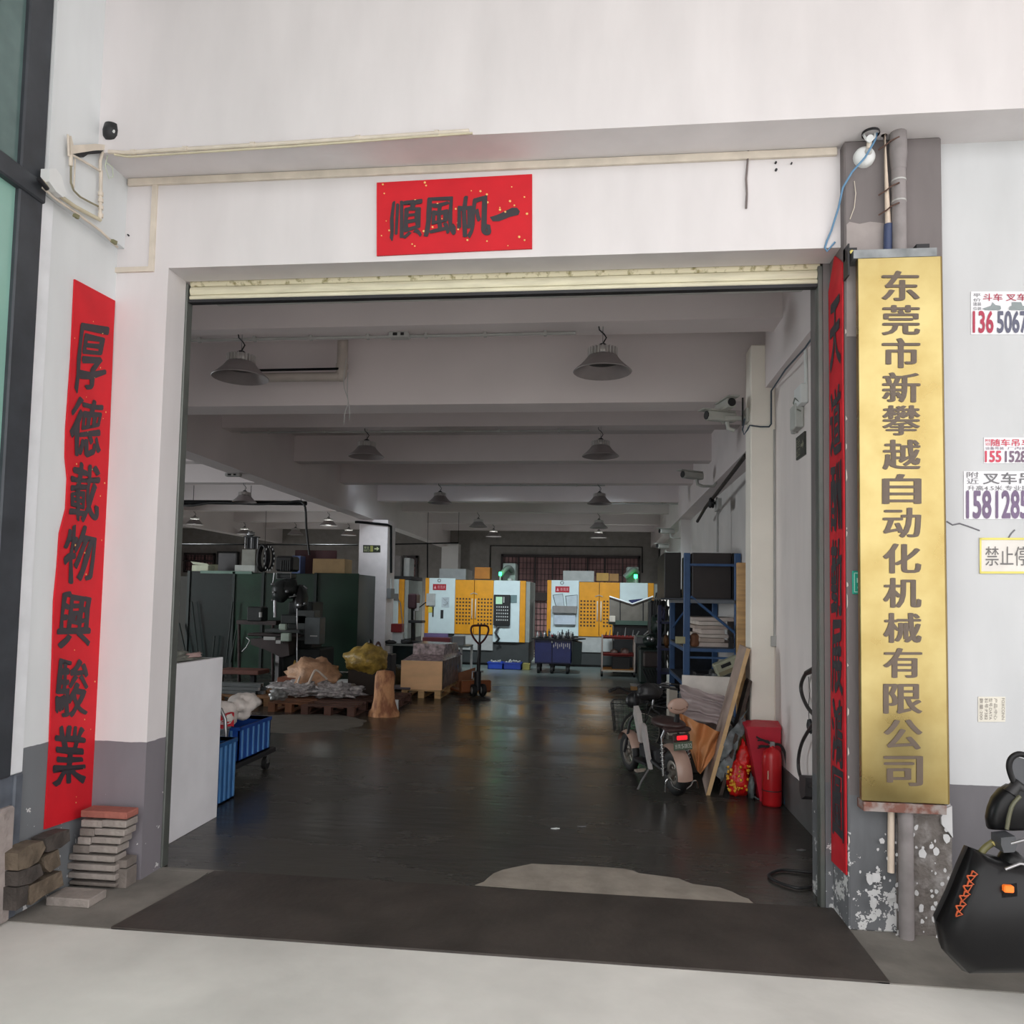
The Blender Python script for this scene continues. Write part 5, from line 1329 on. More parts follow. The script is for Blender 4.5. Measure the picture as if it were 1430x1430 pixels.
# right machine
v2, X, Zz, K = vmc('right white and yellow machining centre, lamp glowing green, behind the red trolley')
for ch in list(v2.children):
    if ch.name.split('.')[0] == 'x': pass
MB().box((X(600), -.16, Zz(855)), (X(633), -.0105, Zz(845)), None, .006).build('document_tray', mat('tray_grey', (140, 136, 134), .5), v2)
MB().box((X(602), -.10, Zz(871)), (X(631), -.0105, Zz(858)), None, .004).build('paper_stack', mat('paper_bluewhite', (196, 204, 216), .6), v2)
for q in (((600, 830), (613, 828), (616, 848), (604, 845)), ((617, 831), (633, 829), (633, 848), (619, 847))):
    MB().prism([(X(a), -.022, Zz(b)) for a, b in q], (0, .01, 0)).build('drawing_sheet', mat('paper_grey', (190, 200, 206), .6), v2)
    mb = MB(); qq = [Vector((X(a), -.026, Zz(b))) for a, b in q]; mb.tube(qq + [qq[0]], .006, 4); mb.build('sheet_outline', M_dark, v2)
MB().box((X(612), .5, Zz(810)), (X(655), 1.3, Zz(794)), None, .01).build('rear_cover', M_lgrey, v2)
MB().box((X(700), .6, Zz(811)), (X(716), 1.1, Zz(787)), None, .02).build('oil_unit', mat('oil_unit', (150, 158, 152), .5), v2)
MB().tube(smooth([Vector((X(697), .3, Zz(803))), Vector((X(703), .3, Zz(797))), Vector((X(709), .35, Zz(792))), Vector((X(713), .5, Zz(796)))]), .08, 10).build('duct', mat('duct_grey', (110, 118, 112), .5), v2)
MB().cyl((X(711), .1, Zz(811)), (X(711), .1, Zz(803)), .02, 10).build('lamp_pole', M_lgrey, v2)
MB().cyl((X(711), .1, Zz(804)), (X(711), .1, Zz(799)), .04, 12).build('green_beacon', mat('beacon_green', (40, 255, 120), .3, emit=6), v2)
YV2 = 15.3
g = HY(763, 900, YV2); v2.location = (g.x, YV2, 0); v2.scale = (1.04, 1, 1)
# left machine, partly behind the far column
v3, X, Zz, K = vmc('left white and yellow machining centre mostly hidden by the far column')
MB().box((X(708), -.06, Zz(842)), (X(727), -.03, Zz(832)), None, .005).build('screen_arm', M_grey, v3)
MB().tube([(X(727), -.05, Zz(840)), (X(731), -.08, Zz(846)), (X(734), -.05, Zz(870)), (X(734), .0, Zz(890))], .012, 6).build('hose', M_grey, v3)
MB().box((X(700), .2, Zz(811)), (X(742), 1.5, Zz(806))).build('roof_rim', M_dark, v3)
MB().box((X(705), .5, Zz(808)), (X(722), 1.2, Zz(775)), None, .02).build('tool_changer', mat('changer_grey', (130, 124, 122), .5), v3)
MB().box((X(724), .6, Zz(808)), (X(734), 1.1, Zz(778)), None, .02).build('motor_box', M_lgrey, v3)
YV3 = 15.4
g = HY(562, 900, YV3); v3.location = (g.x - 2.66 + .1, YV3, 0)
# cartons on top of machines
for (x0_, y0_, x1_, y1_, Yv, m, lab, nm) in ((663, 792, 684, 809, 15.6, mat('carton_orange', (196, 122, 50), .7), 'orange brown carton on top of the middle machine', 'carton'),
    (833, 800, 850, 813, 15.8, mat('carton_tan', (196, 152, 84), .7), 'tan carton on top of the right machine', 'carton'), (851, 801, 864, 813, 15.8, M_card, 'second smaller carton on top of the right machine', 'carton')):
    a, c = HY(x0_, y0_, Yv), HY(x1_, y1_, Yv)
    tag(MB().box((a.x, Yv, 2.185), (c.x, Yv + .4, a.z), None, .005).build(nm, m), lab, 'carton', 'cartons on top of the machines')

# added fill lights hidden behind the ceiling beam to brighten the machine fronts
def machine_fill(x, watts, where):
    t = thing('hidden_fill_light', 'small added fill light on the rear face of a ceiling beam ' + where, 'lamp', (x, 11.42, 4.04), 'added fill lights turned to the machine row')
    MB().box((x - .12, 11.3, 4.1), (x + .12, 11.36, 4.22), None, .01).build('bracket', M_dark, t)
    MB().box((x - .14, 11.36, 4.05), (x + .14, 11.44, 4.27), None, .01).build('housing', M_dark, t)
    MB().box((x - .12, 11.44, 4.07), (x + .12, 11.452, 4.25)).build('lens', mat('fill_lens', (225, 240, 255), .3, emit=5), t)
    l = bpy.data.lights.new('fill_area_light', 'AREA'); l.shape = 'RECTANGLE'; l.size = .5; l.size_y = .3; l.energy = watts; l.color = (.82, .95, 1.0); l.spread = math.radians(80)
    lo = bpy.data.objects.new('fill_area_light', l); lo.location = (0, .1, .05)
    d = Vector((0, 3.6, -3.1)); lo.rotation_euler = d.to_track_quat('-Z', 'Y').to_euler(); lo.parent = t; COL.objects.link(lo)
machine_fill(-4.6, 3.5, 'above the tool table')
machine_fill(-2.6, 12, 'above the parts bins')
machine_fill(.2, 12, 'above the red trolley')

# ---- blue tool cart
tcx0, tcx1 = HY(745, 900, 13.3).x, HY(799, 900, 13.3).x
tc = thing('tool_cart', 'navy blue tool cabinet on casters with tool holders standing on top', 'cabinet', ((tcx0 + tcx1) / 2, 13.3, 0))
zt = HY(770, 891, 13.3).z
MB().box((tcx0 + .03, 13.32, .22), (tcx1 - .02, 14.0, zt - .04), None, .01).build('body', M_navy, tc)
xm = HY(771, 900, 13.3).x
for a, b in ((tcx0 + .04, xm - .01), (xm + .01, tcx1 - .03)):
    d = MB().box((a, 13.29, .25), (b, 13.32, zt - .08), None, .006).build('door', mat('navy_door', (34, 44, 104), .4), tc)
for z in (.72, .86): MB().blob((xm, 13.28, z), (.018, .01, .03), 1, 0, 1, 8, 6).build('lock', M_red if z > .8 else M_lgrey, tc)
hk = MB()
for k in range(9):
    x = xm + .03 + k * .045; z = .60 + .03 * math.sin(k * 2.2)
    hk.box((x, 13.27, z), (x + .014, 13.29, z + .06 + .03 * (k % 3)))
hk.build('hanging_tools', M_steel, tc)['kind'] = 'stuff'
MB().prism([(tcx0 - .04, 13.25, zt - .04), (tcx1 + .02, 13.25, zt - .04), (tcx1 + .30, 13.6, zt - .03), (tcx1 + .02, 14.05, zt - .04), (tcx0 - .04, 14.05, zt - .04)], (0, 0, .03)).build('top', M_dark, tc)
for x in (tcx0 + .12, xm, tcx1 - .1):
    for y in (13.36, 13.95):
        MB().cyl((x - .03, y, .075), (x + .03, y, .075), .075, 14).box((x - .04, y - .03, .1), (x + .04, y + .03, .22)).build('caster', M_rubber, tc)
MB().prism([(tcx1 + .0, 13.34, .22), (tcx1 + .2, 13.34, .22), (tcx1 + .22, 13.34, zt - .1), (tcx1, 13.34, zt - .05)], (0, .5, 0)).build('side_bracket', mat('bracket_dark_green', (30, 44, 44), .5), tc)
for i in range(17):
    x = tcx0 + .08 + i * (tcx1 - tcx0 - .02) / 17 + rnd.uniform(-.01, .01); y = 13.36 + .22 * (i % 2) + rnd.uniform(0, .05); h = rnd.uniform(.10, .22)
    mb = MB().lathe([(.0, 0), (.035, 0), (.035, .03), (.022, .05), (.026, h * .7), (.012, h * .75), (.010, h), (0, h)], 10, Matrix.Translation((x, y, zt - .01)))
    tag(mb.build('tool_holder', M_dark if i % 3 else M_steel), ORD[i] + ' tool holder from the left on top of the navy tool cabinet', 'tool', 'tool holders on the navy cabinet')
# ---- red three-shelf trolley
YT = 13.0
a, c = HY(840, 890, YT), HY(887, 943, YT)
rt = thing('shelf_trolley', 'red and cream three-tier workshop trolley with tools on its shelves', 'trolley', ((a.x + c.x) / 2, YT, 0))
M_tr = mat('trolley_red', (150, 52, 46), .5); M_tp = mat('trolley_post', (206, 186, 176), .5)
z1_, z2_, z3_ = HY(860, 889, YT).z, HY(860, 913, YT).z, HY(860, 935, YT).z
for z, m in ((z1_, M_tr), (z2_, M_tr), (z3_, mat('trolley_orange', (176, 116, 44), .5))):
    MB().box((a.x, YT, z - .05), (c.x, YT + .03, z + .01)).box((a.x, YT + .47, z - .05), (c.x, YT + .5, z + .01)).box((a.x, YT, z - .04), (c.x, YT + .5, z - .02)).build('shelf', m, rt)
for x in (a.x, c.x - .035):
    for y in (YT - .01, YT + .47):
        MB().box((x, y, .12), (x + .035, y + .035, z1_ + .02)).build('post', M_tp, rt)
        MB().cyl((x - .01, y + .02, .06), (x + .04, y + .02, .06), .06, 12).build('caster', M_rubber, rt)
MB().tube([(c.x, YT + .05, z1_), (c.x + .08, YT + .05, z1_ + .13)], .016, 6).build('handle', M_steel, rt)
MB().box((a.x + .03, YT - .012, .11), (c.x - .03, YT + .0, .15)).build('kick_rail', M_cream, rt)
for i in range(8):
    x = a.x + .09 + i * .085; h = .1 + .05 * (i % 3)
    tag(MB().tube([(x, YT + .15, z1_ - .015), (x + .02, YT + .15, z1_ + h)], [.018, .008], 6).build('hand_tool', M_steel if i % 2 else M_dark), ORD[i] + ' hand tool from the left on the top shelf of the red trolley', 'tool', 'tools on the red trolley')
for i in range(2):
    x = HY(858 + i * 15, 905, YT).x
    tag(MB().lathe([(0, 0), (.09, 0), (.1, .03), (.08, .09 + .03 * i), (.03, .11 + .03 * i), (0, .11 + .03 * i)], 14, Matrix.Translation((x, YT + .2, z2_ - .02))).build('cutter_disc', mat('cutter_brown', (120, 96, 88), .5)), ('smaller left' if i == 0 else 'larger right') + ' round cutter on the middle shelf of the red trolley', 'cutter')
tag(MB().box((HY(855, 925, YT).x, YT + .1, z3_ - .02), (HY(880, 925, YT).x, YT + .4, z3_ + .28), None, .01).build('tool_case', M_black), 'black case on the bottom shelf of the red trolley', 'case')
# ---- grinding machine with pale V-edged guard, right of the trolley
YG = 13.9
G2 = lambda x, y: HY(x, y, YG)
gm = thing('grinding_machine', 'grey guarded machine with a white V-shaped top edge beside the red trolley', 'machine', (G2(880, 900).x, YG, 0))
MB().prism([G2(851, 834), G2(883, 844), G2(911, 834), G2(911, 868), G2(851, 866)], (0, .05, 0)).build('guard_panel', mat('guard_grey', (112, 106, 98), .4, var=.12), gm)
MB().tube([G2(851, 833) + Vector((0, -.03, 0)), G2(883, 843.5) + Vector((0, -.03, 0)), G2(912, 833) + Vector((0, -.03, 0))], .022, 6).build('guard_edge', M_white, gm)
for x in (866, 898): MB().tube([G2(x, 840) + Vector((0, -.01, 0)), G2(x, 867) + Vector((0, -.01, 0))], .012, 6).build('guard_seam', M_dark, gm)
MB().prism([G2(878, 838), G2(898, 836), G2(890, 842), G2(883, 844)], (0, .3, 0)).build('hood_gap', M_navy, gm)
MB().box((G2(850, 870).x, YG - .03, G2(850, 872).z), (G2(914, 870).x, YG + .8, G2(850, 866).z)).build('table', mat('green_grey_table', (70, 90, 80), .5), gm)
MB().box((G2(856, 870).x, YG + .03, 0), (G2(912, 870).x, YG + .8, G2(850, 872).z), None, .02).build('bed', M_black, gm)
for x, m in ((855, M_cream), (909, mat('box_ochre', (196, 170, 96), .6))):
    a = G2(x, 866); MB().box((a.x - .07, YG - .08, a.z - .04), (a.x + .07, YG + .06, a.z + .10), None, .006).build('end_block', m, gm)
MB().tube([G2(857, 895), G2(856, 872), G2(907, 872), G2(907, 880)], .012, 6).build('front_rail', M_grey, gm)
# ---- dark knee mill with hanging hoses at right of the machines
YK = 11.6
Kp = lambda x, y, o=0: HY(x, y, YK + o)
km = thing('bench_machine', 'dark green machine hung with black hoses and cables left of the blue rack', 'machine', (Kp(915, 900).x, YK, 0))
MB().box((Kp(893, 900).x, YK + .1, 0), (Kp(930, 900).x, YK + .9, Kp(900, 905).z), None, .04).build('base', mat('mill_dark_green', (30, 48, 42), .5, var=.3), km)
MB().box((Kp(908, 900).x, YK + .4, 0), (Kp(934, 900).x, YK + .9, Kp(900, 838).z), None, .04).build('column', M_dark, km)
MB().box((Kp(888, 880).x, YK + .0, Kp(900, 899).z), (Kp(932, 880).x, YK + .5, Kp(900, 889).z), None, .01).build('work_table', M_grey, km)
MB().blob(Kp(910, 895, .0), (.18, .18, .14), 3, .2).blob(Kp(922, 872, .2), (.2, .2, .22), 5, .3).build('head', mat('mill_dark_green', (30, 48, 42), .5), km)
MB().box((Kp(898, 925).x, YK - .1, .35), (Kp(922, 925).x, YK + .2, Kp(900, 910).z), None, .03).build('motor_cover', mat('dull_brown_metal', (70, 60, 58), .6), km)
for (x, y) in ((906, 892), (911, 893)): MB().blob(Kp(x, y, -.2), (.04, .03, .05), x, .1, 2, 10, 8).build('dial', M_steel, km)
MB().tube([Kp(899, 887, -.15), Kp(906, 881, -.15)], .014, 6).build('lever', M_lgrey, km)
for k in range(14):
    x = 924 + rnd.uniform(-9, 12); sw = rnd.uniform(-6, 6); oo = rnd.uniform(-.1, .5)
    pts = smooth([Kp(x + sw * .3, 832 + rnd.uniform(-6, 16), oo), Kp(x + sw, 856, oo), Kp(x - sw * .6, 880, oo), Kp(x + sw * .7, 905, oo), Kp(x - sw, 935, oo)])
    MB().tube(pts, rnd.uniform(.012, .024), 6).build('hose', M_black if k % 3 else mat('hose_green_grey', (70, 80, 74), .5), km)
for k in range(6):
    x = 898 + k * 4
    MB().tube(smooth([Kp(x, 935, -.2), Kp(x + 6, 950, -.4), Kp(x + 9, 970, -.6), Kp(x + 7, 990, -.8)]), .02, 6).build('hose', M_black, km)
# loose cable heap on the floor in front
mb = MB()
for k in range(9):
    cx, cy = 1.0 + rnd.uniform(-.2, .2), 8.6 + rnd.uniform(-.5, .5); r = rnd.uniform(.15, .3)
    mb.tube([(cx + r * math.cos(t) * (1 + .1 * math.sin(3 * t + k)), cy + r * math.sin(t), .03 + .06 * k * .5 + .03 * math.sin(2 * t + k)) for t in [2 * math.pi * i / 24 for i in range(25)]], .016, 5)
tag(mb.build('cable_heap', M_black), 'tangled heap of black cables on the floor before the dark machine', 'cable', None, 'stuff')

# ---- blue bins on the floor
for (xa_, xb_, m, lab) in ((681, 702, mat('bin_blue', (48, 84, 200), .4), 'bright blue bin on the floor before the middle machine, left one'), (703, 728, mat('bin_blue2', (44, 70, 170), .4), 'blue bin full of parts before the middle machine, right one')):
    yb_ = 14.0; a, c = HY(xa_, 922, yb_), HY(xb_, 932, yb_)
    t = thing('parts_bin', lab, 'bin', ((a.x + c.x) / 2, yb_, 0), 'blue parts bins on the floor')
    h = .17
    MB().box((a.x, yb_, 0.002), (c.x, yb_ + .015, h)).box((a.x, yb_ + .3, 0.002), (c.x, yb_ + .315, h)).box((a.x, yb_, 0.002), (a.x + .015, yb_ + .31, h)).box((c.x - .015, yb_, .002), (c.x, yb_ + .31, h)).box((a.x, yb_, .002), (c.x, yb_ + .3, .015)).build('tub', m, t)
    MB().box((a.x - .01, yb_ - .012, h - .03), (c.x + .01, yb_ + .0, h)).build('rim', m, t)
    mb = MB()
    for k in range(12): mb.blob((a.x + .05 + (c.x - a.x - .1) * rnd.random(), yb_ + .08 + .15 * rnd.random(), h + rnd.uniform(-.02, .03)), (.03, .03, .03), k, .3, 2, 8, 6)
    mb.build('machined_parts', M_lgrey, t)['kind'] = 'stuff'
a = HY(730, 925, 14.1)
tag(MB().box((a.x, 14.05, .002), (a.x + .17, 14.3, .15), None, .005).build('yellow_box', mat('olive_yellow', (170, 160, 90), .6)), 'small olive yellow box right of the blue parts bins', 'box')
# ---- crate wrapped in film on its pallet
ax, bx = HZ(561, 973).x, HZ(618, 974).x
yc = 8.35; ylen = 1.75
M_pl = mat('crate_plywood', (240, 192, 144), .65, var=.08, scale=2, stretch=(1, 1, 3))
def pallet(name, label, x0, y0, x1, y1, z=0, m=M_wood, nb=6, group='wooden pallets on the floor'):
    t = thing(name, label, 'pallet', ((x0 + x1) / 2, (y0 + y1) / 2, z), group)
    L = y1 - y0; n = nb
    for k in range(n):
        ya = y0 + (L - .09) * k / (n - 1)
        MB().box((x0, ya, z + .115), (x1, ya + .09, z + .135)).build('top_board', m, t)
    for k in range(3):
        xa = x0 + (x1 - x0 - .1) * k / 2
        MB().box((xa, y0, z + .095), (xa + .1, y1, z + .115)).build('stringer', m, t)
        MB().box((xa, y0, z + .001), (xa + .1, y1, z + .018)).build('bottom_board', m, t)
        for j in range(3):
            yb = y0 + (L - .1) * j / 2
            MB().box((xa, yb, z + .018), (xa + .1, yb + .1, z + .095)).build('block', m, t)
    return t
pallet('wooden_pallet', 'pale pallet carrying the film-wrapped plywood crate', ax + .02, yc, bx, yc + ylen, 0, M_wood, 8)
zc = HY(590, 923, yc).z
cr = thing('plywood_crate', 'plywood crate with clear film over its top on the pallet by the pallet jack', 'crate', ((ax + bx) / 2, yc, .136))
MB().box((ax, yc, .137), (bx + .02, yc + .025, zc)).build('front_panel', M_pl, cr)
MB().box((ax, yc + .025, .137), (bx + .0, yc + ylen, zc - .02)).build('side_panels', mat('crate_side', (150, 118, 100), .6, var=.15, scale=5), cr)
zt2 = HY(590, 899, yc + .45).z
xl, xr = HY(577, 905, yc + .45).x, HY(628, 905, yc + .45).x
M_film = mat('stretch_film', (170, 150, 152), .12, var=.45, scale=14, stretch=(1, 1, 1), bump=.6, spec=.9)
mb = MB().prism([(ax + .01, yc + .03, zc - .01), (bx, yc + .03, zc - .01), (bx, yc + ylen, zc - .01), (ax + .01, yc + ylen, zc - .01)], (0, 0, .01))
q0 = [Vector((ax + .01, yc + .02, zc)), Vector((bx + .01, yc + .02, zc)), Vector((bx + .06, yc + ylen, zc)), Vector((ax + .01, yc + ylen, zc))]
q1 = [Vector((xl, yc + .45, zt2)), Vector((xr - .08, yc + .45, zt2)), Vector((xr - .02, yc + 1.3, zt2 - .02)), Vector((xl, yc + 1.3, zt2))]
q05 = [Vector((xl, yc + .43, zc + .08)), Vector((xr - .1, yc + .43, zc + .08)), Vector((xr, yc + 1.35, zc + .08)), Vector((xl, yc + 1.35, zc + .08))]
for A, Bq in ((q0, q05), (q05, q1)):
    for i in range(4):
        j = (i + 1) % 4
        def ff(u, v, A=A, Bq=Bq, i=i, j=j):
            p = A[i].lerp(A[j], u).lerp(Bq[i].lerp(Bq[j], u), v); p += Vector((0, 1, 0)) * .012 * noise.noise(p * 9); return p
        mb.sheet(ff, 14, 5)
mb.add(q1, [(0, 1, 2, 3)])
mb.build('stretch_film', M_film, cr)
sd_ = MB().sheet(lambda u, v: Vector((bx + .022 + .012 * math.sin(u * 40 + v * 3), yc + .02 + ylen * u * 1.0, .16 + (zc - .16) * v)), 40, 6)
sd_.build('side_film', mat('side_film', (140, 118, 112), .2, var=.4, scale=10, stretch=(1, 6, 1), spec=.8), cr)
# brown board leaning off the crate side
tag(MB().prism([HY(636, 941, 9.9), HY(664, 932, 9.9), HY(662, 946, 9.9), HY(650, 965, 9.9), HY(636, 962, 9.9)], (0, .03, 0)).build('hardboard_sheet', mat('hardboard', (150, 96, 60), .6, var=.15)), 'brown hardboard sheet propped between crate and pallet jack', 'board')
pa = thing('wood_plank', 'reddish plank lying on the floor behind the crate pallet', 'plank', (-2.3, 9.0, 0))
MB().box((-2.5, 9.95, .0), (-2.2, 10.08, .05)).build('plank', mat('orange_wood', (176, 112, 70), .6), pa)
# ---- pallet jack
jk = thing('pallet_jack', 'dark red hand pallet jack with heart-shaped handle beside the wrapped crate', 'pallet jack')
J = HZ(663, 972)
M_jr = mat('jack_darkred', (84, 34, 38), .45)
hl = smooth([Vector(p) for p in ((0, 0, .88), (-.10, 0, .98), (-.16, 0, 1.10), (-.155, 0, 1.17), (-.12, 0, 1.20), (0, 0, 1.205), (.12, 0, 1.20), (.155, 0, 1.17), (.16, 0, 1.10), (.10, 0, .98), (0, 0, .88))])
MB().tube(hl, .018, 8).build('handle_loop', M_jr, jk)
MB().tube([(0, 0, 1.2), (0, 0, .98), (0, 0, .88)], .018, 8).build('control_lever', M_black, jk)
MB().tube([(0, 0, .88), (.0, .03, .35)], .032, 10).build('shaft', M_black, jk)
MB().cyl((0, .05, .10), (0, .05, .42), .06, 14).build('pump', M_dark, jk)
MB().tube([(-.1, .05, .3), (-.1, .05, .42), (.1, .05, .42)], .016, 8).build('linkage', M_steel, jk)
for x in (-.085, .085): 
    w_ = MB().lathe([(.06, -.035), (.1, -.035), (.105, -.02), (.105, .02), (.1, .035), (.06, .035), (.06, -.035)], 22, Matrix.Translation((x, .02, .105)) @ Matrix.Rotation(math.pi / 2, 4, 'Y')).build('steer_wheel', M_rubber, jk)
    MB().lathe([(.0, -.03), (.06, -.03), (.06, .03), (0, .03)], 16, Matrix.Translation((x, .02, .105)) @ Matrix.Rotation(math.pi / 2, 4, 'Y')).build('hub', M_lgrey, w_)
for x in (-.2, .2): MB().box((x - .075, .1, .05), (x + .075, 1.2, .09), None, .01).build('fork', mat('fork_rust', (140, 80, 44), .5), jk)
MB().box((-.28, .08, .06), (.28, .2, .26), None, .02).build('fork_frame', MATS['fork_rust'], jk)
jk.location = (J.x + .07, J.y - .05, 0); jk.rotation_euler = (0, 0, math.radians(32))

# ================================================================ LEFT BAY: GREEN BOOTH, MILL, PALLETS
YB1 = 12.2
def gx(px, y=YB1): return HY(px, 860, y).x
M_g2 = mat('green_sheet_light', (24, 60, 42), .3, var=.3, scale=1.6)
M_g3 = mat('green_sheet_deep', (12, 42, 28), .35, var=.2, scale=1.6)
M_g1 = mat('green_sheet_blue', (18, 34, 33), .22, var=.4, scale=1.4, spec=.8)
bt = thing('green_booth', 'dark green sheet-metal booth behind the milling machine in the left bay', 'booth', (gx(380), YB1, 0))
ztop = HY(380, 799, YB1).z
for (a, b, m, zt_) in ((262, 324.5, M_g1, ztop), (326, 366, M_g2, ztop - .03), (367, 439, M_g3, ztop - .03), (440, 499, M_g3, ztop - .0)):
    MB().box((gx(a), YB1 + (0 if a < 400 else .02), .02 if a > 430 else 0), (gx(b), YB1 + .05, zt_), None, .006).build('sheet_panel', m, bt)
for px in (262, 325, 366, 439.5):
    MB().box((gx(px) - .03, YB1 - .03, 0), (gx(px) + .03, YB1 + .08, ztop)).build('frame_post', mat('green_black', (14, 30, 26), .5), bt)
MB().box((gx(262), YB1 + .05, ztop - .06), (gx(499), YB1 + 1.3, ztop - .02)).build('roof_panel', M_g3, bt)
MB().box((gx(278), YB1 - .03, ztop - .05), (gx(350), YB1 - .0, ztop + .01)).build('top_rail', mat('pale_rail', (110, 140, 126), .5), bt)
MB().box((gx(499) - .05, YB1 + .05, 0), (gx(499), YB1 + 1.3, ztop - .06)).build('side_panel', M_g3, bt)
for (xa_, ya_, xb_, yb_) in ((262, 925, 250, 870), (268, 840, 278, 925), (325, 840, 316, 925), (300, 888, 296, 925), (330, 880, 322, 925)):
    MB().tube([HY(xa_, min(ya_, 925), YB1 - .12), HY(xb_, yb_, YB1 - .12)], .018, 5).build('stay_bar', mat('green_black', (14, 30, 26), .5), bt)
# neighbour: olive dark structure at far left
tag(MB().box((gx(200), YB1 + .2, 0), (gx(260), YB1 + 1.2, HY(250, 803, YB1).z), None, .02).build('dark_cabinet', mat('olive_dark', (44, 42, 34), .6)), 'dark cabinet in the shade left of the green booth', 'cabinet')
tag(MB().box((gx(240), YB1 + 1.33, 0), (gx(268), YB1 + 1.4, HY(250, 784, YB1).z), None, .01).build('olive_board', mat('olive_board', (92, 92, 62), .6)), 'olive board standing behind the dark cabinet', 'board')
def onbooth(x0, y0, x1, dy, dep, name, m, lab, cat, yy=.25, ch=.008):
    a, c = HY(x0, y0, YB1 + yy), HY(x1, y0, YB1 + yy)
    return tag(MB().box((a.x, YB1 + yy, ztop - .018), (c.x, YB1 + yy + dep, a.z), None, ch).build(name, m), lab, cat)
onbooth(268, 789, 291, 0, .3, 'white_carton', mat('carton_white', (206, 212, 186), .6), 'white open carton on the left end of the green booth', 'carton')
tag(MB().prism([HY(266, 784, YB1 + .24), HY(270, 788, YB1 + .24), HY(292, 790, YB1 + .24), HY(289, 787, YB1 + .24), HY(274, 785, YB1 + .24)], (0, .02, 0)).build('carton_flap', MATS['carton_white']), 'raised flap of the white carton on the green booth', 'flap')
onbooth(338, 767, 357, 0, .4, 'grey_tank', mat('tank_grey', (140, 140, 132), .5), 'grey tank machine standing on the green booth', 'machine', .35)
o = thing('glass_tube_unit', 'dark glass unit with bright fittings on top of the grey tank', 'machine', HY(347, 766, YB1 + .45))
a, c = HY(340, 750, YB1 + .4), HY(357, 766, YB1 + .4)
for x in (a.x, (a.x + c.x) / 2, c.x): MB().tube([(x, YB1 + .5, c.z), (x, YB1 + .5, a.z)], .012, 6).build('rod', M_steel, o)
MB().box((a.x - .01, YB1 + .42, a.z - .0), (c.x + .01, YB1 + .6, a.z + .02)).box((a.x + .01, YB1 + .55, c.z), (c.x - .01, YB1 + .56, a.z)).build('top_plate', M_dark, o)
MB().blob((a.x + .12, YB1 + .5, a.z + .08), (.09, .06, .07), 3, .3).build('fitting', M_steel, o)
onbooth(328, 789, 356, 0, .12, 'white_papers', mat('papers_white', (190, 194, 188), .7), 'loose white papers on the edge of the green booth', 'paper', .05, .002)
onbooth(408, 776, 420, 0, .3, 'blue_box', mat('box_slate_blue', (86, 104, 150), .5), 'slate blue box on the green booth behind the mill motor', 'box')
onbooth(437, 780, 482, 0, .5, 'brown_carton', mat('carton_brown', (150, 122, 84), .7), 'long brown carton on the right end of the green booth', 'carton')
onbooth(412, 768, 470, 0, .05, 'maroon_sheet', mat('maroon_panel', (70, 28, 34), .5), 'dark maroon panel standing behind the brown carton', 'panel', 1.0)
onbooth(305, 772, 330, 0, .05, 'framed_panel', mat('framed_dark', (60, 56, 58), .5), 'dark framed panel standing on the green booth left of the grey tank', 'panel', 1.0)
o = thing('coiled_hose', 'black flexible hose ring standing on the green booth beside the mill', 'hose', HY(370, 795, YB1 + .2))
for k, (px, rx, rz) in enumerate(((366, .10, .29), (369, .11, .28), (376, .10, .26))):
    c = HY(px, 779, YB1 + .3 + .07 * k)
    MB().tube([(c.x + rx * math.cos(t) * 1.0, c.y, c.z + rz * math.sin(t)) for t in [2 * math.pi * i / 30 for i in range(31)]], .035, 8).build('hose_turn', M_black, o)
c = HY(376, 780, YB1 + .15); mb = MB()
for i in range(14):
    t = 2 * math.pi * i / 14; mb.blob((c.x + .12 * math.cos(t), c.y, c.z + .27 * math.sin(t)), (.016, .012, .03), i, 0, 1, 6, 4)
mb.build('cable_clips', M_lgrey, o)
# knee milling machine
YM = 10.2
def mp(x, y, o=0): return HY(x, y, YM + o)
ml = thing('milling_machine', 'grey knee milling machine with electric cabinet in front of the green booth', 'machine', (mp(410, 900).x, YM, 0))
M_mg = mat('mill_grey', (66, 70, 70), .45, var=.15)
M_md = mat('mill_dark', (38, 42, 42), .5, var=.2)
def mbox(x0, y0, x1, y1, y, d, name, m, ch=.02):
    a, c = mp(x0, y0, y), mp(x1, y1, y)
    return MB().box((a.x, YM + y, max(0.001, c.z)), (c.x, YM + y + d, a.z), None, ch).build(name, m, ml)
mbox(395, 905, 446, 953, .1, .8, 'base', M_md)
mbox(403, 840, 434, 930, .35, .6, 'column', M_md)
mbox(392, 858, 428, 872, -.1, .5, 'knee_top', M_md)
mbox(370, 878, 418, 884, -.3, .5, 'work_table', M_mg, .008)
mbox(345, 884, 420, 890, -.25, .4, 'saddle', mat('mill_brown', (64, 54, 54), .5))
MB().prism([mp(350, 892, -.2), mp(402, 890, -.2), mp(404, 915, -.2), mp(392, 918, -.2), mp(372, 908, -.2), mp(350, 900, -.2)], (0, .4, 0)).build('knee', mat('mill_brown', (64, 54, 54), .5), ml)
MB().box((mp(388, 905).x, YM - .1, .0), (mp(393, 905).x, YM + .1, mp(390, 908).z)).build('lift_screw', M_steel, ml)
mbox(384, 776, 408, 798, .1, .4, 'motor', M_black, .04)
for k in range(5): MB().box((mp(390 + k * 3, 780).x, YM + .08, mp(390, 797).z), (mp(391 + k * 3, 780).x, YM + .1, mp(390, 782).z)).build('cooling_fin', M_mg, ml)
mbox(386, 801, 406, 808, .0, .3, 'belt_guard', M_md)
MB().tube([mp(386, 800, -.02), mp(406, 800, -.02), mp(406, 808, -.02), mp(386, 808, -.02), mp(386, 800, -.02)], .008, 5).build('guard_frame', M_steel, ml)
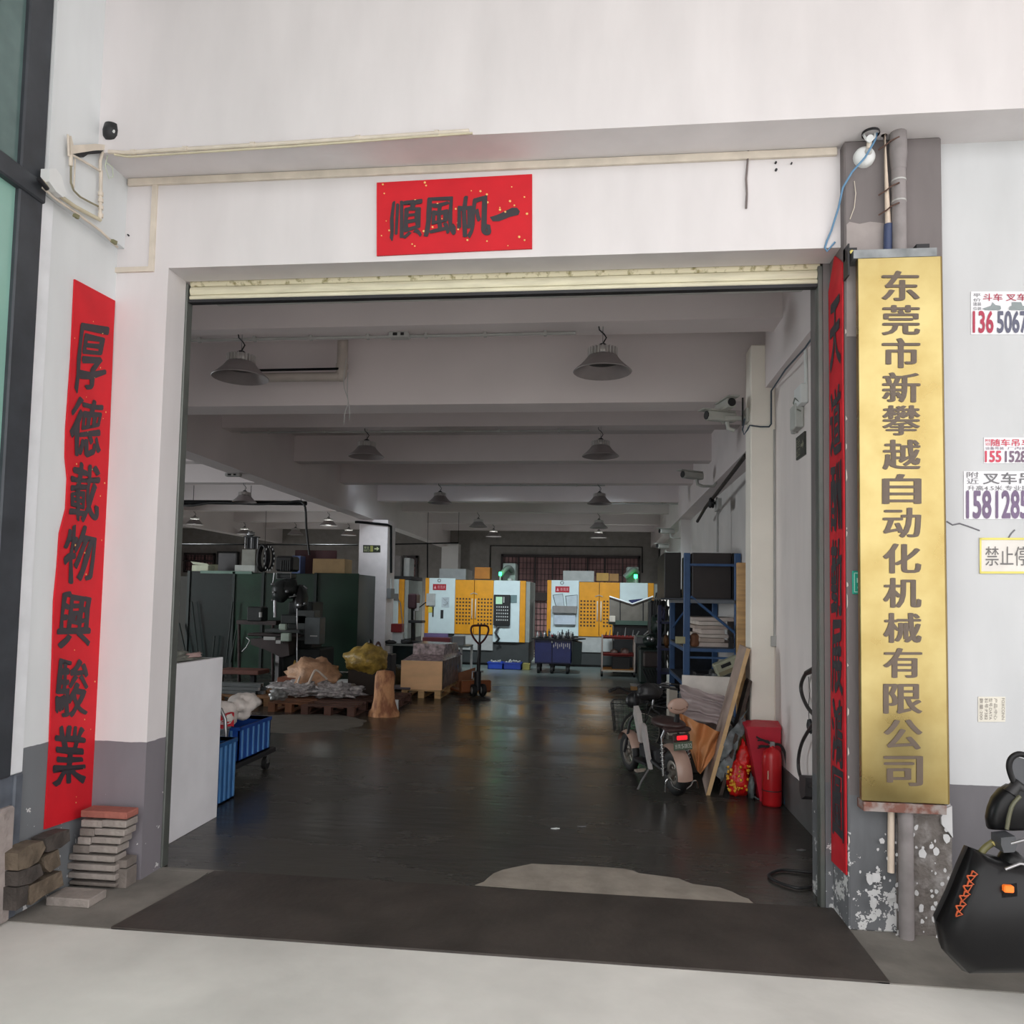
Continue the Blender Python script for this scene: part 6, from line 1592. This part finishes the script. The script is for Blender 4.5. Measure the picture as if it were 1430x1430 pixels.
MB().blob(mp(392, 826, -.1), (.16, .18, .22), 2, .12).blob(mp(402, 822, 0), (.2, .2, .2), 5, .15).build('head', M_md, ml)
MB().blob(mp(420, 838, .1), (.14, .2, .30), 8, .1).build('ram_turret', M_black, ml)
MB().cyl(mp(384, 838, -.1), mp(384, 862, -.1), .03, 10).build('quill', M_steel, ml)
for (x, y, r) in ((381, 816, .03), (383, 827, .025), (401, 826, .03), (412, 831, .02), (381, 838, .02), (418, 845, .05), (426, 843, .025)):
    MB().lathe([(0, 0), (r, 0), (r, .03), (0, .04)], 10, Matrix.Translation(mp(x, y, -.28)) @ Matrix.Rotation(math.pi / 2, 4, 'X')).build('control_knob', M_steel, ml)
for q in (((381, 817), (383, 800)), ((404, 834), (414, 832)), ((424, 818), (429, 822)), ((413, 846), (424, 845)), ((415, 850), (415, 925))):
    MB().tube([mp(*q[0], -.25), mp(*q[1], -.25)], .012, 6).build('lever', M_steel, ml)
mbox(416, 852, 438, 895, -.1, .3, 'electric_cabinet', M_mg, .01)
mbox(426, 862, 446, 900, -.2, .3, 'control_box', mat('control_grey', (84, 90, 92), .45), .01)
MB().box((mp(433, 885, -.21).x, YM - .21, mp(433, 888).z), (mp(443, 885, -.21).x, YM - .2, mp(433, 886.5).z)).build('label_strip', M_lgrey, ml)
mbox(385, 894, 392, 899, -.35, .1, 'dro_bracket', M_lgrey, .004)
mbox(392, 884, 404, 896, -.4, .12, 'feed_motor', mat('feed_motor_pale', (170, 184, 172), .4), .015)
mbox(389, 871, 399, 880, -.4, .1, 'feed_gearbox', mat('feed_motor_pale', (170, 184, 172), .4), .02)
mbox(368, 889, 384, 894, -.36, .04, 'name_strip', M_lgrey, .002)
MB().tube([mp(344, 890, -.4), mp(349, 894, -.42), mp(344, 904, -.42), mp(338, 910, -.42)], .012, 6).build('crank', M_steel, ml)
mbox(345, 847, 365, 868, -.1, .3, 'vise_block', M_md)
MB().cyl(mp(364, 862, -.2), mp(364, 855, -.2), .03, 10).build('oil_bottle', M_lgrey, ml)
# workbench line behind the mill
tag(boxpx(330, 866, 385, 873, 11.4, .5).tube([HY(334, 872, 11.5), HZ(334, 958)], .03, 6).tube([HY(381, 872, 11.5), HZ(381, 958)], .03, 6).build('bench_clutter', mat('bench_dark', (54, 40, 40), .6, var=.4, scale=6)), 'dark cluttered bench top behind the milling machine', 'bench')

# pallets with profiles, boxes and wrapped goods
def ppal(x0, yf, x1, dep, lab, m=M_wood, nb=6):
    a, c = HZ(x0, yf), HZ(x1, yf)
    return pallet('wooden_pallet', lab, a.x, a.y, c.x, a.y + dep, 0, m, nb), a, c
M_pw = mat('old_wood', (150, 110, 74), .7, var=.2, scale=3, stretch=(1, 1, 6))
p1, a, c = ppal(300, 983, 351, 1.1, 'pallet at the far left carrying the aluminium profiles', M_pw)
for i in range(8):
    z = .137 + .055 * (i % 3); y = a.y + .15 + .09 * (i // 3) + .02 * (i % 3)
    t = MB().box((a.x - 1.2, y, z), (c.x + .05 + .03 * (i % 4), y + .07, z + .05)).build('aluminium_profile', mat('profile_alu', (140, 146, 148), .35, .6))
    tag(t, ORD[i] + ' aluminium profile of the left pallet bundle, counted bottom up and from the front', 'profile', 'aluminium profiles on the left pallet')
    MB().box((c.x + .05 + .03 * (i % 4), y, z), (c.x + .052 + .03 * (i % 4), y + .07, z + .05)).build('end_cap', M_white if i % 2 else M_black, t)
p2, a, c = ppal(351, 986, 398, .9, 'pallet with pale front block between profiles and brown box', M_pw)
p3, a, c = ppal(374, 994, 436, 1.1, 'low reddish pallet in front under the brown box', M_brown, 7)
tag(boxpx(387, 946, 416, 966, a.y + .62, .3, .008).build('brown_box', mat('red_brown_box', (140, 84, 62), .6, var=.1)), 'reddish brown box on the pallets left of the film-wrapped goods', 'box')
tag(MB().blob(HY(390, 970, a.y + .05) , (.13, .1, .07), 4, .4).build('foil_lump', mat('film_grey', (140, 140, 138), .25, var=.4, scale=16)), 'small lump of grey film on the edge of the reddish pallet', 'film')
q = [HY(404, 945, 8.0), HY(411, 922, 8.0), HY(416, 936, 8.0), HY(430, 944, 8.0), HY(428, 975, 8.0), HY(406, 975, 8.0)]
tag(MB().prism(q, (0, .05, 0)).build('yellow_paper', mat('mustard', (176, 140, 50), .6)), 'yellow paper fold sticking up behind the brown box', 'paper')
tag(boxpx(300, 935, 360, 943, 9.0, .5, .008).build('maroon_bench', mat('maroon_bench', (112, 70, 60), .6)), 'low maroon bench board behind the profile pallet', 'bench')
for x in (306, 352): 
    a_ = HY(x, 943, 9.1); tag(MB().box((a_.x - .04, 9.1, 0), (a_.x + .04, 9.2, a_.z)).build('bench_trestle', M_dark), ('left' if x < 320 else 'right') + ' trestle under the maroon bench board', 'trestle')
p4, a, c = ppal(420, 998, 500, 1.2, 'dark pallet under the film-wrapped cardboard goods', mat('dark_pallet', (96, 66, 56), .7, var=.2), 7)
wr = thing('wrapped_goods', 'heap of cardboard goods wrapped in clear film with white straps', 'goods', HZ(440, 985))
c0 = HY(436, 956, 7.3)
MB().blob((c0.x, 7.3, .43), (.42, .38, .27), 11, .22, 2.2, 30, 20, .85).build('cardboard_core', mat('core_cardboard', (196, 152, 118), .6, var=.22, scale=7, bump=.5), wr)
MB().blob((c0.x - .1, 7.05, .26), (.46, .3, .13), 17, .35, 3.2, 30, 18, .8).blob((c0.x + .45, 7.0, .24), (.42, .25, .11), 19, .4, 3.5, 30, 18, .8).build('clear_film', mat('crumpled_film', (196, 190, 190), .18, var=.4, scale=18, bump=.8, spec=.9), wr)
MB().tube(smooth([HY(413, 975, 6.9), HY(417, 950, 6.9), HY(424, 942, 7.0), HY(437, 945, 7.05)]), .016, 6).tube(smooth([HY(427, 966, 6.85), HY(434, 948, 6.85), HY(441, 936, 6.95), HY(452, 944, 7.0), HY(460, 952, 7.1)]), .018, 6).build('white_strap', mat('strap_white', (214, 200, 186), .6), wr)
p5, a, c = ppal(500, 991, 553, 1.1, 'pallet under the carved wooden block with film scraps', mat('dark_pallet', (96, 66, 56), .7, var=.2), 6)
lg = thing('wooden_stump', 'upright pale carved wooden stump at the front right of the pallets', 'stump', HZ(534, 1000))
c1 = HZ(535, 1000)
pr = [(.22, 0), (.21, .05), (.17, .10), (.15, .2), (.145, .4), (.13, .55), (.10, .62), (.0, .64)]
mb = MB(); n_ = 22; vs = []; fs = []
for r, z in pr:
    for k in range(n_):
        t = 2 * math.pi * k / n_; rr2 = r * (1 + .22 * noise.noise(Vector((math.cos(t) * 2, math.sin(t) * 2, z * 4))))
        vs.append((c1.x + rr2 * math.cos(t), c1.y + .02 + rr2 * .8 * math.sin(t), .0 + z))
for i in range(len(pr) - 1):
    for k in range(n_): fs.append((i * n_ + k, i * n_ + (k + 1) % n_, (i + 1) * n_ + (k + 1) % n_, (i + 1) * n_ + k))
mb.add(vs, fs, True); mb.build('trunk', mat('stump_wood', (206, 150, 106), .7, col2=(150, 96, 66), amount=.52, scale=11, bump=.7, stretch=(1, 1, .4)), lg)
c2 = HY(508, 922, 7.6)
tag(MB().blob((c2.x, 7.75, c2.z), (.34, .28, .24), 23, .2, 2, 28, 18).build('olive_bundle', mat('olive_wrap', (176, 146, 70), .35, var=.35, scale=9, bump=.5)), 'olive brown film-wrapped bundle behind the wooden stump', 'bundle')
tag(boxpx(486, 935, 530, 985, 7.6, .5, .01).build('under_crate', mat('under_dark', (60, 50, 44), .7)), 'dark box carrying the olive wrapped bundle', 'box')
for (px, py, w_, h, lab) in ((517, 903, 6, 21, 'black oval disc leaning on the far column, left one'), (528, 906, 9, 21, 'brown rimmed oval disc leaning on the far column, right one')):
    c_ = HY(px, py, 9.0); K_ = 13.3 / 1075
    tag(MB().lathe([(.6, -.1), (1, -.1), (1, .1), (.6, .1), (.6, -.1)] if w_ > 7 else [(0, -.1), (1, -.1), (1, .1), (0, .1)], 20, Matrix.Translation(c_) @ Matrix.Rotation(math.radians(10), 4, 'Z') @ Matrix.Diagonal((w_ * .5 * K_, .25, h * .5 * K_, 1)) @ Matrix.Rotation(math.pi / 2, 4, 'X')).build('polishing_disc', M_black if w_ < 7 else mat('rim_brown', (90, 60, 56), .5)), lab, 'disc')
tag(boxpx(505, 913, 545, 966, 9.05, .35, .01).build('low_stand', M_dark), 'low dark stand behind the olive bundle at the column foot', 'stand')
tag(MB().prism([HY(468, 951, 8.5), HY(496, 951, 8.5), HY(496, 953.5, 8.5), HY(468, 953.5, 8.5)], (0, .3, 0)).build('white_strip', M_white), 'bright white strip lying before the green booth', 'strip')
tag(boxpx(466, 953.6, 500, 976, 8.45, .4, .004).build('grey_board_stack', mat('board_stack', (110, 100, 104), .6)), 'grey boards under the bright white strip', 'board')
tag(MB().blob(HY(484, 968, 7.75), (.18, .16, .09), 29, .3, 3, 20, 14).build('dark_film', mat('dark_film', (92, 90, 92), .25, var=.4, scale=14)), 'dark crumpled film between wrapped goods and stump', 'film')
tag(MB().box(HZ(541, 975) + Vector((.0, .1, .136)), HZ(541, 975) + Vector((.35, .5, .17)), None, .01).build('grey_flat_pack', mat('flat_pack', (96, 88, 96), .5)), 'grey flat pack on the pallet right of the stump', 'pack')
a_ = HY(554, 977, 6.9); tag(MB().box((a_.x - .03, 6.75, .001), (a_.x + .06, 6.8, .17), None, .004).build('white_label', M_white), 'small bright white block at the pallet corner right of the stump', 'block')
tag(MB().blob(HY(547, 948, 9.85), (.25, .18, .22), 33, .35, 3, 18, 12).build('olive_rags', mat('olive_rags', (96, 86, 56), .7, var=.3)), 'olive rags behind the stump towards the plywood crate', 'rag')
tag(MB().box(HZ(536, 958) + Vector((0, 0, .0)), HZ(536, 958) + Vector((.6, .3, .06)), None, .005).build('red_plank', mat('red_plank', (130, 70, 58), .6)), 'reddish plank on the floor between stump and plywood crate', 'plank')

# table with tools behind the crate
YT2 = 12.6
a, c = HY(538, 899, YT2), HY(654, 899, YT2)
tb = thing('steel_table', 'long grey steel table behind the wrapped crate beside the far column', 'table', ((a.x + c.x) / 2, YT2, 0))
MB().box((a.x, YT2, a.z - .04), (c.x, YT2 + .7, a.z), None, .005).build('tabletop', mat('table_grey', (104, 108, 104), .5), tb)
for px in (545, 555, 643, 652):
    x = HY(px, 920, YT2).x; y = YT2 + (.04 if px in (545, 643) else .6)
    MB().box((x - .025, y, 0), (x + .025, y + .05, a.z - .04)).build('leg', M_lgrey, tb)
MB().box((a.x + .1, YT2 + .3, .15), (a.x + .9, YT2 + .65, .6), None, .02).build('under_cabinet', mat('under_teal', (30, 56, 56), .5, var=.3), tb)
ztb = a.z
def ontable(x0, y0, x1, dep, name, m, lab, cat, yy=.1, lift=0.0):
    p, q = HY(x0, y0, YT2 + yy), HY(x1, y0, YT2 + yy)
    return tag(MB().box((p.x, YT2 + yy, ztb + .001 + lift), (q.x, YT2 + yy + dep, p.z), None, .008).build(name, m), lab, cat)
ontable(548, 883, 562, .2, 'white_case', M_white, 'white case under the red box on the steel table', 'case', .2)
ontable(546, 871, 561, .24, 'red_machine_box', mat('box_dull_red', (150, 46, 50), .5), 'dull red box on the white case at the left of the steel table', 'box', .18, HY(548, 883, YT2 + .2).z - ztb)
ontable(590, 890, 628, .25, 'red_toolbox', mat('toolbox_red', (110, 44, 50), .5), 'dark red toolbox on the steel table before the middle machine', 'toolbox')
ontable(632, 888, 648, .2, 'grey_motor', M_grey, 'grey motor block at the right end of the steel table', 'motor')
ontable(592, 884, 626, .02, 'violet_sheet', mat('violet_grey', (120, 104, 150), .5), 'violet grey sheet standing behind the dark red toolbox', 'sheet', .4)
p = HY(566, 890, YT2 + .1)
tag(MB().blob((p.x, YT2 + .2, ztb + .04), (.12, .1, .07), 5, .3, 3, 14, 10, .6).build('black_clamp', M_black), 'black clamps on the steel table beside the red box', 'clamp')
p = HY(553, 893, YT2 + .1)
tag(MB().blob((p.x - .1, YT2 + .05, ztb + .03), (.14, .06, .05), 7, .3, 3, 14, 10, .6).build('black_tools', M_black), 'heap of black tools at the left front of the steel table', 'tool')
dp = thing('drill_press', 'dark bench drill press on the steel table before the left machine', 'machine', HY(582, 899, YT2 + .4))
D = lambda x, y, o=.4: HY(x, y, YT2 + o)
MB().box((D(574, 899).x, YT2 + .25, ztb + .001), (D(590, 899).x, YT2 + .6, ztb + .06), None, .01).build('base', M_dark, dp)
MB().tube([D(577, 897, .5), D(577, 840, .5)], .05, 10).build('column', M_md, dp)
MB().box((D(573, 868).x, YT2 + .2, D(573, 869.5).z), (D(592, 868).x, YT2 + .55, D(573, 866).z), None, .008).build('work_table', M_dark, dp)
MB().box((D(572, 845).x, YT2 + .2, D(573, 850).z), (D(584, 845).x, YT2 + .6, D(573, 829).z), None, .03).build('head', mat('drill_maroon', (64, 36, 44), .5), dp)
MB().box((D(581, 850).x, YT2 + .25, D(573, 853).z), (D(587, 850).x, YT2 + .4, D(573, 842).z), None, .01).build('front_unit', M_lgrey, dp)
MB().tube([D(578.5, 853, .3), D(578.5, 866, .3)], .014, 8).build('spindle', M_steel, dp)
MB().tube([D(586, 848, .2), D(595, 841, .2)], .014, 6).build('feed_lever', M_black, dp)
# fittings on the far column
pc = 13.5
q = [HY(507, 761, pc - .01), HY(531, 761.5, pc - .01), HY(531, 771.5, pc - .01), HY(507, 771.5, pc - .01)]
o = thing('exit_sign', 'dark green exit sign with arrow on the far column', 'sign', q[3])
MB().prism(q, (0, .01, 0)).build('plate', mat('exit_dark', (34, 40, 26), .5), o)
place = lambda x, y: HY(507 + 24 * x, 761.2 + 10.3 * y, pc - .014)
mb = MB(); lettering(mb, '安全', [(.06, .15), (.36, .15), (.36, .5), (.06, .5)], place, 0); lettering(mb, '出口', [(.06, .53), (.36, .53), (.36, .88), (.06, .88)], place, 0)
mb.add([place(*p) for p in ((.66, .42), (.8, .42), (.8, .22), (.94, .5), (.8, .78), (.8, .58), (.66, .58))], [tuple(range(7))])
mb.build('lettering', mat('exit_print', (170, 176, 140), .6, emit=.1), o)
mb = MB(); mb.add([place(*p) for p in ((.42, .1), (.58, .1), (.58, .9), (.42, .9))], [(0, 1, 2, 3)]); mb.build('figure_field', mat('exit_field', (150, 150, 76), .6), o)
pipe('cable', [HY(496, 729, pc - .05), HY(500, 729, pc - .05), HY(541, 733, pc - .05), HX(546, 735, cb + .02), HX(546, 800, cb + .02)], .03, M_cable, 'dark cable wrapped around the top of the far column', 'cable')
o = thing('socket_box', 'grey socket box with hanging plug on the right side of the far column', 'box', HX(546, 834, cb))
MB().box((cb, 13.55, HX(546, 836, cb).z), (cb + .1, 13.9, HX(546, 822, cb).z), None, .01).build('box', M_grey, o)
MB().tube([HX(546, 822, cb + .06), HX(546, 808, cb + .06)], .02, 6).build('conduit', M_lgrey, o)
# pipes and fittings below the ceiling
pl_y = 11.42
def hung(name, pts, r, label, cat, rods, ztop_=4.0):
    o = thing(name, label, cat, pts[0])
    MB().tube(pts, r, 8).build('line', M_cable, o)
    for q in rods: MB().tube([q, (q[0], q[1], ztop_)], .006, 5).build('hanger', M_cable, o)
    return o
A_ = [HY(236, 701, pl_y), HY(350, 702, pl_y), HY(428, 703, pl_y)]
hung('hanging_pipe', A_, .045, 'thick dark pipe hanging across the left bay under the beams', 'pipe', [A_[0].lerp(A_[1], .3), A_[1], A_[2].lerp(A_[1], .1)])
A_ = smooth([HY(240, 703, pl_y - .06), HY(265, 706, pl_y - .06), HY(300, 702, pl_y - .06), HY(360, 704, pl_y - .06), HY(400, 702, pl_y - .06), HY(424, 703, pl_y - .06), HY(428, 740, pl_y - .06), HY(432, 775, pl_y - .06)])
pipe('hanging_hose', A_, .025, M_black, 'black hose sagging along the dark pipe and dropping to the mill', 'hose')
A_ = [HY(236, 760, 16.2), HY(370, 760.5, 16.2), HY(500, 761, 16.2)]
hung('hanging_cable', A_, .018, 'thin dark cable line across the left bay above the boxes', 'cable', A_[:2])
A_ = [HY(548, 760, 16.2), HY(597, 759, 16.2), HY(640, 758, 16.2)]
hung('hanging_cable', A_, .018, 'thin dark cable line right of the far column', 'cable', [A_[0], A_[2]])
A_ = [HY(597, 759, 16.2), HY(597, 812, 16.2)]
hung('hanging_cable', A_, .018, 'thin dark cable dropping to the middle machine', 'cable', [A_[0]])
dpz = HY(400, 527, 2.8).z
o = thing('ceiling_drain', 'cream drain pipe with a black trap hung below the ceiling beside the left lamp', 'pipe', (HY(477, 527, 2.8).x, 2.8, dpz))
M_dr = mat('drain_cream', (186, 176, 168), .5)
a, c = HY(330, 527, 2.8), HY(472, 527, 2.8)
MB().tube([(a.x, 2.8, dpz), (c.x, 2.8, dpz)], .045, 12).build('pipe', M_dr, o)
xe = HY(478, 500, 2.8).x
MB().tube(smooth([Vector((c.x, 2.8, dpz)), Vector((xe - .02, 2.8, dpz + .01)), Vector((xe, 2.8, dpz + .06)), Vector((xe, 2.8, 4.45))]), .052, 12).build('elbow', M_dr, o)
MB().tube([(xe, 2.8, dpz + .08), (xe, 2.8, dpz + .12)], .06, 12).build('collar', M_dr, o)
MB().blob((a.x - .02, 2.8, dpz + .05), (.13, .08, .09), 4, .2).build('trap', M_dark, o)
MB().tube([(a.x, 2.76, dpz + .06), (c.x + .02, 2.76, dpz + .065)], .012, 6).build('dark_cable', M_cable, o)
MB().tube(smooth([HY(484, 500, 2.7), HY(480, 535, 2.7), HY(486, 560, 2.7), HY(482, 575, 2.7), HY(480, 592, 2.7)]), .004, 5).tube(smooth([HY(486, 520, 2.7), HY(485, 550, 2.7), HY(488, 570, 2.7), HY(488, 586, 2.7)]), .004, 5).build('loose_wire', M_lgrey, o)
def detector(P, lab, s=1.0):
    t = thing('smoke_detector', lab, 'detector', P)
    MB().box(P + Vector((-.09 * s, -.05, -.05)), P + Vector((.09 * s, .05, .0)), None, .01).build('housing', M_lgrey, t)
    MB().box(P + Vector((-.05 * s, -.056, -.04)), P + Vector((-.01 * s, -.05, -.015))).box(P + Vector((.02 * s, -.056, -.04)), P + Vector((.05 * s, -.05, -.015))).build('lens', M_black, t)
detector(HY(558, 482, 2.28) * 0 + Vector((HY(558, 482, 2.28).x, 2.28, 4.0)), 'white detector with two dark eyes under the first ceiling beam')
detector(HZ(326, 661, 3.5), 'white detector under the long beam of the left bay', 1.3)
# far left dark cupboards and panels on the back wall
for (x0_, y0_, x1_, y1_, Yv, m, lab) in ((303, 770, 330, 800, 22.7, M_dark, 'dark framed panel on the back wall above the booth'),):
    a, c = HY(x0_, y0_, Yv), HY(x1_, y1_, Yv); tag(MB().box((a.x, Yv, c.z), (c.x, Yv + .2, a.z)).build('wall_panel', m), lab, 'panel')
# papers on the floor
for (px, py, lab) in ((775, 1157, 'tiny white scrap on the dark floor in the middle of the entrance'), (812, 1154, 'dull paper scrap right of the white one on the floor'), (1118, 1187, 'pale scrap on the floor near the right wall')):
    c = HZ(px, py, .001)
    tag(MB().prism([c + Vector((-.03, -.01, 0)), c + Vector((.0, -.02, 0)), c + Vector((.035, 0, 0)), c + Vector((.01, .015, 0))], (0, 0, .004)).build('paper_scrap', M_white if px < 800 else M_grey), lab, 'paper')

# ================================================================ BLACK ELECTRIC SCOOTER, lower right corner
YS = -.95
Sp = lambda x, y, o=0: HY(x, y, YS + o)
es = thing('electric_scooter', 'black electric scooter with orange graphics parked by the right wall', 'scooter', (HY(1420, 1264, YS).x, YS, 0))
M_sb = mat('scooter_black', (16, 16, 18), .38, spec=.3); M_sg = mat('scooter_grey', (74, 76, 80), .4)
body = [(1322, 1300), (1340, 1262), (1356, 1222), (1369, 1193), (1384, 1199), (1400, 1206), (1430, 1212), (1500, 1220), (1540, 1260), (1560, 1330), (1540, 1370), (1360, 1372), (1330, 1340)]
def softbody(pts, y0, y1, name, m, inset=.05):
    P0 = [Sp(*p) for p in pts]; cx = sum(p.x for p in P0) / len(P0); cz = sum(p.z for p in P0) / len(P0)
    mb = MB(); n = len(P0); rings = []
    for (yy, k) in ((y0, .80), (y0 + inset, .96), (y0 + inset * 2, 1.0), (y1 - inset * 2, 1.0), (y1 - inset, .96), (y1, .8)):
        rings.append([(cx + (p.x - cx) * k, YS + yy, max(.06, cz + (p.z - cz) * k)) for p in P0])
    vs = [v for r in rings for v in r]; fs = []
    for i in range(len(rings) - 1):
        for k in range(n): fs.append((i * n + k, (i + 1) * n + k, (i + 1) * n + (k + 1) % n, i * n + (k + 1) % n))
    fs.append(tuple(range(n))); fs.append(tuple(range(len(vs) - 1, len(vs) - 1 - n, -1)))
    mb.add(vs, fs, True); return mb.build(name, m, es)
bd = softbody(body, 0, .2, 'front_fairing', M_sb)
mb = MB()
for k in range(9):
    y_ = 1216 + k * 7; x_ = 1352 - k * 2.6
    q = [Sp(x_ + 6 - 5 * (k % 2), y_, -.004), Sp(x_ + 13, y_ + 5 * ((k + 1) % 2), -.004), Sp(x_ + 8 - (k % 3) * 2, y_ + 8, -.004), Sp(x_ + 4, y_ + 6, -.004)]
    mb.tube(q + [q[0]], .0035, 4)
mb.build('orange_graphic', mat('graphic_orange', (190, 84, 40), .4), es)
rf = MB().box(Sp(1403, 1247, -.02), Sp(1417, 1238, -.02) + Vector((0, .05, 0)), None, .004).build('orange_reflector', mat('reflector_orange', (255, 120, 40), .3, emit=.15), es)
MB().prism([Sp(1398, 1236), Sp(1420, 1233), Sp(1421, 1252), Sp(1399, 1254)], (0, .04, 0)).build('reflector_frame', M_dark, es)
MB().tube(smooth([Sp(1369, 1193, .1), Sp(1376, 1184, .1), Sp(1386, 1177, .1), Sp(1398, 1171, .1), Sp(1404, 1172, .1)]), .014, 8).build('olive_trim', mat('olive_trim', (104, 100, 62), .4), es)
MB().prism([Sp(1386, 1177, .08), Sp(1398, 1170, .08), Sp(1399, 1176, .08), Sp(1389, 1181, .08)], (0, .02, 0)).build('cream_trim', mat('trim_cream', (206, 190, 120), .4), es)
pf_ = [(1398, 1170), (1418, 1168), (1421, 1180), (1417, 1190), (1402, 1191), (1398, 1180)]
MB().prism([Sp(*p, .02) for p in pf_], (0, .08, 0)).build('headlight_block', M_sg, es)
MB().blob(Sp(1412, 1204, .1), (.05, .05, .05), 3, .1).build('neck', M_sb, es)
fr_ = [(1432, 1105), (1420, 1112), (1409, 1125), (1403, 1140), (1400, 1155), (1402, 1170), (1432, 1172), (1500, 1170), (1500, 1110)]
softbody(fr_, .08, .17, 'handlebar_cowl', M_sb, .02)
MB().tube(smooth([Sp(1424, 1112, .06), Sp(1414, 1124, .05), Sp(1409, 1140, .05), Sp(1406, 1158, .05)]), .008, 8).build('cowl_edge', mat('edge_olive', (90, 90, 70), .4), es)
m_ = MB().tube(smooth([Sp(1440, 1058, .1), Sp(1424, 1053, .1), Sp(1413, 1058, .1), Sp(1409, 1070, .1), Sp(1413, 1086, .1), Sp(1421, 1100, .1), Sp(1436, 1114, .1), Sp(1470, 1130, .1)]), [.012] * 36, 8)
m_.build('mirror_rim', M_sb, es)
MB().prism([Sp(*p, .1) for p in ((1413, 1060), (1424, 1058), (1450, 1066), (1474, 1100), (1470, 1128), (1436, 1112), (1422, 1098), (1412, 1080))], (0, .02, 0)).build('mirror_shell', M_sg, es)
MB().tube([Sp(1411, 1108, .1), Sp(1420, 1096, .1), Sp(1430, 1104, .1)], [.03, .026, .02], 10).build('grip', M_black, es)
MB().tube([Sp(1412, 1178, -.02), Sp(1434, 1172, -.04)], .006, 6).build('brake_cable', M_steel, es)
MB().tube([Sp(1404, 1214, -.02), Sp(1424, 1206, -.03), Sp(1440, 1208, -.03)], .006, 6).build('brake_cable', M_steel, es)
c = Sp(1450, 1330, .17)
w_ = MB().lathe([(.14, -.05), (.2, -.06), (.225, -.03), (.225, .03), (.2, .06), (.14, .05), (.14, -.05)], 28, Matrix.Translation((2.05, YS + .17, .226)) @ Matrix.Rotation(math.radians(60), 4, 'Z') @ Matrix.Rotation(math.pi / 2, 4, 'Y')).build('front_wheel', M_rubber, es)
MB().box((2.2, YS + .05, .2), (3.3, YS + .3, .3), None, .04).box((2.9, YS + .02, .3), (3.5, YS + .34, .75), None, .08).build('body_shell', M_sb, es)
MB().lathe([(.14, -.05), (.2, -.06), (.225, -.03), (.225, .03), (.2, .06), (.14, .05), (.14, -.05)], 28, Matrix.Translation((3.3, YS + .17, .226)) @ Matrix.Rotation(math.radians(90), 4, 'X')).build('rear_wheel', M_rubber, es)
bpy.data.objects.remove(_fo)
